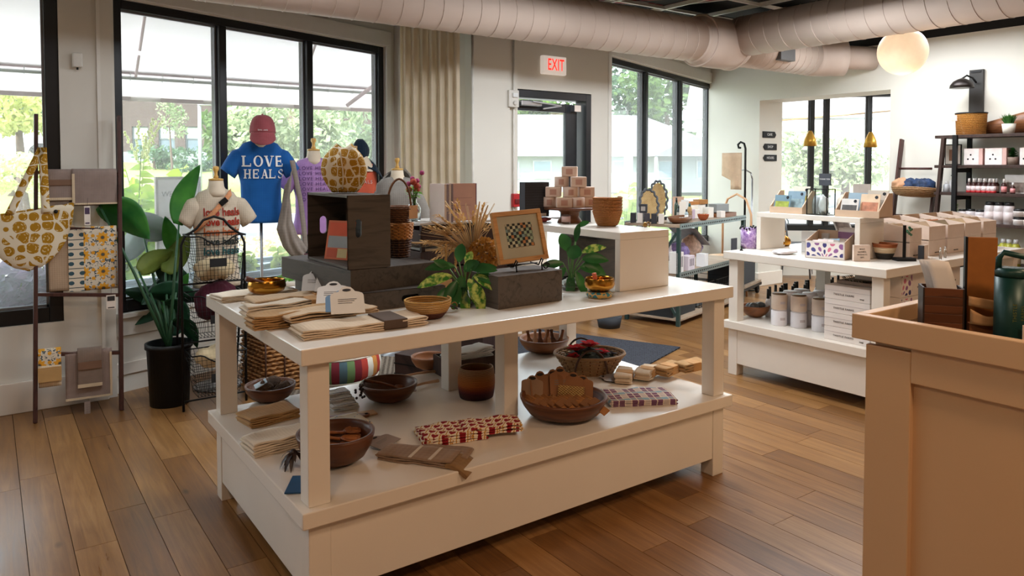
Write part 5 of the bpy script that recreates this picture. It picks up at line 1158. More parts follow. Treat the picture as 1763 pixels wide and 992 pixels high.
for dx, dz, c_ in ((.045, .235, 1), (.0, .205, 1), (-.03, .18, 1), (.012, .195, 1), (.03, .165, 1), (-.012, .19, 0), (.006, .17, 0), (.02, .15, 0), (-.018, .15, 0), (-.005, .045, 1)):
    y_ = rg.uniform(-.02, .02)-(.036 if dz < .1 else 0); O('flower_head', MB().ball((dx, y_, dz), .0125 if c_ else .017, 10, 7), PUR if c_ else RDB, fl)
    O('stem', MB().tube([(rg.uniform(-.008, .008), 0, .008), (dx*.2, y_*.3, .1), (dx, y_, dz)], .0016, 4), plain('green_stem', '', .6), fl)
mb = MB()
for k in range(18): a = rg.uniform(0, 2*PI); mb.leaf((0, 0, rg.uniform(.11, .15)), (math.cos(a), math.sin(a), rg.uniform(-.2, .8)), .055, .018, curl=.5)
O('leaves', mb, leaf_mat('fern_leaf', '', ''), fl, kind='stuff')
# books standing on the slatted crate
xb = 1.838
for k, (w_, c_, lab) in enumerate(((.012, 'c9b6ab', 'thin pale book, first from the left on the slatted crate'), (.010, '8d7f88', 'thin grey mauve book, second on the slatted crate'), (.012, 'cdbdb4', 'thin pale book, third on the slatted crate'), (.010, '7a6c76', 'thin mauve book, fourth on the slatted crate'))):
    b = book('book', lab, (xb, 3.225, zc), PI/2, .15, .19, w_, c_, group='thin books on the slatted crate'); b.location.x = xb+w_; xb += w_+.002
t = book('book', 'large pink floral covered book facing forward on the slatted crate', (1.99, 3.23, zc), math.radians(-4), .16, .19, .03, 'c79e90', art=[(.0, 0, .1, 1, 'b08a80'), (.25, .2, .42, .32, '6b5142'), (.2, .4, .8, .42, 'b58f84'), (.2, .6, .85, .62, 'b58f84')]); O('purple_spine', box(.0795, -.001, 0, .0835, .031, .19), plain('purple_spine', '5c2b57', .5), t)
# dried grasses and hydrangea
p = P1(805, 470); dv = thing('vase', 'hidden brown vase holding the dried grasses behind the frame', 'vase', (1.845, 2.90, ZT1)); O('vase_body', MB().lathe([(.001, 0), (.045, 0), (.055, .05), (.04, .15), (.03, .18), (.026, .18), (.001, .02)], 24), plain('brown_stoneware', '4b3527', .4), dv)
dg = thing('dried_bouquet', 'bouquet of dried wheat coloured grasses and brown hydrangea behind the frame', 'flowers', (1.845, 2.90, ZT1+.17)); DRY = leaf_mat('dried_grass', 'c08e48', 'ecc888', .3); DRY2 = leaf_mat('pale_straw', 'cba878', 'ead2a8', .3); HYD = leaf_mat('dried_hydrangea', '8f5c22', 'd09440', .25)
rt = RT; rg = random.Random(4); mb = MB(); mb2 = MB()
def vec(r_, f_, z_): return RT*r_+Vector((FW.x, FW.y, 0))*f_+Vector((0, 0, z_))
for k in range(60):
    a = rg.uniform(-2.1, .85); L = rg.uniform(.13, .27); tip = vec(math.sin(a)*L, rg.uniform(-.08, .06), .04+math.cos(a)*L*.8); mid = tip*.5+Vector((0, 0, .03)); mb2.tube([(0, 0, 0), mid, tip], [.0016, .0014, .001], 4)
    if k % 2:
        for j in range(18): q = .45+.55*j/18; c = mid.lerp(tip, (q-.45)/.55); d_ = (tip-mid).normalized()+vec(rg.uniform(-1, 1), rg.uniform(-1, 1), rg.uniform(-1, 1)).normalized()*.6; mb.leaf(c, d_, .032, .012, curl=.4, n=2)
O('grass_heads', mb, DRY, dg, kind='stuff'); O('grass_stems', mb2, DRY2, dg, kind='stuff')
for k, (a, L) in enumerate(((-.45, .30), (.12, .27), (.28, .26), (-1.45, .34), (-1.05, .27), (-.85, .25), (.2, .24), (-1.3, .2))):
    tip = vec(math.sin(a)*L, -.03*(k % 3), .02+max(-.02, math.cos(a)*L*.85)); O('plume', MB().tube([tip*.15, tip*.6+Vector((0, 0, .02)), tip], [.003, .006, .003], 6), DRY2, dg)
for dx, dz, L in ((-.12, .05, .08), (-.075, .02, .09), (-.03, .03, .07)):
    c = vec(dx, -.08, dz); mb = MB()
    for j in range(14): mb.ball(c+Vector((rg.uniform(-.003, .003), 0, -L*j/14)), .0065, 5, 4)
    O('seed_strand', mb, DRY, dg, kind='stuff')
mb = MB()
for k in range(700):
    v = Vector((rg.gauss(0, 1), rg.gauss(0, 1), rg.gauss(0, 1))).normalized(); c = vec(.055, -.055, .01)+Vector((v.x*.058, v.y*.058, v.z*.062)); mb.leaf(c, (v+Vector((rg.uniform(-.8, .8), rg.uniform(-.8, .8), rg.uniform(-.8, .8)))).normalized(), .022, .018, up=v, curl=.2, n=2)
O('hydrangea_head', mb, HYD, dg, kind='stuff')
# leafy plants in glass
def pothos(label, loc, leaves, vase_h, mat, mat2, seed, name='pothos_plant'):
    v = thing('glass_vase', 'clear glass vase '+label[1], 'vase', loc); O('glass_body', MB().lathe([(.001, 0), (.042, 0), (.05, .02), (.05, vase_h*.7), (.04, vase_h), (.037, vase_h), (.047, vase_h*.7), (.047, .022), (.001, .006)], 24), CG, v)
    O('river_pebbles', MB().ball((0, 0, .02), .036, 10, 6, (1, 1, .5)), plain('pebble_brown', '6b5748', .4, var=.4, scale=60), v)
    t = thing(name, label[0], 'plant', (loc[0], loc[1], loc[2]+.03)); rg = random.Random(seed)
    for k, (r_, z_, L, W_, dr, dz, m) in enumerate(leaves):
        b = vec(r_*.45, rg.uniform(-.03, .03), max(.02, z_*.6)); s_ = vec(r_, -.02-.03*rg.random(), z_); O('stem', MB().tube([(0, 0, .0), b, s_], .0028, 5), plain('leaf_stem_green', '4f7a35', .5), t)
        mb = MB(); mb.leaf(s_, vec(dr, -.25, dz), L, W_, up=-FW+Vector((0, 0, .4)), curl=.35, n=8, fold=.12); O('leaf', mb, mat if m else mat2, t)
    return t
VG = leaf_mat('variegated_leaf', '3f7a2e', 'c3cf6a', .2, .3, 45); DG = leaf_mat('glossy_dark_leaf', '1f4a26', '3f7a3a', .2, .3)
pothos(('variegated pothos plant with arching leaves left of the wooden frame', 'with pebbles holding the left pothos plant'), P1(800, 527), [(-.02, .16, .11, .055, .15, 1, 0), (-.04, .14, .13, .045, -1, .15, 0), (-.05, .10, .15, .055, -1, -.08, 1), (.03, .13, .12, .05, .9, .2, 0), (.04, .10, .11, .05, .8, -.3, 1), (.05, .07, .12, .06, .25, -1, 1), (-.01, .10, .09, .055, -.1, -.9, 0), (-.03, .08, .10, .05, -.5, -.7, 0), (.02, .09, .1, .05, .4, -.7, 1), (0, .12, .1, .055, .5, .5, 0), (-.02, .06, .09, .05, -.3, -1, 0), (.06, .12, .09, .045, 1, .5, 0), (-.06, .13, .09, .04, -.8, .7, 0), (.02, .05, .1, .05, .8, -.9, 1), (-.05, .05, .09, .05, -.8, -.5, 0), (.01, .15, .08, .04, .3, .9, 1), (.0, .04, .1, .05, .1, -1, 1), (.05, .1, .1, .05, 1, -.1, 0)], .085, VG, DG, 1)
pothos(('dark green leafy plant with a twisting tip right of the wooden frame', 'holding the dark leafy plant by the riser'), P1(983, 499), [(-.02, .16, .12, .07, -.3, 1, 0), (.02, .20, .12, .035, .1, 1, 0), (.03, .27, .07, .03, .6, .5, 0), (-.04, .10, .13, .05, -1, .0, 0), (.05, .12, .13, .06, 1, .2, 0), (.06, .10, .12, .07, .9, -.4, 0), (.02, .06, .12, .05, .5, -1, 0), (-.03, .08, .1, .05, -.7, -.6, 0), (.0, .12, .1, .08, .2, .8, 0), (.05, .15, .13, .045, 1, .5, 1), (.0, .05, .12, .05, -.1, -1, 0), (.04, .08, .1, .05, .9, .0, 0)], .06, VG, DG, 2)
# tilted picture frame on its easel
fc = atY(860, 457, 2.545); fr = thing('picture_frame', 'light wood frame with a woven paper art piece, tilted back on its easel', 'picture frame', (fc.x, 2.545, fc.z), 0, rot=(math.radians(-15), math.radians(-3), math.radians(-5)))
MP = wood('maple_frame', 'b5783c', 'd9a264', .4, (1, 1, 8), 4, .1); W_, H_ = .245, .225
for (x0, z0, x1, z1) in ((0, 0, W_, .02), (0, H_-.02, W_, H_), (0, .02, .02, H_-.02), (W_-.02, .02, W_, H_-.02)): O('frame_side', box(x0, -.01, z0, x1, .012, z1), MP, fr, .002)
O('mat_board', box(.018, 0, .018, W_-.018, .004, H_-.018), plain('mat_board', 'cdbfae', .8), fr)
AR = B('woven_art', .7); x, y, z = AR.xyz(AR.co()); iu = (x*75); iv = (z*75); ch = ((iu.fl()+iv.fl())*.5).fr().gt(.25); h1 = ((iu.fl()*12.9898+iv.fl()*78.233).sin()*437.5).fr()
AR.col(AR.mix(ch, AR.ramp(h1, [(0, 'c9bba4'), (.3, 'a9b6a0'), (.5, 'cf8a5c'), (.7, 'e2d7c0'), (.9, '8aa0a8')], 'CONSTANT'), AR.ramp(h1, [(0, '26262b'), (.5, '3a3a42'), (.8, '6b6d6a')], 'CONSTANT'))); AR = AR.m
O('woven_art', box(.058, -.0015, .065, W_-.055, 0, H_-.055), AR, fr); O('frame_glass', box(.018, -.005, .018, W_-.018, -.004, H_-.018), CLEARG, fr)
es = thing('easel', 'small black wrought iron easel holding the wooden frame', 'easel', (fc.x, 2.545, 1.057)); IR = plain('wrought_iron', '1a1817', .5, .6)
for x in (.05, .185): O('front_foot', MB().tube([(x, -.055, .0), (x, -.05, .03), (x, -.06, .045), (x, -.05, .05), (x, -.03, .02), (x, .03, .025)], .0032, 6), IR, es)
O('scroll', MB().tube([(.21+.018*math.cos(a)*(1-a/14), -.05, .016+.016*math.sin(a)*(1-a/14)) for a in [k*.5 for k in range(18)]], .003, 5), IR, es); O('cross_rod', MB().tube([(.04, -.0, .024), (.20, .0, .024)], .003, 6), IR, es); O('back_leg', MB().tube([(.12, .0, .024), (.12, .09, 0)], .003, 6), IR, es)
# small kraft card on the table behind the left pothos
p = P1(765, 518); t = thing('kraft_card', 'small plain kraft card standing behind the straw bowl', 'card', (p.x+.04, p.y+.08, ZT1), 0); O('card_face', box(-.045, -.003, 0, .045, .003, .075), plain('kraft_card', 'c49a6c', .8), t)
# ----- on the white riser
ZR = 1.1955
cs = thing('cake_stand', 'walnut pedestal stand carrying a pyramid of boxed soaps', 'stand', (2.60, 3.10, ZR)); O('pedestal', MB().lathe([(.001, 0), (.068, 0), (.066, .01), (.052, .03), (.052, .055), (.07, .07), (.001, .071)], 32), WAL2, cs); O('top_plate', MB().lathe([(.001, .071), (.14, .071), (.142, .078), (.14, .083), (.001, .083)], 40), WAL, cs)
SOAPM = plain('soap_wrap', 'd8bfae', .6, var=.04); SLAB = plain('soap_label', 'b98d7c', .6)
def soap(loc, rz, lab):
    t = thing('soap_box', lab, 'soap', loc, rz, 'boxed soaps in the pyramid'); O('wrapper', MB().lathe([(.001, 0), (.038, 0), (.040, .003), (.040, .052), (.038, .055), (.001, .055)], 28), SOAPM, t); O('label', MB().T((0, 0, 0)).sheet(lambda u, v: (.0408*math.cos(-1.9+.7*u), .0408*math.sin(-1.9+.7*u), .012+.03*v), 6, 1), SLAB, t)
c = Vector((2.60, 3.10, ZR+.0835)); d_ = RT.copy()
def soap_sq(loc, rz, lab): t = thing('soap_box', lab, 'soap', loc, rz, 'boxed soaps in the pyramid'); O('wrapper', box(-.042, -.036, 0, .042, .036, .055), SOAPM, t, .004); O('label', box(-.018, -.0368, .012, .018, -.036, .042), SLAB, t)
rzz = math.atan2(RT.y, RT.x)
rows = [(4, 'bottom row'), (3, 'second row'), (2, 'third row'), (1, 'top')]
nm = {4: ['leftmost', 'second from left', 'third from left', 'rightmost'], 3: ['left', 'middle', 'right'], 2: ['left', 'right'], 1: ['single']}
for r_, (n_, nme) in enumerate(rows):
    for k in range(n_):
        off = (k-(n_-1)/2)*(.072 if n_ == 4 else .088); fw_ = Vector((FW.x, FW.y, 0))*((-.055 if k in (1, 2) else .02) if n_ == 4 else (-.03 if (k % 2) else .01)); q = c+d_*off+fw_+Vector((0, 0, .0555*r_)); (soap_sq if (k+r_) % 2 else soap)(q, rzz+.15*(k-1), 'pale pink boxed soap in the pyramid, %s of the %s' % (nm[n_][k], nme) if n_ > 1 else 'pale pink boxed soap at the very top of the pyramid')
SB = coilmat('red_straw_coil', [(0, 'c08448'), (.6, 'b5713c'), (1, '9c552c')], .16, 60)
for k in range(5): coiled('coiled_basket', 'brown coiled basket, %s of the nested stack on the riser' % ('outermost' if k == 0 else ['', 'second', 'third', 'fourth', 'innermost and topmost'][k]), 'basket', (2.60, 2.80, ZR+.004+.017*k), lambda q: (.003+.045*min(1, q*4) if q < .25 else .048+.027*((q-.25)/.75)**.7, .0 if q < .25 else .075*((q-.25)/.75)), 13, .0044, SB, group='nested coiled baskets', seg=30)
p = atY(925, 375, 3.24); t = thing('black_gift_bag', 'black corrugated box standing on the riser left of the soap tower', 'box', (2.45, 3.22, ZR+.03), math.radians(-6)); O('box_body', box(-.08, -.03, 0, .075, .03, .19), plain('black_card', '2c2b31', .7), t, .002); O('white_label', box(.0, -.032, .004, .055, -.030, .02), plain('tag_card', '', .7), t)
for z in [.02+.014*k for k in range(12)]: O('rib', box(-.081, -.0315, z, .076, -.030, z+.003), plain('black_rib', '1d1c20', .7), t)
crumple('folded_cloth', 'folded red patterned cloth lying under the black box on the riser', 'cloth', (2.47, 3.22, ZR), (.09, .05, .014), cloth('red_print_cloth', '8d3a3c', 60, .4), 9)
t = thing('small_jar', 'small glass jar with a pale label left of the cake stand foot', 'jar', (2.515, 3.03, ZR)); O('jar_body', MB().lathe([(.001, 0), (.022, 0), (.024, .004), (.024, .045), (.018, .05), (.001, .05)], 20), CG, t); O('label', MB().lathe([(.0245, .01), (.0245, .04)], 20), plain('jar_label', 'c9a9a0', .6), t)
t = thing('brass_ornament', 'small curled brass ornament at the right edge of the riser', 'ornament', (2.67, 2.60, ZR+.001)); O('body', MB().ball((0, 0, .014), .014, 12, 8, (1, .8, 1)), plain('antique_brass', '', .35), t); O('curl', MB().tube([(.022+.012*math.cos(a), 0, .014+.012*math.sin(a)) for a in [k*.45-1.2 for k in range(10)]], .003, 6), plain('antique_brass', '', .35), t)

# ================================================================== LOWER SHELF
t = bowl('walnut bowl of brown bristle bundles at the far left of the lower shelf', PS(468, 690)+Vector((0, .02, 0)), .118, .075, WAL); b0 = t.location.copy()
BR = plain('bark_brown', '4d3a2c', .9, var=.45, scale=60, bump=.8)
for k, (dx, dy, dz, rx, lab) in enumerate(((-.035, .0, .045, .5, 'ribbed brown bristle bundle with a blue tag, left in the bowl'), (.04, -.03, .04, 1.2, 'brown bristle bundle, front right in the left bowl'), (.03, .05, .045, -.6, 'brown bristle bundle, back right in the left bowl'))):
    t = thing('bristle_bundle', lab, 'brush', b0+Vector((dx, dy, dz)), rot=(.2, rx, .5*k)); mb = MB(); mb.lathe([(.012, -.05), (.030, -.045), (.036, 0), (.031, .045), (.012, .05)], 18)
    O('bundle', mb, BR, t); mb = MB()
    for i in range(60): a = random.uniform(0, 2*PI); z = random.uniform(-.045, .045); mb.tube([(.033*math.cos(a), .033*math.sin(a), z), (.04*math.cos(a+.2), .04*math.sin(a+.2), z+.012)], .0008, 3, caps=False)
    O('bristles', mb, plain('bristle_pale', '8f7a60', .9), t, kind='stuff')
    if k == 0: O('blue_tag', MB().T((-.03, 0, .03), 0, 0, .6).box(-.002, -.022, -.03, .002, .022, .03), plain('pale_blue_card', 'bcd0dd', .7), t)
towel('tea_towels', 'striped brown folded towels behind the front left table leg', 'towels', PS(462, 722), math.radians(8), .22, .15, 5, .0075, FLX, .01)
towel('tea_towels', 'stack of cream folded tea towels left of the front leg', 'towels', PS(478, 768), math.radians(5), .24, .14, 6, .0075, FLW, .012)
EMB = B('embroidered_cloth', .85, 0, .15); n = EMB.voro(EMB.co(), 70, rnd=.6); n2_ = EMB.noise(EMB.co(), 25, 2); EMB.col(EMB.mix(n.lt(.28)*n2_.gt(.5), 'd9ccb6', '5c7f96')); EMB = EMB.m
towel('tea_towels', 'cream towel with blue embroidered flowers right of the front leg', 'towels', PS(585, 742), math.radians(5), .22, .13, 4, .008, EMB, .012)
t = bowl('large walnut bowl full of wooden spoons behind the front left leg', PS(582, 797)+Vector((.0, .02, 0)), .145, .115, WAL, th=.012); b0 = t.location.copy()
def spoon(label, loc, rz, tilt, L, mat, group=None, hw=.024):
    t = thing('wooden_spoon', label, 'spoon', loc, group=group, rot=(0, tilt, rz)); O('handle', MB().tube([(0, 0, 0), (L*.5, 0, .004), (L, 0, 0)], [.006, .0065, .009], 8), mat, t)
    O('spoon_bowl', MB().T((-hw*1.2, 0, 0)).sheet(lambda u, v: (math.cos(2*PI*u)*hw*1.5*v, math.sin(2*PI*u)*hw*v, .012*v*v-.006), 20, 5, .004, cu=True), mat, t); return t
for k in range(7): spoon('wooden spoon in the large walnut bowl by the front leg, %s from the back' % ORD[k], b0+Vector((.065-.012*k, .05-.02*k, .085+.006*(k % 3))), math.radians(180-8*k+20), math.radians(-4-3*(k % 3)), .15, OLV, 'spoons in the large walnut bowl')
t = thing('leather_tassel', 'dark leather tassel with a blue card hanging over the shelf edge', 'tassel', PS(505, 805)+Vector((0, 0, .005))); LB = plain('dark_leather', '', .5); mb = MB(); rg = random.Random(2)
for k in range(16): a = rg.uniform(0, 2*PI); mb.leaf((0, 0, .05), (math.cos(a), math.sin(a), rg.uniform(-.6, .5)), .06, .02, curl=1.2, n=4)
O('leather_strips', mb, LB, t, kind='stuff'); O('cord_knot', MB().ball((0, 0, .05), .014, 10, 6), LB, t)
t = thing('blue_card', 'deep blue printed card lying half hidden by the front leg', 'card', PS(512, 836)+Vector((0, 0, .002)), math.radians(60)); O('card_face', box(-.07, -.03, 0, .07, .03, .004), plain('deep_blue', '1f4f7a', .6), t)
WS = cloth('white_linen_stripe', 'd9dad8', 400, .06)
for k in range(3):
    t = towel('white_napkins', 'folded white edged napkin, %s of three by the board' % ['bottom', 'middle', 'top'][k], 'napkin', PS(590, 702)+Vector((.004*k, .055*k-.01, .012*k)), math.radians(-4), .115, .075, 3, .008, WS, .004, group='white edged napkins')
    O('stitched_edge', MB().tube([(-.05, -.028, .026), (.05, -.028, .026), (.05, .028, .026), (-.05, .028, .026)], .0012, 4, True), plain('slate_thread', '4a4f55', .8), t)
def cutting(label, loc, rz, L, W_, mat, th=.012, tilt=(0, 0)):
    t = thing('serving_board', label, 'board', loc, rot=(tilt[0], tilt[1], rz)); n = 14; o_ = [(L*.5, -W_/2), (L*.5, W_/2), (-L*.2, W_/2), (-L*.32, W_*.25)]+[(-L*.5+W_*.16-W_*.22*math.sin(a), W_*.2*math.cos(a)) for a in [PI*k/8 for k in range(9)]]+[(-L*.32, -W_*.25), (-L*.2, -W_/2)]
    O('board_body', MB().prism(o_, 0, th), mat, t, .003); O('hanging_hole', MB().T((-L*.5+W_*.12, 0, th)).lathe([(.001, .0004), (W_*.09, .0004)], 14), plain('hole_dark', '', .9), t); return t
cutting('small walnut serving board with a hole right of the front leg', PS(596, 722), math.radians(170), .2, .09, WAL2)
cutting('pale forked wooden board beside the walnut board', PS(598, 716)+Vector((.05, -.03, 0)), math.radians(-5), .14, .06, plain('pale_board', 'c9a27c', .6), .008)
bw = bowl('walnut bowl with a large spoon in the middle of the lower shelf', PS(670, 688)+Vector((0, .0, 0)), .135, .085, WAL, th=.01)
spoon('long handled wooden spoon resting in the middle walnut bowl', bw.location+Vector((.05, .02, .045)), math.radians(150), math.radians(-14), .16, OLV, hw=.036)
t = thing('leather_tassel', 'dark beaded tassel on the rim of the middle walnut bowl', 'tassel', bw.location+Vector((-.135, .02, .075))); mb = MB()
for k in range(26): a = rg.uniform(0, 2*PI); q = rg.uniform(0, .04); mb.ball((q*math.cos(a)*.7, q*math.sin(a)*.7, rg.uniform(-.05, .015)), .007, 6, 4)
O('beads', mb, plain('dark_bead', '2f1a14', .4), t, kind='stuff')
spoon('pale wooden spoon lying behind the middle walnut bowl', PS(690, 657)+Vector((0, .04, .012)), math.radians(-4), 0, .22, plain('pale_spoon', 'c79a74', .6), hw=.028)
spoon('second pale wooden spoon lying right of the middle walnut bowl', PS(722, 668)+Vector((-.05, .0, .012)), math.radians(6), 0, .17, plain('pale_spoon', '', .6), hw=.026)
OM = coilmat('sunset_coil', [(0, '3b1420'), (.22, '5b1f2a'), (.34, '8d3a1f'), (.5, 'c26a24'), (.75, 'b8743a'), (1, 'a5805c')], .135, 200)
coiled('coiled_basket', 'round coil basket fading from plum to orange behind the middle leg', 'basket', PS(828, 686)+Vector((0, .04, .004)), lambda q: (.003+.075*min(1, q*4) if q < .25 else .078+.008*math.sin((q-.25)/.75*PI), .0 if q < .25 else .14*((q-.25)/.75)), 26, .0046, OM, seg=40)
t = thing('wooden_tray', 'dark wooden tray crate with folded white cloths behind the coil basket', 'tray', PS(800, 646)+Vector((.05, .03, 0)), math.radians(-4))
for a_ in ((-.17, -.1, 0, .17, -.09, .1), (-.17, .09, 0, .17, .1, .1), (-.17, -.09, 0, -.16, .09, .1), (.16, -.09, 0, .17, .09, .1)): O('side_board', box(*a_), DB, t, .002)
O('base_board', box(-.16, -.09, 0, .16, .09, .01), DB, t); tl = t.location.copy()
for k in range(3): towel('folded_cloth', 'folded white ribbed cloth in the wooden tray, %s' % ['lowest', 'middle', 'topmost'][k], 'cloth', tl+Vector((.01*k-.02, .01, .055+.024*k)), math.radians(5*k-4), .25, .13, 3, .008, WS, .01, group='white cloths in the tray')
bowl('pale wooden bowl half hidden behind the back middle leg', PS(760, 640)+Vector((-.02, .1, 0)), .1, .07, WAL2)
HT = B('heart_print', .85, 0, .15); x, y, z = HT.xyz(HT.co(rot=(0, 0, .5))); sx = x*24; sy = y*24; ox = ((sy.fl()*.5).fr()); hx_ = ((sx+ox).fr()-.5)*2.3; hy_ = (sy.fr()-.5)*2.3+.15
hv = hy_-(hx_.ab())._m('POWER', .7)*.75; hrt = (hx_*hx_+hv*hv).lt(.60); edge = (hx_.ab().gt(1.03)).mx(hy_.ab().gt(1.12)); HT.col(HT.mix(hrt, HT.mix(edge, 'e6dac4', 'c08a3c'), '8c2028')); HT = HT.m
towel('heart_cloths', 'red heart printed cloth, left of the pair at the front of the lower shelf', 'cloth', PS(775, 752), math.radians(-14), .26, .17, 4, .008, HT, .012)
towel('heart_cloths', 'red heart printed cloth, right of the pair overlapping the other', 'cloth', PS(850, 748)+Vector((.0, .02, .016)), math.radians(-22), .24, .13, 3, .008, HT, .014)
GT = cloth('grey_stripe_towel', '8c7562', 300, .15)
def droop(x, y): return 0
t = towel('striped_towel', 'grey brown striped towel hanging over the front edge of the shelf', 'towel', PS(722, 790), math.radians(-52), .30, .12, 3, .008, GT, .006)
for x in (-.02, .06): O('pale_stripe', box(x, -.06, .024, x+.012, .06, .0285), plain('stripe_pale', 'c9bfb2', .9), t)
O('end_flap', MB().sheet(lambda u, v: (.13+.085*v, (u-.5)*.13, .012+.0-.035*v*v), 6, 8, .014), cloth('tan_flap', '8a6c4a', 300, .1), t)
t = towel('striped_towel', 'second grey striped towel beneath the hanging one', 'towel', PS(765, 792)+Vector((.03, .05, 0)), math.radians(-48), .2, .1, 2, .007, GT, .004)
card('hang_card', 'grey scalloped card with cut outs lying at the top of the grey towel', PS(680, 772)+Vector((0, .03, .008)), math.radians(28), .13, .09, '8f8078', -1.45)
bw = bowl('wide walnut bowl of kraft tagged pot scrubbers at the front of the shelf', PS(970, 715)+Vector((.0, .0, 0)), .195, .092, WAL, th=.014, ft=.5); b0 = bw.location
KR = plain('kraft_brown', '7d5533', .8, var=.12)
rg = random.Random(8)
for k in range(6):
    q = b0+RT*(-.14+.045*k)+Vector((0, 0, .07))+Vector((FW.x, FW.y, 0))*(.07-.01*abs(k-2)); t = thing('hang_card', 'brown kraft hang card standing at the back of the wide bowl, %s' % ['far left', 'second from left', 'third from left', 'fourth from left', 'fifth, with burlap square', 'far right'][k], 'card', q, rzz+rg.uniform(-.35, .3)); card('hang_card', '', q, 0, .10, (.085, .10, .105, .12, .10, .09)[k], '8a5c38' if k > 0 else 'a58468', -.22-.05*k, par=t, lines=k == 3)
    if k == 4: O('burlap_square', MB().T((.0, -.02, -.02), 0, -.3).box(-.06, -.006, 0, .06, 0, .07), weave_mat('burlap', '9c7a4a', 'c9a468', 400), t)
for k in range(8):
    q = b0+RT*(-.12+.036*k)+Vector((0, 0, .055))+Vector((FW.x, FW.y, 0))*(-.035+.005*(k % 3)); t = thing('twine_scrubber', 'tan twine scrubber bundle in the wide walnut bowl, %s from the left' % ORD[k], 'scrubber', q, group='scrubbers in the wide bowl', rot=(.25, .35, rzz-.6)); mb = MB()
    for j in range(9): mb.tube([(-.07, -.02+.005*j, .002*(j % 3)), (0, -.022+.0055*j, .012+.002*(j % 2)), (.07, -.02+.005*j, .0)], .0034, 5)
    O('twine', mb, plain('twine_tan', 'a5713f', .9, var=.2), t, kind='stuff'); O('kraft_wrap', box(-.02, -.028, -.004, .015, .03, .018), KR, t, .003)
# basket of red felt flowers
bk = thing('wicker_basket', 'oval wicker basket with two hoop handles holding red felt flowers', 'basket', PS(1015, 640)+Vector((0, .0, 0)), math.radians(-30)); pr = lambda q: (.125+.06*q, .004+.095*q); CN = plain('pale_cane', 'a07a52', .6, var=.2, scale=50); sq_ = (1, .8)
mb = MB(); wicker(mb, pr, 11, 22, .0052, .004, sq_); O('weave', mb, CN, bk, kind='stuff'); mb = MB(); rods(mb, pr, 22, .004, sq_); O('stake_rods', mb, WK2, bk, kind='stuff')
O('base_weave', MB().T(sc_=(1, .8, 1)).lathe([(.001, .0), (.125, .0), (.128, .008), (.001, .008)], 28), CN, bk); O('rim', MB().tube([(.19*math.cos(a), .152*math.sin(a), .103) for a in [2*PI*k/40 for k in range(40)]], .008, 6, True), CN, bk)
for s_ in (-1, 1): O('hoop_handle', MB().tube([(-.02+s_*.0+.085*math.cos(a)*1.0, s_*.145, .03+.12*math.sin(a)+(.0)) for a in [PI*k/14 for k in range(15)]], .006, 6), WK3, bk)
FR = plain('red_felt', 'd0242c', .9, var=.25, scale=40); FO = plain('olive_felt', '7d7a35', .9, var=.2)
def felt(label, loc, s_, mat, seed): 
    t = thing('felt_flower', label, 'flower', loc); rg = random.Random(seed); mb = MB()
    for k in range(9): a = 2*PI*k/9; mb.leaf((0, 0, 0), (math.cos(a), math.sin(a), .55+.3*(k % 2)), s_, s_*.8, curl=.25, n=4, fold=.2)
    O('petals', mb, mat, t); O('flower_centre', MB().ball((0, 0, s_*.18), s_*.2, 10, 6), BLACK, t)
b0 = bk.location
for k, (r_, f_, z_, s_, m, lab) in enumerate(((-.075, -.02, .115, .065, FR, 'large red felt flower on the left of the basket'), (.0, .02, .125, .07, FR, 'large red felt flower in the middle of the basket'), (.06, -.03, .10, .055, FR, 'red felt flower at the right of the basket'), (-.02, -.06, .10, .04, FO, 'olive felt flower at the front of the basket'), (-.09, -.07, .09, .05, FR, 'red felt flower at the front left of the basket'), (.11, .0, .085, .045, plain('dark_felt', '33262a', .9), 'dark felt flower at the far right of the basket'))): felt(lab, b0+RT*r_+Vector((FW.x, FW.y, 0))*f_+Vector((0, 0, z_)), s_, m, k)
O('leaf_filling', MB().T((0, 0, .07), sc_=(1, .8, .4)).ball((0, 0, 0), .14, 20, 8), plain('dark_foliage', '2a2f22', .9, var=.5, scale=40, bump=1), bk)
bw = bowl('walnut bowl of wooden scoops beside the back edge of the shelf', PS(942, 607)+Vector((0, .03, 0)), .15, .085, WAL2, th=.01); b0 = bw.location
for k in range(7): t = thing('wooden_scoop', 'wooden scoop standing in the bowl by the back edge, %s from the left' % ORD[k], 'scoop', b0+RT*(-.08+.028*k)+Vector((0, 0, .03)), group='scoops in the back bowl', rot=(rg.uniform(-.3, .1), rg.uniform(-.35, .35), rzz)); O('handle', MB().lathe([(.03, 0), (.022, .03), (.01, .055), (.0085, .085), (.012, .1), (.001, .106)], 14), (OLV, plain('pale_spoon', '', .6), WAL)[k % 3], t)
PLD = B('plaid_cloth', .85, 0, .15); x, y, z = PLD.xyz(PLD.co()); a1 = (x*11).fr(); b1 = (y*11).fr(); c = PLD.mix(a1.lt(.35), '7b5570', 'c9bcb6'); c2 = PLD.mix(b1.lt(.3), c, '9aa3ad'); c2 = PLD.mix(((x*33).fr().lt(.15)).mx((y*33).fr().lt(.15)), c2, 'e3d5c4'); c2 = PLD.mix((a1.lt(.35)*b1.lt(.3)), c2, '8fb0bf'); PLD.col(c2); PLD = PLD.m
towel('plaid_cloths', 'stack of mauve plaid cloths spread at the right front of the shelf', 'cloth', PS(1098, 688), math.radians(-28), .32, .2, 4, .006, PLD, .008)
O_ = None
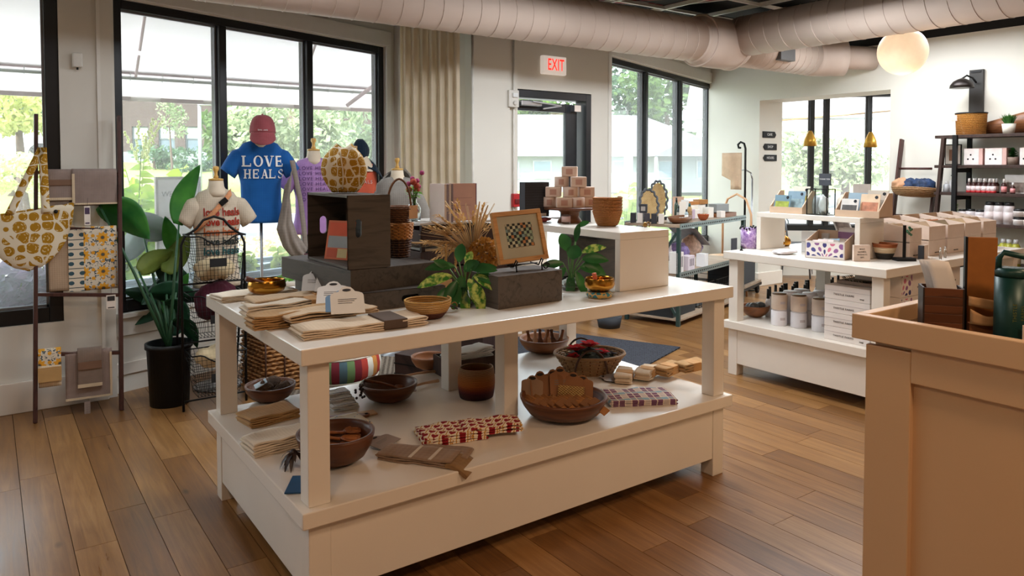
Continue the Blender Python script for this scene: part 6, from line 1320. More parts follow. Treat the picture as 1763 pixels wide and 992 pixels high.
for k in range(4):
    q = PS(1075+34*k, 655-2*k)+Vector((.02*k, .0, .004+.008*k)); t = towel('towel_bundle', 'beige ribbed towel bundle on a scalloped card, %s in the fan' % ['leftmost', 'second', 'third', 'rightmost'][k], 'towels', q, math.radians(40-14*k), .17, .08, 5, .008, LINEN2 if k < 2 else FLX, .01)
    O('paper_band', box(-.03, -.043, .002, .03, .043, .047), plain('kraft_band', '', .8), t, .003); card('hang_card', '', q, 0, .13, .12, 'a59b94', -1.5, par=t, lines=False)
# ================================================================== GREEN METAL TABLE BY THE RIGHT BAY
GM = plain('green_steel', '3c5350', .45, .5); GMH = plain('steel_hole', '10161a', .8); GTW = wood('worn_tabletop', '7d6a58', 'b09a84', .5, (8, 1, 1), 3, .1)
gt = thing('work_table', 'green punched steel work table crowded with goods before the right bay window', 'table', (5.24, 4.66, 0), math.radians(16)); GL_, GW_ = 1.62, .58
O('tabletop', box(0, 0, .93, GL_, GW_, .955), GTW, gt, .002)
def punched(z, y, parent=gt):
    o = O('steel_beam', box(0, y-.004, z-.04, GL_, y+.004, z+.012), plain('zinc_steel', '8c9c9c', .4, .6), parent)
    mb = MB()
    for k in range(int(GL_/.045)): x = .03+.045*k; mb.box(x, y-.0052, z-.022, x+.02, y-.0038, z-.008)
    O('punched_holes', mb, GMH, o, kind='stuff')
for z in (.955, .50): punched(z, -.004); punched(z, GW_+.004)
O('middle_shelf', box(.01, 0, .475, GL_-.01, GW_, .495), GTW, gt); O('bottom_shelf', box(.01, .0, .05, GL_-.01, GW_, .065), GTW, gt)
for x in (0, GL_-.035):
    for y in (0, GW_-.035): O('leg', box(x, y, 0, x+.035, y+.035, .93), GM, gt, .003)
for y in (.04, GW_-.04): O('end_brace', MB().bar((.015, y, .1), (.015, GW_-y, .88), .012, .025), GM, gt)
GTM = Matrix.Translation(gt.location) @ Matrix.Rotation(math.radians(16), 4, 'Z')
def G(x, y, z): return GTM @ Vector((x, y, z))
grz = math.radians(16)
CAN2 = weave_mat('rattan_cane', 'a8834e', 'd9ba86', 300)
def oval_mirror(label, loc, rz, h, w):
    t = thing('rattan_panel', label, 'wall basket', loc, rot=(math.radians(-14), 0, rz)); O('cane_panel', MB().add([(w*.8*math.cos(a), 0, h/2+h*.42*math.sin(a)) for a in [2*PI*k/28 for k in range(28)]], [tuple(range(28))]), CAN2, t)
    O('scalloped_rim', MB().tube([((w*.9+.008*math.cos(14*a))*math.cos(a), 0, h/2+(h*.46+.008*math.cos(14*a))*math.sin(a)) for a in [2*PI*k/84 for k in range(84)]], .012, 6, True), plain('grey_rattan', '4c4f54', .6), t); O('foot', box(-.08, -.04, 0, .08, .05, .02), BLACK, t); return t
oval_mirror('oval caned panel with scalloped dark rim at the left of the green table', G(.22, .42, .957), math.radians(-25), .34, .105); oval_mirror('taller oval caned panel with dark rim, second on the green table', G(.55, .50, .957), math.radians(-40), .42, .10)
def small_box(name, label, cat, loc, rz, w, d, h, col_, group=None, deco=None, rough=.6, bev=.002):
    t = thing(name, label, cat, loc, rz, group); O('body', box(-w/2, -d/2, 0, w/2, d/2, h), plain('box_'+col_, col_, rough, var=.04), t, bev)
    if deco: O('label', box(-w*.3, -d/2-.0012, h*.25, w*.3, -d/2, h*.75), plain('label_'+deco, deco, .6), t)
    return t
nm5 = ['leftmost', 'second', 'third', 'fourth', 'rightmost']
for k in range(5): small_box('candle_box', 'small candle box, %s of the lower row at the left of the green table' % nm5[k], 'box', G(.02+.0*k, .50-.075*k, .957) if k < 5 else None, grz-1.2, .05, .05, .095, ('2b2b30', 'd9cfc6', '39343a')[k % 3], 'dark candle boxes')
small_box('candle_box', 'dark candle box stacked on top of the lower row on the green table', 'box', G(.04, .40, 1.053), grz-1.2, .07, .06, .085, '2b2b30', 'dark candle boxes', 'a39a92')
t = thing('wooden_tray', 'long oval wooden dough tray with pale stones on the green table', 'tray', G(.30, .14, .957), grz+.15); O('tray_body', MB().T(sc_=(1, .42, 1)).lathe([(.001, .01), (.13, .01), (.2, .035), (.235, .06), (.245, .06), (.205, .02), (.15, 0), (.001, 0)], 36), WAL2, t)
rg = random.Random(12)
for k in range(12): o = thing('pale_stone', 'pale stone in the dough tray on the green table, %s from the left' % ORD[k], 'stone', G(.12+.033*k, .14+rg.uniform(-.04, .04), .985), group='stones in the dough tray'); O('stone', MB().ball((0, 0, .008), .016, 8, 6, (1, 1, .7)), plain('pale_stone_grey', 'ccd2d2', .6), o)
def bottle(name, label, loc, r, h, body, cap, group=None, lab=None, capr=.5, caph=.2, cat='bottle', glass=False, pump=False, red=False):
    t = thing(name, label, cat, loc, group=group); hb = h*(1-caph)
    O('body', MB().lathe([(.001, 0), (r, 0), (r, hb*.82), (r*capr*1.1, hb), (.001, hb)], 16), body if not isinstance(body, str) else plain('bottle_'+body, body, .3), t)
    O('cap', MB().lathe([(.001, hb), (r*capr, hb), (r*capr*.9, h), (.001, h)], 12), cap if not isinstance(cap, str) else plain('cap_'+cap, cap, .4), t)
    if lab: O('label', MB().lathe([(r*1.02, hb*.12), (r*1.02, hb*.66)], 16), plain('label_'+lab, lab, .5), t)
    if red: O('red_band', MB().lathe([(r*1.03, 0), (r*1.03, hb*.22)], 16), plain('label_red', 'b8282e', .5), t)
    if pump: O('pump_spout', MB().bar((0, 0, h), (-r*1.1, 0, h), r*.3, r*.25), plain('cap_'+cap, cap, .4), t)
    return t
for k, (x, y, r, h, b_, c_, l, nm_) in enumerate(((.60, .30, .022, .15, '2f3a3d', '1c1f22', 'b5b0a8', 'dark bottle with a tall stopper before the second caned panel'), (.68, .22, .025, .17, 'b08d5c', '2c5a5a', '8c6a3d', 'amber bottle with a teal ribbon on the green table'), (.75, .40, .022, .22, '3c4a40', '1c1f22', '', 'tall thin dark bottle against the window post'), (.48, .16, .018, .12, '9fb0b5', '1c1f22', 'e6e4de', 'small pale bottle right behind the dough tray'))): bottle('glass_bottle', nm_, G(x, y, .957), r, h, b_, c_, lab=l or None)
for k, (x, y, w, h, c_, nm_) in enumerate(((.56, .24, .07, .19, 'e9e2d6', 'upright cream card left of the amber bottle'), (.74, .30, .085, .20, 'e6e6e2', 'upright white card right of the second caned panel'), (1.0, .50, .13, .22, 'c9a58c', 'rose tan scalloped card standing near the window'), (.9, .42, .08, .14, 'f0ece4', 'white card before the rose tan one'))): small_box('display_card', nm_, 'card', G(x, y, .957), math.radians(-25), w, .006, h, c_)
t = bowl('amber and red glass bowl at the middle front of the green table', G(.72, .09, .957), .058, .065, plain('amber_glass', 'a5502c', .15), name='glass_bowl'); 
def stones(n, loc, spread, r, col_, lab, grp): 
    for k in range(n): a = 2*PI*k/n+.4; q = spread*.8; o = thing('tumbled_stone', lab+', '+['far right', 'back', 'left', 'front', 'front right'][k], 'stone', Vector(loc)+Vector((q*math.cos(a), q*math.sin(a), .006*k % .02)), group=grp); O('stone', MB().ball((0, 0, 0), r*rg.uniform(.8, 1.2), 8, 6, (1.2, 1, .8)), plain('stone_'+col_, col_, .4, var=.3, scale=60), o)
stones(5, G(.72, .09, 1.005), .03, .014, 'b8a58c', 'tan stone in the amber glass bowl', 'stones in the amber bowl')
k = 0
for x, y, z, w, d, h, c_, nm_ in ((.82, .30, .957, .11, .09, .10, 'c5b3c4', 'mauve box behind the amber glass bowl'), (.97, .30, .957, .09, .09, .09, 'e9e4dc', 'white box in the middle of the green table'), (1.06, .38, .957, .12, .1, .13, 'ede6d8', 'larger cream box near the middle post'), (1.14, .22, .957, .08, .08, .11, 'eeeae2', 'cream box right of the white one'), (1.12, .40, 1.09, .13, .09, .035, 'b5793f', 'wooden slatted soap rack on the cream box'), (1.30, .40, .957, .1, .1, .13, 'f2efe8', 'tall white box under the second wooden rack'), (1.30, .38, 1.09, .14, .09, .05, 'a8743f', 'second wooden slatted rack on the tall white box'), (1.46, .24, 1.0, .2, .12, .09, '9aa0a0', 'grey green book box on the wooden tray at the far end'), (1.24, .12, .957, .07, .06, .07, 'f0ece6', 'small white jar box at the front edge')): small_box('gift_box', nm_, 'box', G(x, y, z), grz-.3, w, d, h, c_)
t = thing('wooden_tray', 'long shallow wooden tray at the far end of the green table', 'tray', G(1.42, .2, .957), grz); O('tray_body', MB().box(-.2, -.1, 0, .2, .1, .01).box(-.2, -.1, .01, .2, -.09, .04).box(-.2, .09, .01, .2, .1, .04).box(-.2, -.09, .01, -.19, .09, .04).box(.19, -.09, .01, .2, .09, .04), WAL2, t)
# middle shelf goods
PUP = plain('purple_print', '8d7fb8', .7, var=.5, scale=25)
for k, (x, y, s_, c_, nm_) in enumerate(((.12, .25, (.11, .1, .13), 'd6d0d6', 'white and navy printed cushion bag at the left of the middle shelf'), (.42, .22, (.12, .08, .1), '8f84b4', 'violet printed bundle on the middle shelf'), (.75, .24, (.13, .08, .12), 'c2a695', 'tan and violet bundle on the middle shelf'), (.95, .3, (.12, .08, .08), '7c6f94', 'dark violet bundle towards the far end of the middle shelf'))): crumple('printed_bundle', nm_, 'cloth', tuple(G(x, y, .57)), s_, PUP if k in (1, 3) else plain('bundle_'+c_, c_, .8, var=.35, scale=30), 20+k)
for k, (x, y, w, h, c_, nm_) in enumerate(((.06, .06, .12, .2, 'e9e6e2', 'white patterned box with two dark figures, front left of the middle shelf'), (.34, .08, .14, .14, 'ded4de', 'row of white packets on the middle shelf'), (.66, .07, .09, .13, 'eef0f2', 'small white upright card box on the middle shelf'), (.20, .12, .07, .15, '6e4a34', 'dark brown wooden box on the middle shelf'))):
    t = small_box('packet_box', nm_, 'box', G(x, y, .496), grz, w, .09, h, c_)
    if k < 2:
        for q in (-.25, 0, .25): O('printed_mark', box(q*w-.008, -.0465, h*.3, q*w+.008, -.045, h*.8), plain('mark_grey', '77727c' if k == 0 else 'b9b2c4', .7), t)
t = thing('sloped_board', 'grey slanted display board on the middle shelf', 'board', G(.72, .3, .84), grz, rot=(0, math.radians(28), grz)); O('board_body', box(-.05, -.15, 0, .36, .15, .012), plain('zinc_grey', '8a8c92', .5), t)
t = thing('chalk_sign', 'small dark slate sign on a stand near the far end of the green table', 'sign', G(1.16, -.06, .62), grz-.2); O('slate', box(-.05, -.004, 0, .05, .004, .13), plain('slate_grey', '43474f', .7), t); O('stem', box(-.004, -.004, -.12, .004, .004, 0), BLACK, t); O('stand_foot', box(-.04, -.03, -.125, .04, .03, -.118), BLACK, t)
# bottom shelf: dark box, wire crates
t = small_box('storage_box', 'large dark storage box on the bottom shelf of the green table', 'box', G(.3, .3, .066), grz, .5, .42, .2, '22262b')
for k in range(2):
    t = thing('wire_crate', 'black wire crate on the bottom shelf, %s' % ('nearer' if k == 0 else 'further'), 'crate', G(.85+.42*k, .3, .066), grz); mb = MB()
    for i in range(9): x = -.18+.045*i; mb.box(x, -.2, 0, x+.006, -.195, .24); mb.box(x, .195, 0, x+.006, .2, .24)
    for z in (0, .08, .16, .235): mb.box(-.18, -.2, z, .186, -.194, z+.006); mb.box(-.18, .194, z, .186, .2, z+.006); mb.box(-.18, -.2, z, -.174, .2, z+.006); mb.box(.18, -.2, z, .186, .2, z+.006)
    O('wire_frame', mb, BLACK, t, kind='stuff'); O('box_inside', box(-.15, -.16, .01, .15, .16, .15), plain('crate_content', '6b7278', .7), t)
# iron hook stand, tan panel, chair in the sunlit corner
t = thing('iron_stand', 'black scrolled iron stand in the sunlit corner', 'stand', tuple(atX(1283, 300, 7.5))); t.location.z = 0
O('post', MB().tube([(0, 0, 0), (0, 0, 1.72), (0, .02, 1.78), (0, .07, 1.80), (0, .11, 1.77), (0, .1, 1.73), (0, .07, 1.73)], .013, 8), IR, t); O('foot_ring', MB().tube([(.14*math.cos(a), .14*math.sin(a), .012) for a in [2*PI*k/20 for k in range(20)]], .01, 6, True), IR, t); O('cross_foot', MB().bar((-.14, 0, .012), (.14, 0, .012), .02, .01), IR, t)
t = thing('tan_banner', 'long tan cloth panel hanging from the iron stand', 'banner', (0, 0, 0)); q = atX(1279, 300, 7.47); O('cloth_panel', MB().sheet(lambda u, v: (7.47+.008*math.sin(u*8), q.y+.02+(u)*.30*(1 if v > .35 else .55), 1.22+.45*v), 10, 8, .004), plain('tan_cloth', 'c8a88c', .8), t)
t = thing('bentwood_chair', 'light bentwood chair by the sunlit corner', 'chair', tuple(atX(1268, 400, 7.15))); t.location.z = 0; BW = wood('bent_beech', 'c08a5c', 'dcb088', .5, (3, 3, 1), 3, .1)
O('back_hoop', MB().tube([(0, -.2, .45), (0, -.2, .95), (0, -.13, 1.12), (0, 0, 1.18), (0, .13, 1.12), (0, .2, .95), (0, .2, .45)], .013, 8), BW, t); O('seat', MB().T((-.19, 0, .44)).lathe([(.001, 0), (.2, 0), (.21, .015), (.2, .03), (.001, .03)], 28), BW, t)
for x, y in ((-.02, -.17), (-.02, .17), (-.34, -.15), (-.34, .15)): O('leg', MB().tube([(x, y, 0), (x*.9-.01, y*.85, .44)], [.011, .015], 8), BW, t)
t = thing('floor_cart', 'low dark cart with a wooden deck and caster wheels behind the green table', 'cart', (7.02, 5.45, 0), math.radians(20)); O('deck', box(-.42, -.22, .13, .42, .22, .16), GTW, t, .003); O('frame', MB().box(-.42, -.225, .1, .42, -.2, .13).box(-.42, .2, .1, .42, .225, .13), BLACK, t); O('box_load', box(-.3, -.18, .16, .3, .18, .42), plain('crate_dark', '2b3036', .7), t, .004)
for x in (-.36, .36):
    for y in (-.19, .19): O('wheel', MB().T((x, y, .05), 0, PI/2).lathe([(.01, -.015), (.045, -.015), (.05, 0), (.045, .015), (.01, .015)], 18), BLACK, t); O('caster_fork', box(x-.012, y-.02, .05, x+.012, y+.02, .1), BLACK, t)
t = thing('tripod_stand', 'slim aluminium stand with a rubber foot near the right pier', 'stand', tuple(at(1293, 497, 0))); O('pole', MB().tube([(0, 0, .02), (0, .0, 1.35)], .011, 8), plain('steel_pole', '', .35), t); O('rubber_foot', MB().lathe([(.001, 0), (.028, 0), (.02, .09), (.001, .09)], 12), BLACK, t); O('curved_arm', MB().tube([(0, 0, 1.35), (0, .02, 1.42), (0, .1, 1.46), (0, .3, 1.45)], .01, 8), plain('steel_pole', '', .35), t)
t = thing('storage_bin', 'black basket bin on the floor under the green table end', 'bin', (4.72, 5.05, 0), grz); O('bin_body', MB().lathe([(.001, 0), (.1, 0), (.12, .1), (.11, .1), (.001, .02)], 20), plain('crate_dark', '', .7), t)

# ================================================================== RIGHT DISPLAY TABLE GOODS
ZA, ZB2, ZC = .8905, .3905, 1.1655
def PA(px, py): p = at(px, py, ZA); return Vector((p.x, p.y, ZA))
def PB(px, py): p = at(px, py, ZB2); return Vector((p.x, p.y, ZB2))
frz = rzz   # facing the viewer
PT = plain('box_white', 'dfd8d2', .6, var=.03); KF = plain('kraft_board', 'c9ad93', .75, var=.05)
def burst_mat():
    b = B('leaf_burst', .6); x, y, z = b.xyz(b.co()); r = (x*x+z*z).sq(); a = z.at2(x); k = (a*7/PI).fr()-.5; rg_ = (r*22+(a*7/PI).fl()*.5).fr()-.5; m = ((k*k*5.5)+(rg_*rg_*4.2)).lt(.55)
    hh = ((a*7/PI).fl()*.37).fr(); c = b.ramp(hh, [(0, '35336e'), (.35, '8a5a8f'), (.6, 'c9708a'), (.8, '4a4a86')], 'CONSTANT'); b.col(b.mix(m*(r.gt(.012)), 'e3dcd8', c)); return b.m
BST = burst_mat()
# card trays on the riser
def card_tray(label, px, cards, w=.26):
    p = atX(px, 366, 4.72); t = thing('card_tray', label, 'tray', (4.72, p.y, ZC), -PI/2+.02); d = .12
    O('base_board', box(-w/2, -.05, 0, w/2, d, .008), KF, t); O('front_board', box(-w/2, -.055, 0, w/2, -.048, .045), KF, t)
    for s_ in (-w/2, w/2-.006): O('side_board', MB().T((s_, 0, 0), 0, 0, 0).add([(x, y, z) for x in (0, .006) for y, z in ((-.048, .0), (d, .0), (d, .16), (.07, .16), (-.048, .05))], [(0, 1, 2, 3, 4), (9, 8, 7, 6, 5), (0, 5, 6, 1), (1, 6, 7, 2), (2, 7, 8, 3), (3, 8, 9, 4), (4, 9, 5, 0)]), KF, t)
    for (x, y, z, cw, chh, c_, c2_, lab) in cards:
        q = Matrix.Translation(t.location) @ Matrix.Rotation(-PI/2+.02, 4, 'Z') @ Vector((x, y, z)); k = thing('greeting_card', lab, 'card', q, rot=(math.radians(-14), 0, -PI/2+.02)); O('card', box(-cw/2, 0, 0, cw/2, .003, chh), plain('cardc_'+c_, c_, .6), k); O('card_art', box(-cw*.42, -.0012, chh*.12, cw*.42, 0, chh*.62), plain('cardc_'+c2_, c2_, .6, var=.4, scale=30), k)
        O('seal_dot', MB().T((cw*.3, 0, chh*.86), 0, PI/2).lathe([(.001, .0015), (.011, .0015)], 14), plain('seal_dark', '3a3f48', .6), k)
card_tray('kraft card tray with blue and leafy cards at the left of the riser', 1360, [(-.05, -.035, .012, .13, .12, '6b8794', '9aa646', 'blue grey card with a yellow green leaf, left tray front'), (.02, .02, .012, .14, .15, '7f99a8', '8aa0a5', 'blue landscape card behind in the left tray'), (.03, .06, .012, .13, .185, 'cfc8b8', 'd9c64a', 'tall cream and yellow card at the back of the left tray')])
card_tray('kraft card tray with lettered and sketch cards at the right of the riser', 1482, [(-.07, -.03, .012, .12, .11, 'd6d3cc', '55524f', 'white card with dark round lettering, right tray front'), (.05, .0, .012, .13, .145, 'd8bfa0', 'b87a5c', 'tan sketch card with a yellow edge in the right tray'), (-.06, .04, .012, .13, .15, '8fa6b4', '7f96a6', 'pale blue card at the back left of the right tray'), (.06, .07, .012, .14, .17, 'b9ae9f', '8d8478', 'grey brown card at the back right of the right tray')], .30)
p = atX(1413, 367, 4.72); t = thing('glass_display_box', 'dark edged clear glass box between the card trays', 'display case', (4.72, p.y, ZC), -PI/2); 
for x in (-.075, .075):
    for y in (-.05, .05): O('edge_strip', box(x-.003, y-.003, 0, x+.003, y+.003, .18), BLACK, t)
O('glass_panels', MB().box(-.075, -.051, .003, .075, -.049, .178).box(-.076, -.05, .003, -.074, .05, .178).box(.074, -.05, .003, .076, .05, .178), CLEARG, t); O('frame_bars', MB().box(-.075, -.053, .176, .075, -.047, .182).box(-.075, -.053, 0, .075, -.047, .005).box(-.075, -.05, 0, .075, .05, .003).box(-.078, -.05, .176, -.072, .05, .182).box(.072, -.05, .176, .078, .05, .182), BLACK, t)
crumple('gift_pouch', 'pale cellophane pouch inside the glass box', 'pouch', (4.73, p.y-.015, ZC+.006), (.03, .032, .07), plain('pale_cellophane', 'd6d6d6', .3), 31); crumple('gift_pouch', 'cream cloth pouch right of the glass box', 'pouch', (4.78, p.y-.125, ZC), (.035, .04, .075), plain('cream_pouch', 'c9bdae', .8), 33)
crumple('gift_pouch', 'grey printed pouch between the left tray and the glass box', 'pouch', (4.82, p.y+.10, ZC), (.03, .045, .07), plain('grey_pouch', '9fa3a5', .6, var=.3), 34)
t = thing('price_sign', 'slate grey sign on a small stand behind the glass box', 'sign', (4.86, atX(1420, 350, 4.86).y, ZC), -PI/2); O('sign_plate', box(-.045, -.004, .2, .045, .004, .285), plain('slate_grey', '', .7), t); O('stem', MB().tube([(0, 0, 0), (0, 0, .2)], .004, 6), BLACK, t); O('stand_foot', box(-.03, -.02, 0, .03, .02, .006), BLACK, t); lettering('THANK YOU', .014, plain('chalk_white', 'e0e0e0', .8), t, (0, -.0045, .245), XZ)
# on the table
CUPM = B('purple_marble', .15); n = CUPM.noise(CUPM.co(), 14, 5, .6, 2.5); CUPM.col(CUPM.ramp(n, [(.35, '6d4a86'), (.5, 'a98bb5'), (.65, 'dcc9dc')])); CUPM = CUPM.m
t = thing('marbled_vessel', 'purple marbled glass vessel with dark beads at the left corner of the right table', 'vase', PA(1291, 427)); O('glass_body', MB().lathe([(.001, 0), (.055, 0), (.066, .02), (.068, .15), (.064, .15), (.062, .02), (.001, .01)], 32), CUPM, t)
mb = MB(); [mb.ball((.07*math.cos(a), .07*math.sin(a), .153+.008*math.sin(5*a)), .008, 6, 4) for a in [2*PI*k/22 for k in range(22)]]; O('bead_string', mb, BLACK, t, kind='stuff')
t = thing('black_trinket', 'tiny black trinket at the far left edge of the right table', 'trinket', (4.46, 3.38, ZA)); O('body', MB().lathe([(.001, 0), (.014, 0), (.006, .01), (.004, .02), (.008, .028), (.001, .034)], 12), BLACK, t)
p = PA(1345, 424); t = thing('brass_bell', 'brass singing bell lying under the riser', 'bell', p+Vector((.03, .0, .0))); O('bell_body', MB().T((0, 0, .045), 0, PI/2*0+.0, 0).lathe([(.001, -.045), (.04, -.045), (.055, -.02), (.05, .01), (.03, .03), (.012, .035), (.012, .06), (.018, .07), (.001, .08)], 24), BRASS, t); O('side_handle', MB().tube([(-.05, -.02, .03), (-.08, -.05, .03)], .014, 8), BRASS, t)
crumple('white_pouch', 'flat white printed pouch lying in front of the riser', 'pouch', tuple(PA(1352, 437)), (.10, .07, .018), plain('white_pouch_cloth', 'd9d4d6', .7, var=.06), 41)
for k, (x, y, z, w, h, nm_) in enumerate(((4.80, 3.03, 0, .1, .075, 'bottom left'), (4.80, 2.92, 0, .1, .075, 'bottom right'), (4.80, 3.03, .077, .1, .07, 'upper left'), (4.80, 2.92, .077, .1, .07, 'upper right'))): small_box('stacked_box', 'pale grey box under the riser, %s of the four' % nm_, 'box', (x, y, ZA+z), -PI/2, w, .12, h, 'c9c6c4', 'pale boxes under the riser')
t = small_box('purple_banded_box', 'cream box with a purple band under the right end of the riser', 'box', (4.79, 2.72, ZA), -PI/2, .17, .08, .19, 'ddd3d0'); O('purple_band', box(-.086, -.0415, .12, .086, .0, .165), plain('plum_band', '8a5f84', .6), t)
t = thing('open_box', 'open white box with a burst of coloured leaves on its front, full of packets', 'box', PA(1436, 446)+Vector((.03, .06, 0)), -PI/2+math.radians(15)); w_ = .25
O('front_panel', box(-w_/2, -.08, 0, w_/2, -.076, .115), PT, t); O('leaf_print', MB().T((0, -.0806, .028)).box(-w_/2+.01, -.0005, -.012, w_/2-.01, 0, .075), BST, t)
for x in (-w_/2, w_/2-.004): O('side_panel', MB().add([(x+a, y, z) for a in (0, .004) for y, z in ((-.08, 0), (.2, 0), (.2, .17), (-.08, .115))], [(0, 1, 2, 3), (7, 6, 5, 4), (0, 4, 5, 1), (1, 5, 6, 2), (2, 6, 7, 3), (3, 7, 4, 0)]), KF, t)
O('base_panel', box(-w_/2, -.08, 0, w_/2, .2, .003), KF, t); O('back_panel', box(-w_/2, .196, 0, w_/2, .2, .17), KF, t); tm = Matrix.Translation(t.location) @ Matrix.Rotation(t.rotation_euler.z, 4, 'Z')
for k in range(7): q = thing('seed_packet', 'packet leaning in the open leaf print box, %s from the front' % ORD[k], 'packet', tm @ Vector((-.05+.015*k, -.05+.035*k, .006)), group='packets in the open box', rot=(math.radians(-35), .1*(k % 3-1), t.rotation_euler.z)); O('packet', box(-.05, 0, 0, .05, .004, .135), plain('packet_'+('c9b9b4', 'e3dcd8', 'a9a39a', '9fc4dc', 'd8cfc6')[k % 5], ('c9b9b4', 'e3dcd8', 'a9a39a', '9fc4dc', 'd8cfc6')[k % 5], .6), q)
t = thing('small_sign', 'small square cream sign with four short lines of text by the tricolour bowl', 'sign', PA(1484, 450), rzz+.05); O('sign_block', box(-.055, 0, 0, .055, .02, .105), plain('cream_sign', 'd9c5b6', .6), t, .002)
for k, s_ in enumerate(('BODY', 'NATURAL', 'PRODUCTS', 'GIFT')): lettering(s_, .013, plain('print_dark', '4a443f', .8), t, (0, -.001, .078-.018*k), XZ)
TRI = B('tricolour_weave', .8); x, y, z = TRI.xyz(TRI.co()); TRI.col(TRI.ramp(z/.115, [(0, '26241f'), (.36, 'cbb492'), (.68, '8d4a1e')], 'CONSTANT')); TRI.bump((z*420).sin(), .5, .004); TRI = TRI.m
t = thing('tricolour_bowl', 'woven black, cream and rust banded bowl at the front corner of the right table', 'bowl', PA(1524, 447)+Vector((.03, .02, 0))); O('bowl_body', MB().lathe([(.001, 0), (.042, 0), (.056, .03), (.070, .075), (.078, .105), (.072, .105), (.05, .03), (.001, .01)], 36), TRI, t)
t = thing('tee_stand', 'black tee shaped metal stand with a sprig of green beads behind the tricolour bowl', 'stand', Vector((4.835, 2.40, ZA)), rzz); O('upright', box(-.008, -.006, .02, .008, .006, .23), BLACK, t); O('foot_bar', box(-.06, -.035, 0, .06, .035, .02), BLACK, t); mb = MB(); [mb.ball((.02+.012*math.cos(k), -.02+.01*math.sin(k*2), .17+.006*k), .009, 6, 4) for k in range(9)]; O('green_beads', mb, plain('green_bead', '2f5a3a', .4), t, kind='stuff')
# file boxes along the near right side of the table
for k, (pa_, pb_) in enumerate(((1566, 1586), (1599, 1627), (1631, 1659), (1661, 1688), (1692, 1714))):
    xa = atY(pa_, 440, 2.42).x; xb = atY(pb_, 440, 2.42).x; w_ = xb-xa; cx = (xa+xb)/2; nm_ = ['nearest the tee stand', 'second from the tee stand', 'third, in the middle', 'fourth', 'furthest right'][k]
    t = small_box('card_box', 'closed cream card box under an open one, %s' % nm_, 'box', (cx, 2.58, ZA), 0, w_, .32, .105, 'd8c4b4'); lettering('THISTLE FARMS', .010, plain('print_dark', '', .8), t, (0, -.161, .02), XZ)
    t = thing('open_card_box', 'open cream card box full of kraft packets, %s' % nm_, 'box', (cx, 2.58, ZA+.106)); O('front_panel', box(-w_/2, -.16, 0, w_/2, -.156, .095), plain('box_d8c4b4', '', .6), t)
    for x in (-w_/2, w_/2-.004): O('side_panel', MB().add([(x+a, y, z) for a in (0, .004) for y, z in ((-.156, 0), (.16, 0), (.16, .15), (-.156, .095))], [(0, 1, 2, 3), (7, 6, 5, 4), (0, 4, 5, 1), (1, 5, 6, 2), (2, 6, 7, 3), (3, 7, 4, 0)]), plain('box_d8c4b4', '', .6), t)
    O('back_panel', box(-w_/2, .156, 0, w_/2, .16, .15), KF, t); O('base_panel', box(-w_/2, -.156, 0, w_/2, .156, .004), KF, t)
    for j in range(6):
        q = thing('kraft_packet', '%s packet from the front in the open card box, %s' % (ORD[j], nm_), 'packet', (cx, 2.46+.05*j, ZA+.112), group='packets in the open card box '+nm_, rot=(math.radians(-38), 0, 0)); c_ = ('a98a66', 'c2a98c', '8d7a5c', 'b9642a' if k == 2 else 'cdb58f')[(j+k) % 4]; O('packet', box(-w_*.44, 0, 0, w_*.44, .006, .14), plain('pk_'+c_, c_, .7), q)
for px, py, nm_, tl in ((1555, 405, 'left', .3), (1580, 398, 'middle', -.1), (1619, 395, 'right', .15)):
    p = atY(px, py, 2.78); t = thing('price_flag', 'dusty pink price flag standing among the card boxes, %s' % nm_, 'flag', (p.x, p.y, p.z-.195), rzz, rot=(0, tl, rzz)); O('flag', box(-.035, -.002, .16, .035, .002, .23), plain('dusty_pink', 'b58a8a', .7), t); O('stick', box(-.003, -.002, .0, .003, .002, .16), plain('dusty_pink', '', .7), t)
t = thing('photo_card', 'photo print card leaning behind the first card box', 'card', (5.0, 2.84, ZA), rot=(-.2, -.3, rzz)); O('print', box(-.055, 0, .12, .055, .004, .30), plain('white_card', 'dad8d6', .5), t); O('photo', box(-.045, -.0015, .15, .045, 0, .285), plain('floral_photo', '8d7f78', .5, var=.6, scale=30), t); O('easel_back', box(-.01, .004, 0, .01, .01, .2), KF, t)
t = thing('sign_holder', 'blank white sheet in a black wire sign holder behind the card boxes', 'sign', (5.30, 2.95, ZA), rzz); O('white_sheet', box(-.065, 0, .30, .065, .004, .48), plain('white_card', '', .5), t); O('wire_stem', MB().tube([(0, .006, .0), (0, .006, .3), (-.015, .006, .34), (0, .006, .37), (.015, .006, .34), (0, .006, .3)], .004, 6), BLACK, t); O('wire_foot', MB().tube([(.05*math.cos(a), .05*math.sin(a), .004) for a in [2*PI*k/16 for k in range(16)]], .004, 5, True), BLACK, t)
for k in range(2): bottle('glass_vial', 'small clear glass vial on the right table before the card boxes, %s' % ('left', 'right')[k], PA(1619+8*k, 446-2*k), .008, .075, CG, 'c9c9c9', 'clear vials')
t = thing('glass_jar', 'short glass jar holding two lipstick tubes on the right table', 'jar', PA(1590, 446)); O('jar_body', box(-.02, -.02, 0, .02, .02, .095), plain('box_d8c4b4', '', .6), t, .003); O('dark_tube', box(-.045, -.015, 0, -.024, .015, .09), plain('seal_dark', '', .5), t)
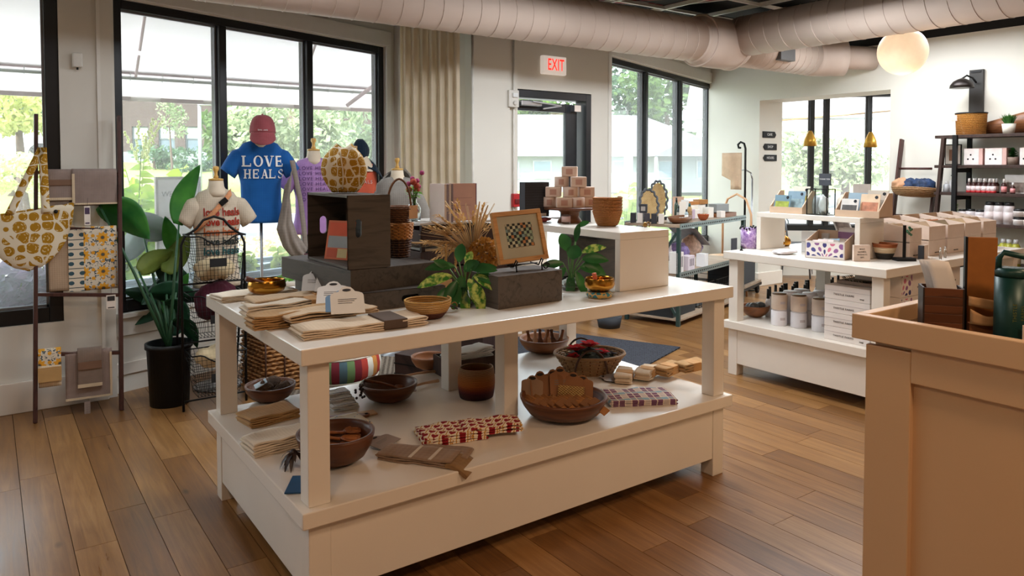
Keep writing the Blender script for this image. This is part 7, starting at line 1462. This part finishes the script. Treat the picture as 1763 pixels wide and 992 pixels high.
# ----- lower shelf of the right table
bw = bowl('walnut bowl of wrapped grey soaps at the left end of the right table shelf', PB(1300, 545)+Vector((.0, 0, 0)), .105, .085, WAL2, ft=.4); stones(4, bw.location+Vector((0, 0, .07)), .05, .034, '4f5458', 'dark wrapped soap ball in the bowl on the right table shelf', 'wrapped soap balls')
CUPW = plain('candle_white', 'dcd9dc', .45, var=.02); CUPC = plain('candle_tan', 'd2bfae', .5); LID = plain('candle_lid', '6b5136', .4)
def candle(label, loc, top, grp): t = thing('candle_jar', label, 'candle', loc, group=grp); O('jar_body', MB().lathe([(.001, 0), (.052, 0), (.054, .004), (.054, .10), (.050, .104), (.001, .104)], 28), CUPC if top else CUPW, t); O('lid', MB().lathe([(.001, .104), (.048, .104), (.048, .112), (.001, .112)], 24), LID if top else CUPW, t); O('label_line', MB().sheet(lambda u, v: (.0545*math.cos(-2.4+.7*u), .0545*math.sin(-2.4+.7*u), .04+.018*v), 4, 1), plain('label_grey', 'b9aeb0', .6), t)
nmc = ['left', 'middle', 'right']
for k, (px, py) in enumerate(((1335, 562), (1369, 566), (1406, 573))):
    for row in range(3):
        q = PB(px, py)+Vector((.07+.13*row, .02, 0))
        candle('lower white candle jar in the %s column, %s row' % (nmc[k], ['front', 'middle', 'rear'][row]), q, False, 'white candle jars'); candle('upper tan candle jar in the %s column, %s row' % (nmc[k], ['front', 'middle', 'rear'][row]), q+Vector((0, 0, .1125)), row == 0, 'stacked upper candle jars')
DRP = plain('dropper_black', '15181a', .4)
n = 0
for i in range(6):
    for j in range(4):
        q = PB(1322+21*i+3*j, 545-3*i-5*j); q.y = min(q.y, 3.40)
        bottle('dropper_bottle', 'black topped dropper bottle behind the candle jars, %s from the left in the %s row' % (ORD[i], ['front', 'second', 'third', 'rear'][j]), q, .02, .205, CUPW, DRP, 'dropper bottles behind the candles', capr=.55, caph=.35)
# white lettered boxes
for k in range(4):
    t = thing('shipping_box', 'white lettered box, %s of the stack by the front leg of the right table' % ['bottom', 'second', 'third', 'top'][k], 'box', (4.50, 2.52, ZB2+.0885*k), 0); O('box_body', box(-.11, -.14, 0, .32, .16, .087), PT, t, .002); O('lid_seam', box(-.1115, -.1412, .055, .3212, .1612, .0565), plain('seam_grey', 'b5aeb0', .7), t)
    lettering('THISTLE FARMS', .017, plain('print_dark', '', .8), t, (-.1115, .03, .033), (PI/2, 0, -PI/2), spacing=1.2); lettering('soap', .015, plain('print_dark', '', .8), t, (-.1115, -.09, .022), (PI/2, 0, -PI/2))
t = thing('dark_tray', 'tray with a dark leafy garland on top of the white box stack', 'tray', (4.60, 2.53, ZB2+.356)); O('tray_base', box(-.12, -.12, 0, .16, .12, .02), plain('taupe_tray', '8c7a6e', .6), t); mb = MB(); rg = random.Random(3)
for k in range(90): a = rg.uniform(0, 2*PI); mb.leaf((.14*math.cos(a)+.02, .12*math.sin(a), .02), (math.cos(a), math.sin(a), 1), .04, .014, curl=.5, n=2)
O('dark_garland', mb, plain('dark_foliage', '', .9), t, kind='stuff')
for k in range(3):
    for m_ in range(2):
        t = thing('leaf_print_box', 'white leaf burst print box, %s of the %s stack by the corner leg' % (['bottom', 'middle', 'top'][k], ['near', 'far'][m_]), 'box', (4.62+.42*m_, 2.46, ZB2+.145*k), 0); 
        O('box_body', box(-.0, -.15, 0, .38, .15, .143), PT, t, .002); O('leaf_print', MB().T((.0, -.1506, .05)).box(.01, -.0004, -.04, .14, 0, .085), BST, t); lettering('THISTLE FARMS', .016, plain('print_dark', '', .8), t, (.26, -.1508, .05), XZ)

# ================================================================== WALL SHELF UNIT AND RIGHT WALL
SHW = wood('dark_shelf_wood', '211512', '3f2b24', .5, (1, 9, 1), 3, .2)
y0_ = atX(1645, 300, 7.5).y; sh = thing('shelf_unit', 'dark wooden open shelf unit with slanted ladder end on the right wall', 'shelf', (7.5, y0_, 0)); ZSH = [.60, .975, 1.255, 1.515, 1.80]
for k, z in enumerate(ZSH): O('shelf_board', box(-.01, -1.5, z-.028, .30, .19 if k > 1 else .02, z), SHW, sh, .002)
for y in (0, -1.3):
    O('front_post', box(-.035, y-.02, 0, .0, y+.02, 1.80), BLACK, sh, .002); O('rear_post', box(.27, y-.02, 0, .30, y+.02, 1.78), BLACK, sh, .002)
    for z in ZSH[:-1]: O('side_rail', box(0, y-.012, z-.07, .27, y+.012, z-.03), BLACK, sh)
O('slanted_rail', MB().bar((.0, .22, .3), (.0, .11, 1.775), .05, .03), SHW, sh, .002)
yS = y0_
def S_(px, k): p = atX(px, 300, 7.56); return Vector((7.56, p.y, ZSH[k]+.0005))
t = thing('wall_board', 'dark plank on the right wall behind the sconce and basket', 'board', tuple(atX(1680, 160, 7.81))); t.location.z = 0; zc1, zc2 = atX(1680, 120, 7.81).z, atX(1680, 196, 7.81).z; O('plank_body', box(0, -.062, zc2, .035, .062, zc1), plain('charcoal_plank', '2e2b29', .6), t, .002)
O('mount_bracket', box(-.006, -.045, zc1-.03, 0, .045, zc1-.012), BLACK, t)
t = thing('wall_sconce', 'dark dome wall lamp shade fixed to the charcoal plank', 'lamp', (7.62, atX(1656, 145, 7.62).y, atX(1656, 150, 7.62).z)); O('dome_shade', MB().lathe([(.105, -.01), (.10, .02), (.075, .055), (.04, .075), (.012, .085), (.012, .078), (.04, .068), (.07, .05), (.095, .018)], 32), plain('oiled_bronze', '2c2522', .35, .6), t)
O('arm', MB().tube([(0, 0, .08), (.03, -.03, .11), (.1, -.05, .09), (.17, -.055, .05)], .009, 8), BLACK, t)
RB = coilmat('rust_gold_coil', [(0, '9c6428'), (.5, 'b87a30'), (1, 'c98d40')], .2, 70)
t = coiled('coiled_basket', 'large golden coil basket with a black rim on the top of the shelf unit', 'basket', (7.63, atX(1672, 210, 7.63).y, 1.805), lambda q: (.003+.115*min(1, q*4) if q < .25 else .118+.010*((q-.25)/.75), .0 if q < .25 else .195*((q-.25)/.75)), 22, .0058, RB, seg=36); O('black_rim', MB().tube([(.13*math.cos(a), .13*math.sin(a), .2) for a in [2*PI*k/36 for k in range(36)]], .008, 6, True), BLACK, t); O('pink_tag', box(-.1, .08, .13, -.096, .13, .185), plain('pink_tag', 'd9b5ae', .7), t)
t = thing('grass_plant', 'small grassy plant in a white pot on top of the shelf unit', 'plant', (7.60, atX(1737, 210, 7.60).y, 1.8005)); O('pot', MB().lathe([(.001, 0), (.045, 0), (.056, .09), (.05, .09), (.001, .075)], 24), plain('white_stoneware', '', .7), t); mb = MB(); rg = random.Random(9)
for k in range(120): a = rg.uniform(0, 2*PI); q = rg.uniform(0, .04); mb.leaf((q*math.cos(a), q*math.sin(a), .08), (math.cos(a)*rg.uniform(.2, 1), math.sin(a)*rg.uniform(.2, 1), 1.3), rg.uniform(.08, .13), .010, curl=.2, n=3)
O('grass_blades', mb, leaf_mat('blade_green', '1f4a22', '4f8a3a', .2), t, kind='stuff')
t = thing('dough_board', 'long curved wooden dough board leaning on the wall above the shelf', 'board', (7.79, atX(1700, 210, 7.79).y, 1.803), 0); O('board_body', MB().sheet(lambda u, v: (-.02-.03*math.sin(PI*v), -.95*u, (.012+.0*v)+ (.35*u*u+.04)*0+v*(.10+.25*u)+.12*u*u*0), 20, 8, .02), WAL2, t)
small = lambda px, k: S_(px, k)
t = thing('framed_picture', 'small framed picture of a drink standing at the shelf end', 'picture frame', (7.62, atX(1641, 260, 7.62).y, ZSH[3]+.001), -PI/2); O('frame', box(-.075, 0, 0, .075, .012, .20), BLACK, t, .002); O('picture', box(-.066, -.002, .01, .066, 0, .19), plain('pale_photo', 'b9aca0', .5), t); O('drink_print', box(-.035, -.003, .04, .01, -.001, .15), plain('brown_print', '6b4228', .6), t)
FAC = plain('print_dark', '', .8)
for k, (pa_, pb_, nm_) in enumerate(((1660, 1692, 'left'), (1696, 1733, 'middle'), (1756, 1790, 'right'))):
    ya, yb = atX(pa_, 260, 7.56).y, atX(pb_, 260, 7.56).y; t = thing('gift_box', 'white gift box with a pink side on the second shelf, %s' % nm_, 'box', (7.56, (ya+yb)/2, ZSH[3]+.001), -PI/2); w_ = ya-yb; O('box_body', box(-w_/2, 0, 0, w_/2, .12, .155), plain('gift_pink', 'd9b3ac', .5), t, .003); O('front_face', box(-w_/2, -.002, .002, w_*.3, 0, .153), plain('gift_white', 'e9e2e0', .5), t)
    for x, z in ((-.045, .055), (0, .055), (-.022, .095)): O('printed_mark', MB().T((x, -.002, z), 0, PI/2).lathe([(.001, .001), (.008, .001)], 10), FAC, t)
t = thing('potted_succulent', 'dark leafed plant in a taupe pot between the white gift boxes', 'plant', (7.60, atX(1744, 260, 7.60).y, ZSH[3]+.001)); O('pot', MB().lathe([(.001, 0), (.04, 0), (.045, .07), (.001, .07)], 20), plain('taupe_pot', '7d6b5f', .7), t); mb = MB()
for k in range(60): a = rg.uniform(0, 2*PI); mb.leaf((0, 0, .06+.08*rg.random()), (math.cos(a), math.sin(a), rg.uniform(0, 1)), .055, .03, curl=.4, n=3)
O('foliage', mb, DG, t, kind='stuff')
bt = 0
for k, px in enumerate((1669, 1677, 1686, 1695, 1704, 1711)): bottle('spray_bottle', 'small amber red labelled bottle in the front row of the third shelf, %s from left' % ORD[k], S_(px, 2)+Vector((0, 0, 0)), .023, .135, '3a1a16', 'e6e3e2', 'red labelled bottles', 'e0cfd0', .45, .28, red=True)
for k, px in enumerate((1673, 1682, 1691, 1700, 1709)): bottle('spray_bottle', 'small amber bottle in the back row of the third shelf, %s from left' % ORD[k], S_(px, 2)+Vector((.09, 0, 0)), .023, .135, '3a1a16', 'e6e3e2', 'red labelled bottles, back row', 'e0cfd0', .45, .28)
bottle('spray_bottle', 'single amber bottle standing left of the printed card on the third shelf', S_(1729, 2), .023, .135, '3a1a16', 'e6e3e2', None, 'd98f90', .45, .28); bottle('spray_bottle', 'small short amber bottle in front of the printed card', S_(1746, 2)+Vector((-.02, 0, 0)), .02, .1, '3a1a16', 'e6e3e2', None, 'd98f90', .45, .28)
t = thing('printed_card', 'grey printed photo card standing at the right of the third shelf', 'card', (7.62, atX(1747, 310, 7.62).y, ZSH[2]+.001), -PI/2); O('card', box(-.08, 0, 0, .08, .004, .17), plain('white_card', '', .5), t); O('photo', box(-.075, -.0015, .01, .075, 0, .1), plain('floral_photo', '', .5), t)
bottle('pump_bottle', 'white pump bottle at the left end of the third shelf', S_(1638, 2)+Vector((.03, 0, 0)), .03, .16, 'd9dadc', '22262a', None, None, .35, .25, pump=True); bottle('pump_bottle', 'shorter pale bottle left of the pump bottle', S_(1630, 2)+Vector((.0, 0, 0)), .028, .1, 'c8ccd0', 'e6e6e6')
for k, (px, r, h, nm_) in enumerate(((1658, .038, .12, 'short jar with black lid, first from the left on the fourth shelf'), (1673, .045, .125, 'short white jar with black lid, second on the fourth shelf'), (1689, .042, .12, 'short white jar with black lid, third on the fourth shelf'), (1706, .046, .20, 'tall white bottle with black cap, first of three on the fourth shelf'), (1722, .046, .20, 'tall white bottle with black cap, second of three on the fourth shelf'), (1739, .046, .20, 'tall white bottle with black cap, third on the fourth shelf'))): bottle('toiletry_bottle', nm_, S_(px, 1), r, h, 'd8d2d4', '191a1c', None, 'cfc4c4', .85, .16)
for k in range(3):
    for m_ in range(2): bottle('cream_jar', 'wide white cream jar, %s of the %s pair right on the fourth shelf' % (('lower', 'upper')[m_], ORD[k]), S_(1757+18*k, 1)+Vector((.0, 0, .075*m_)), .05, .07, 'ddd6d4', '19191b', 'wide cream jars', None, .95, .3)
t = thing('potted_succulent', 'small green plant in a white cup at the left end of the fourth shelf', 'plant', (7.55, atX(1640, 360, 7.55).y-.02, ZSH[1]+.001)); O('pot', MB().lathe([(.001, 0), (.035, 0), (.04, .06), (.001, .06)], 20), plain('white_stoneware', '', .7), t); mb = MB()
for k in range(60): a = rg.uniform(0, 2*PI); mb.leaf((0, 0, .05+.1*rg.random()), (math.cos(a), math.sin(a), rg.uniform(.2, 1.4)), .05, .028, curl=.3, n=3)
O('foliage', mb, leaf_mat('fern_leaf', '', ''), t, kind='stuff')
for k, px in enumerate((1715, 1730, 1740, 1752)): bottle('oil_bottle', 'yellow labelled bottle with silver cap, %s on the lowest visible shelf' % ['first', 'second', 'third', 'fourth'][k], S_(px, 0)+Vector((0, 0, 0)), .04, .24, 'a8a83c', 'c9cdd2', None, 'cdbfa2', .5, .16)
# ladder and hanging basket beside the shelf
t = thing('ladder_rack', 'dark wooden ladder leaning on the right wall left of the shelf unit', 'ladder', (0, 0, 0)); a = atX(1553, 240, 7.78); yb = atX(1543, 330, 7.6).y; O('side_rail', MB().bar((7.45, yb+.05, 0), (7.78, a.y, a.z), .022, .06), LW, t, .002); O('side_rail', MB().bar((7.45, yb-.32, 0), (7.78, a.y-.33, a.z-.5), .022, .06), LW, t, .002)
for z in (.5, 1.0, 1.48): q = z/a.z; x_ = 7.45+.33*q; O('rung', MB().tube([(x_, a.y, z), (x_, a.y-.33, z)], .012, 8), LW, t)
t = thing('hanging_basket', 'shallow round wicker basket of navy scarves hanging on the right ladder', 'basket', tuple(atX(1577, 325, 7.60)), rot=(0, .1, 0)); pr = lambda q: (.10+.115*math.sin(q*PI/2), -.075+.075*q*q); mb = MB(); wicker(mb, pr, 9, 20, .006, .004); O('weave', mb, CN, t, kind='stuff'); O('basket_bottom', MB().lathe([(.001, -.078), (.1, -.076), (.205, -.01), (.2, -.005), (.001, -.07)], 28), CN, t)
for k, (dx, dy, c_, nm_) in enumerate(((0, .07, 'navy', 'navy scarf bundle at the left of the hanging basket'), (0, -.04, 'navy', 'navy scarf bundle at the middle of the hanging basket'), (-.03, .14, 'peach', 'peach scarf at the left edge of the hanging basket'), (-.04, -.12, 'navy', 'small navy and white scarf at the right of the hanging basket'))): crumple('scarf', nm_, 'scarf', tuple(Vector(t.location)+Vector((dx, dy, -.035))), (.08, .075, .075), plain('navy_scarf', '1b3154', .7, var=.7, scale=22) if c_ == 'navy' else plain('peach_scarf', 'b98d6b', .8, var=.3), 50+k)
# arrow signs on the opening's jamb
for k, (px, py, s_, dr) in enumerate(((1325, 232, 'CAFE', 1), (1326, 253, 'SHOP', -1), (1326, 272, 'HOURS', -1))):
    p = atY(px, py, 5.69); t = thing('arrow_sign', 'small black arrow sign on the opening jamb, %s of three' % ['top', 'middle', 'bottom'][k], 'sign', (p.x, 5.697, p.z)); w_, h_ = .135, .04
    pts = [(-w_, -h_), (w_-.03, -h_), (w_, 0), (w_-.03, h_), (-w_, h_)]; pts = pts if dr > 0 else [(-x, z) for x, z in pts][::-1]
    O('sign_plate', MB().T((0, 0, 0), 0, PI/2).prism(pts, 0, .01), plain('chalk_black', '', .8), t); lettering(s_, .045, plain('chalk_white', '', .8), t, (0, -.011, 0), XZ)
# pendants and furniture in the back room
BRG = plain('gold_shade', 'c2953f', .35, .8)
for k, (px, py) in enumerate(((1395, 237), (1499, 239))):
    p = atD(px, py, 9.6); t = thing('pendant_lamp', 'small gold cone pendant lamp in the back room, %s' % ('left', 'right')[k], 'lamp', p); O('cone_shade', MB().lathe([(.085, -.11), (.07, -.02), (.04, .05), (.018, .09), (.012, .09), (.035, .045), (.062, -.02), (.078, -.11)], 24), BRG, t); O('cord', MB().tube([(0, 0, .09), (0, 0, 2.56-p.z)], .004, 5), BLACK, t); O('bulb', MB().ball((0, 0, -.08), .03, 12, 8), plain('lit_bulb', 'fff0d0', .3, emit=('ffe0a8', 3)), t)
def cafe_table(label, px, py): p = at(px, py, 0); t = thing('cafe_table', label, 'table', (p.x, p.y, 0)); O('tabletop', MB().lathe([(.001, .72), (.38, .72), (.38, .745), (.001, .745)], 32), plain('cafe_top', 'c2b8ac', .4), t); O('pedestal', MB().lathe([(.001, .01), (.03, .02), (.025, .72), (.001, .72)], 12), plain('grey_steel', '6c7178', .4, .6), t); O('foot_disc', MB().lathe([(.001, 0), (.24, 0), (.23, .015), (.03, .03), (.001, .03)], 28), plain('grey_steel', '', .4), t)
cafe_table('round cafe table in the back room seen through the opening', 1425, 452)
t = thing('metal_chair', 'grey metal chair in the back room seen under the right table', 'chair', tuple(at(1372, 476, 0)), .5); GS = plain('grey_steel', '', .4); O('seat', MB().lathe([(.001, .44), (.2, .44), (.21, .455), (.2, .47), (.001, .47)], 24), GS, t); O('back_hoop', MB().tube([(-.18, .1, .46), (-.18, .14, .75), (0, .2, .86), (.18, .14, .75), (.18, .1, .46)], .012, 8), GS, t)
for x in (-.15, .15):
    for y in (-.15, .15): O('leg', MB().tube([(x*1.2, y*1.2, 0), (x, y, .45)], .012, 8), GS, t)
# ================================================================== ON THE COUNTER
ZK = 1.0005
t = thing('card_holder', 'striped walnut holder box on the sales counter', 'box', (2.395, 1.075, ZK), math.radians(-56)); w_ = .105
for k in range(5): O('walnut_slat', box(-w_/2, -.045, .026*k, w_/2, -.037, .026*k+.0255), WAL, t, .001)
for x in (-w_/2-.003, w_/2-.002): O('side_board', box(x, -.045, 0, x+.005, .045, .13), plain('dark_walnut', '24150f', .5), t)
O('back_board', box(-w_/2, .04, 0, w_/2, .045, .13), WAL, t); O('base_board', box(-w_/2, -.037, 0, w_/2, .04, .006), WAL, t); tm = t.matrix_basis.copy(); tm = Matrix.Translation(t.location) @ Matrix.Rotation(math.radians(-56), 4, 'Z')
PAP = plain('white_paper', 'd5d1cd', .8, var=.02)
for k in range(3): q = thing('paper_leaflet', 'white leaflet leaning out of the walnut holder, %s' % ['front', 'middle', 'back'][k], 'leaflet', tm @ Vector((.0, -.01+.018*k, .02)), math.radians(-56), 'leaflets in the walnut holder'); O('sheet', MB().sheet(lambda u, v: ((u-.5)*.062-.03*v*v-.008*k+.022, .03*v*v, .185*v), 4, 8, .0012), PAP, q)
t = thing('leather_folder', 'tall tan leather clipboard folder standing on the counter', 'folder', (2.466, .990, ZK), math.radians(-52)); O('front_cover', box(-.040, -.004, 0, .040, .0, .285), plain('tan_leather', '9a5f24', .55, var=.12, scale=25), t, .002); O('dark_edge', box(-.046, -.004, 0, -.040, .014, .285), BLACK, t); O('back_cover', box(-.040, .0, .004, .040, .012, .281), plain('dark_leather', '', .5), t)
t = thing('kraft_bow', 'curled kraft paper ribbon in front of the leather folder', 'ribbon', (2.41, .955, ZK), math.radians(-52)); O('upper_band', MB().sheet(lambda u, v: (-.045+.1*u, -.012*math.sin(PI*u), .085+.028*v-.012*u), 10, 3, .0015), plain('kraft_paper', 'b58a5c', .8), t); O('curled_band', MB().sheet(lambda u, v: (-.04+.09*u, -.02*math.sin(PI*u), .03+.045*v*(1-.4*math.sin(PI*u))), 10, 4, .0015), plain('kraft_paper', '', .8), t)
O('wood_block', box(-.04, .004, 0, .045, .03, .03), WAL2, t)
GB = plain('bottle_green', '0f3a35', .4, .2, var=.03); bp_ = Vector((2.402, .882, ZK)); t = thing('water_bottle', 'dark green insulated bottle with loop handle and gold lettering on the counter', 'bottle', bp_, math.radians(-56))
O('body', MB().lathe([(.001, 0), (.043, 0), (.046, .005), (.046, .182), (.001, .182)], 40), GB, t); O('lid', MB().lathe([(.001, .183), (.0455, .183), (.0455, .2), (.04, .208), (.001, .208)], 40), GB, t)
O('loop_handle', MB().tube([(-.037, 0, .2), (-.036, 0, .235), (-.024, 0, .252), (.03, 0, .240), (.039, 0, .228), (.038, 0, .2)], .0085, 10), GB, t)
GI = plain('gold_ink', '8d8a3a', .5)
for k, s_ in enumerate(('THISTLE', 'FARMS')): lettering(s_, .0135, GI, t, (0, 0, 0), (0, 0, 0), spacing=1.1, warp=lambda v, k=k: Vector((.0467*math.sin(-.1+.42*k-v.y/.0467), -.0467*math.cos(-.1+.42*k-v.y/.0467), .085+v.x)))
t = thing('enamel_pin_card', 'small die cut card with a red shape beside the green bottle', 'card', (2.375, .815, ZK), math.radians(-56)); O('card', box(-.03, 0, 0, .04, .003, .055), plain('cream_sign', '', .6), t, .002); O('red_shape', box(.002, -.0015, .03, .03, 0, .052), RED, t); O('dark_shape', box(-.02, -.0015, .008, -.005, 0, .035), BLACK, t)
t = thing('black_tablet', 'black tablet stand edge at the right edge of the counter', 'tablet', (2.52, .735, ZK), math.radians(-56)); O('screen', box(-.1, 0, .0, .1, .01, .16), BLACK, t, .003); O('stand_foot', box(-.04, .01, 0, .04, .06, .01), BLACK, t)
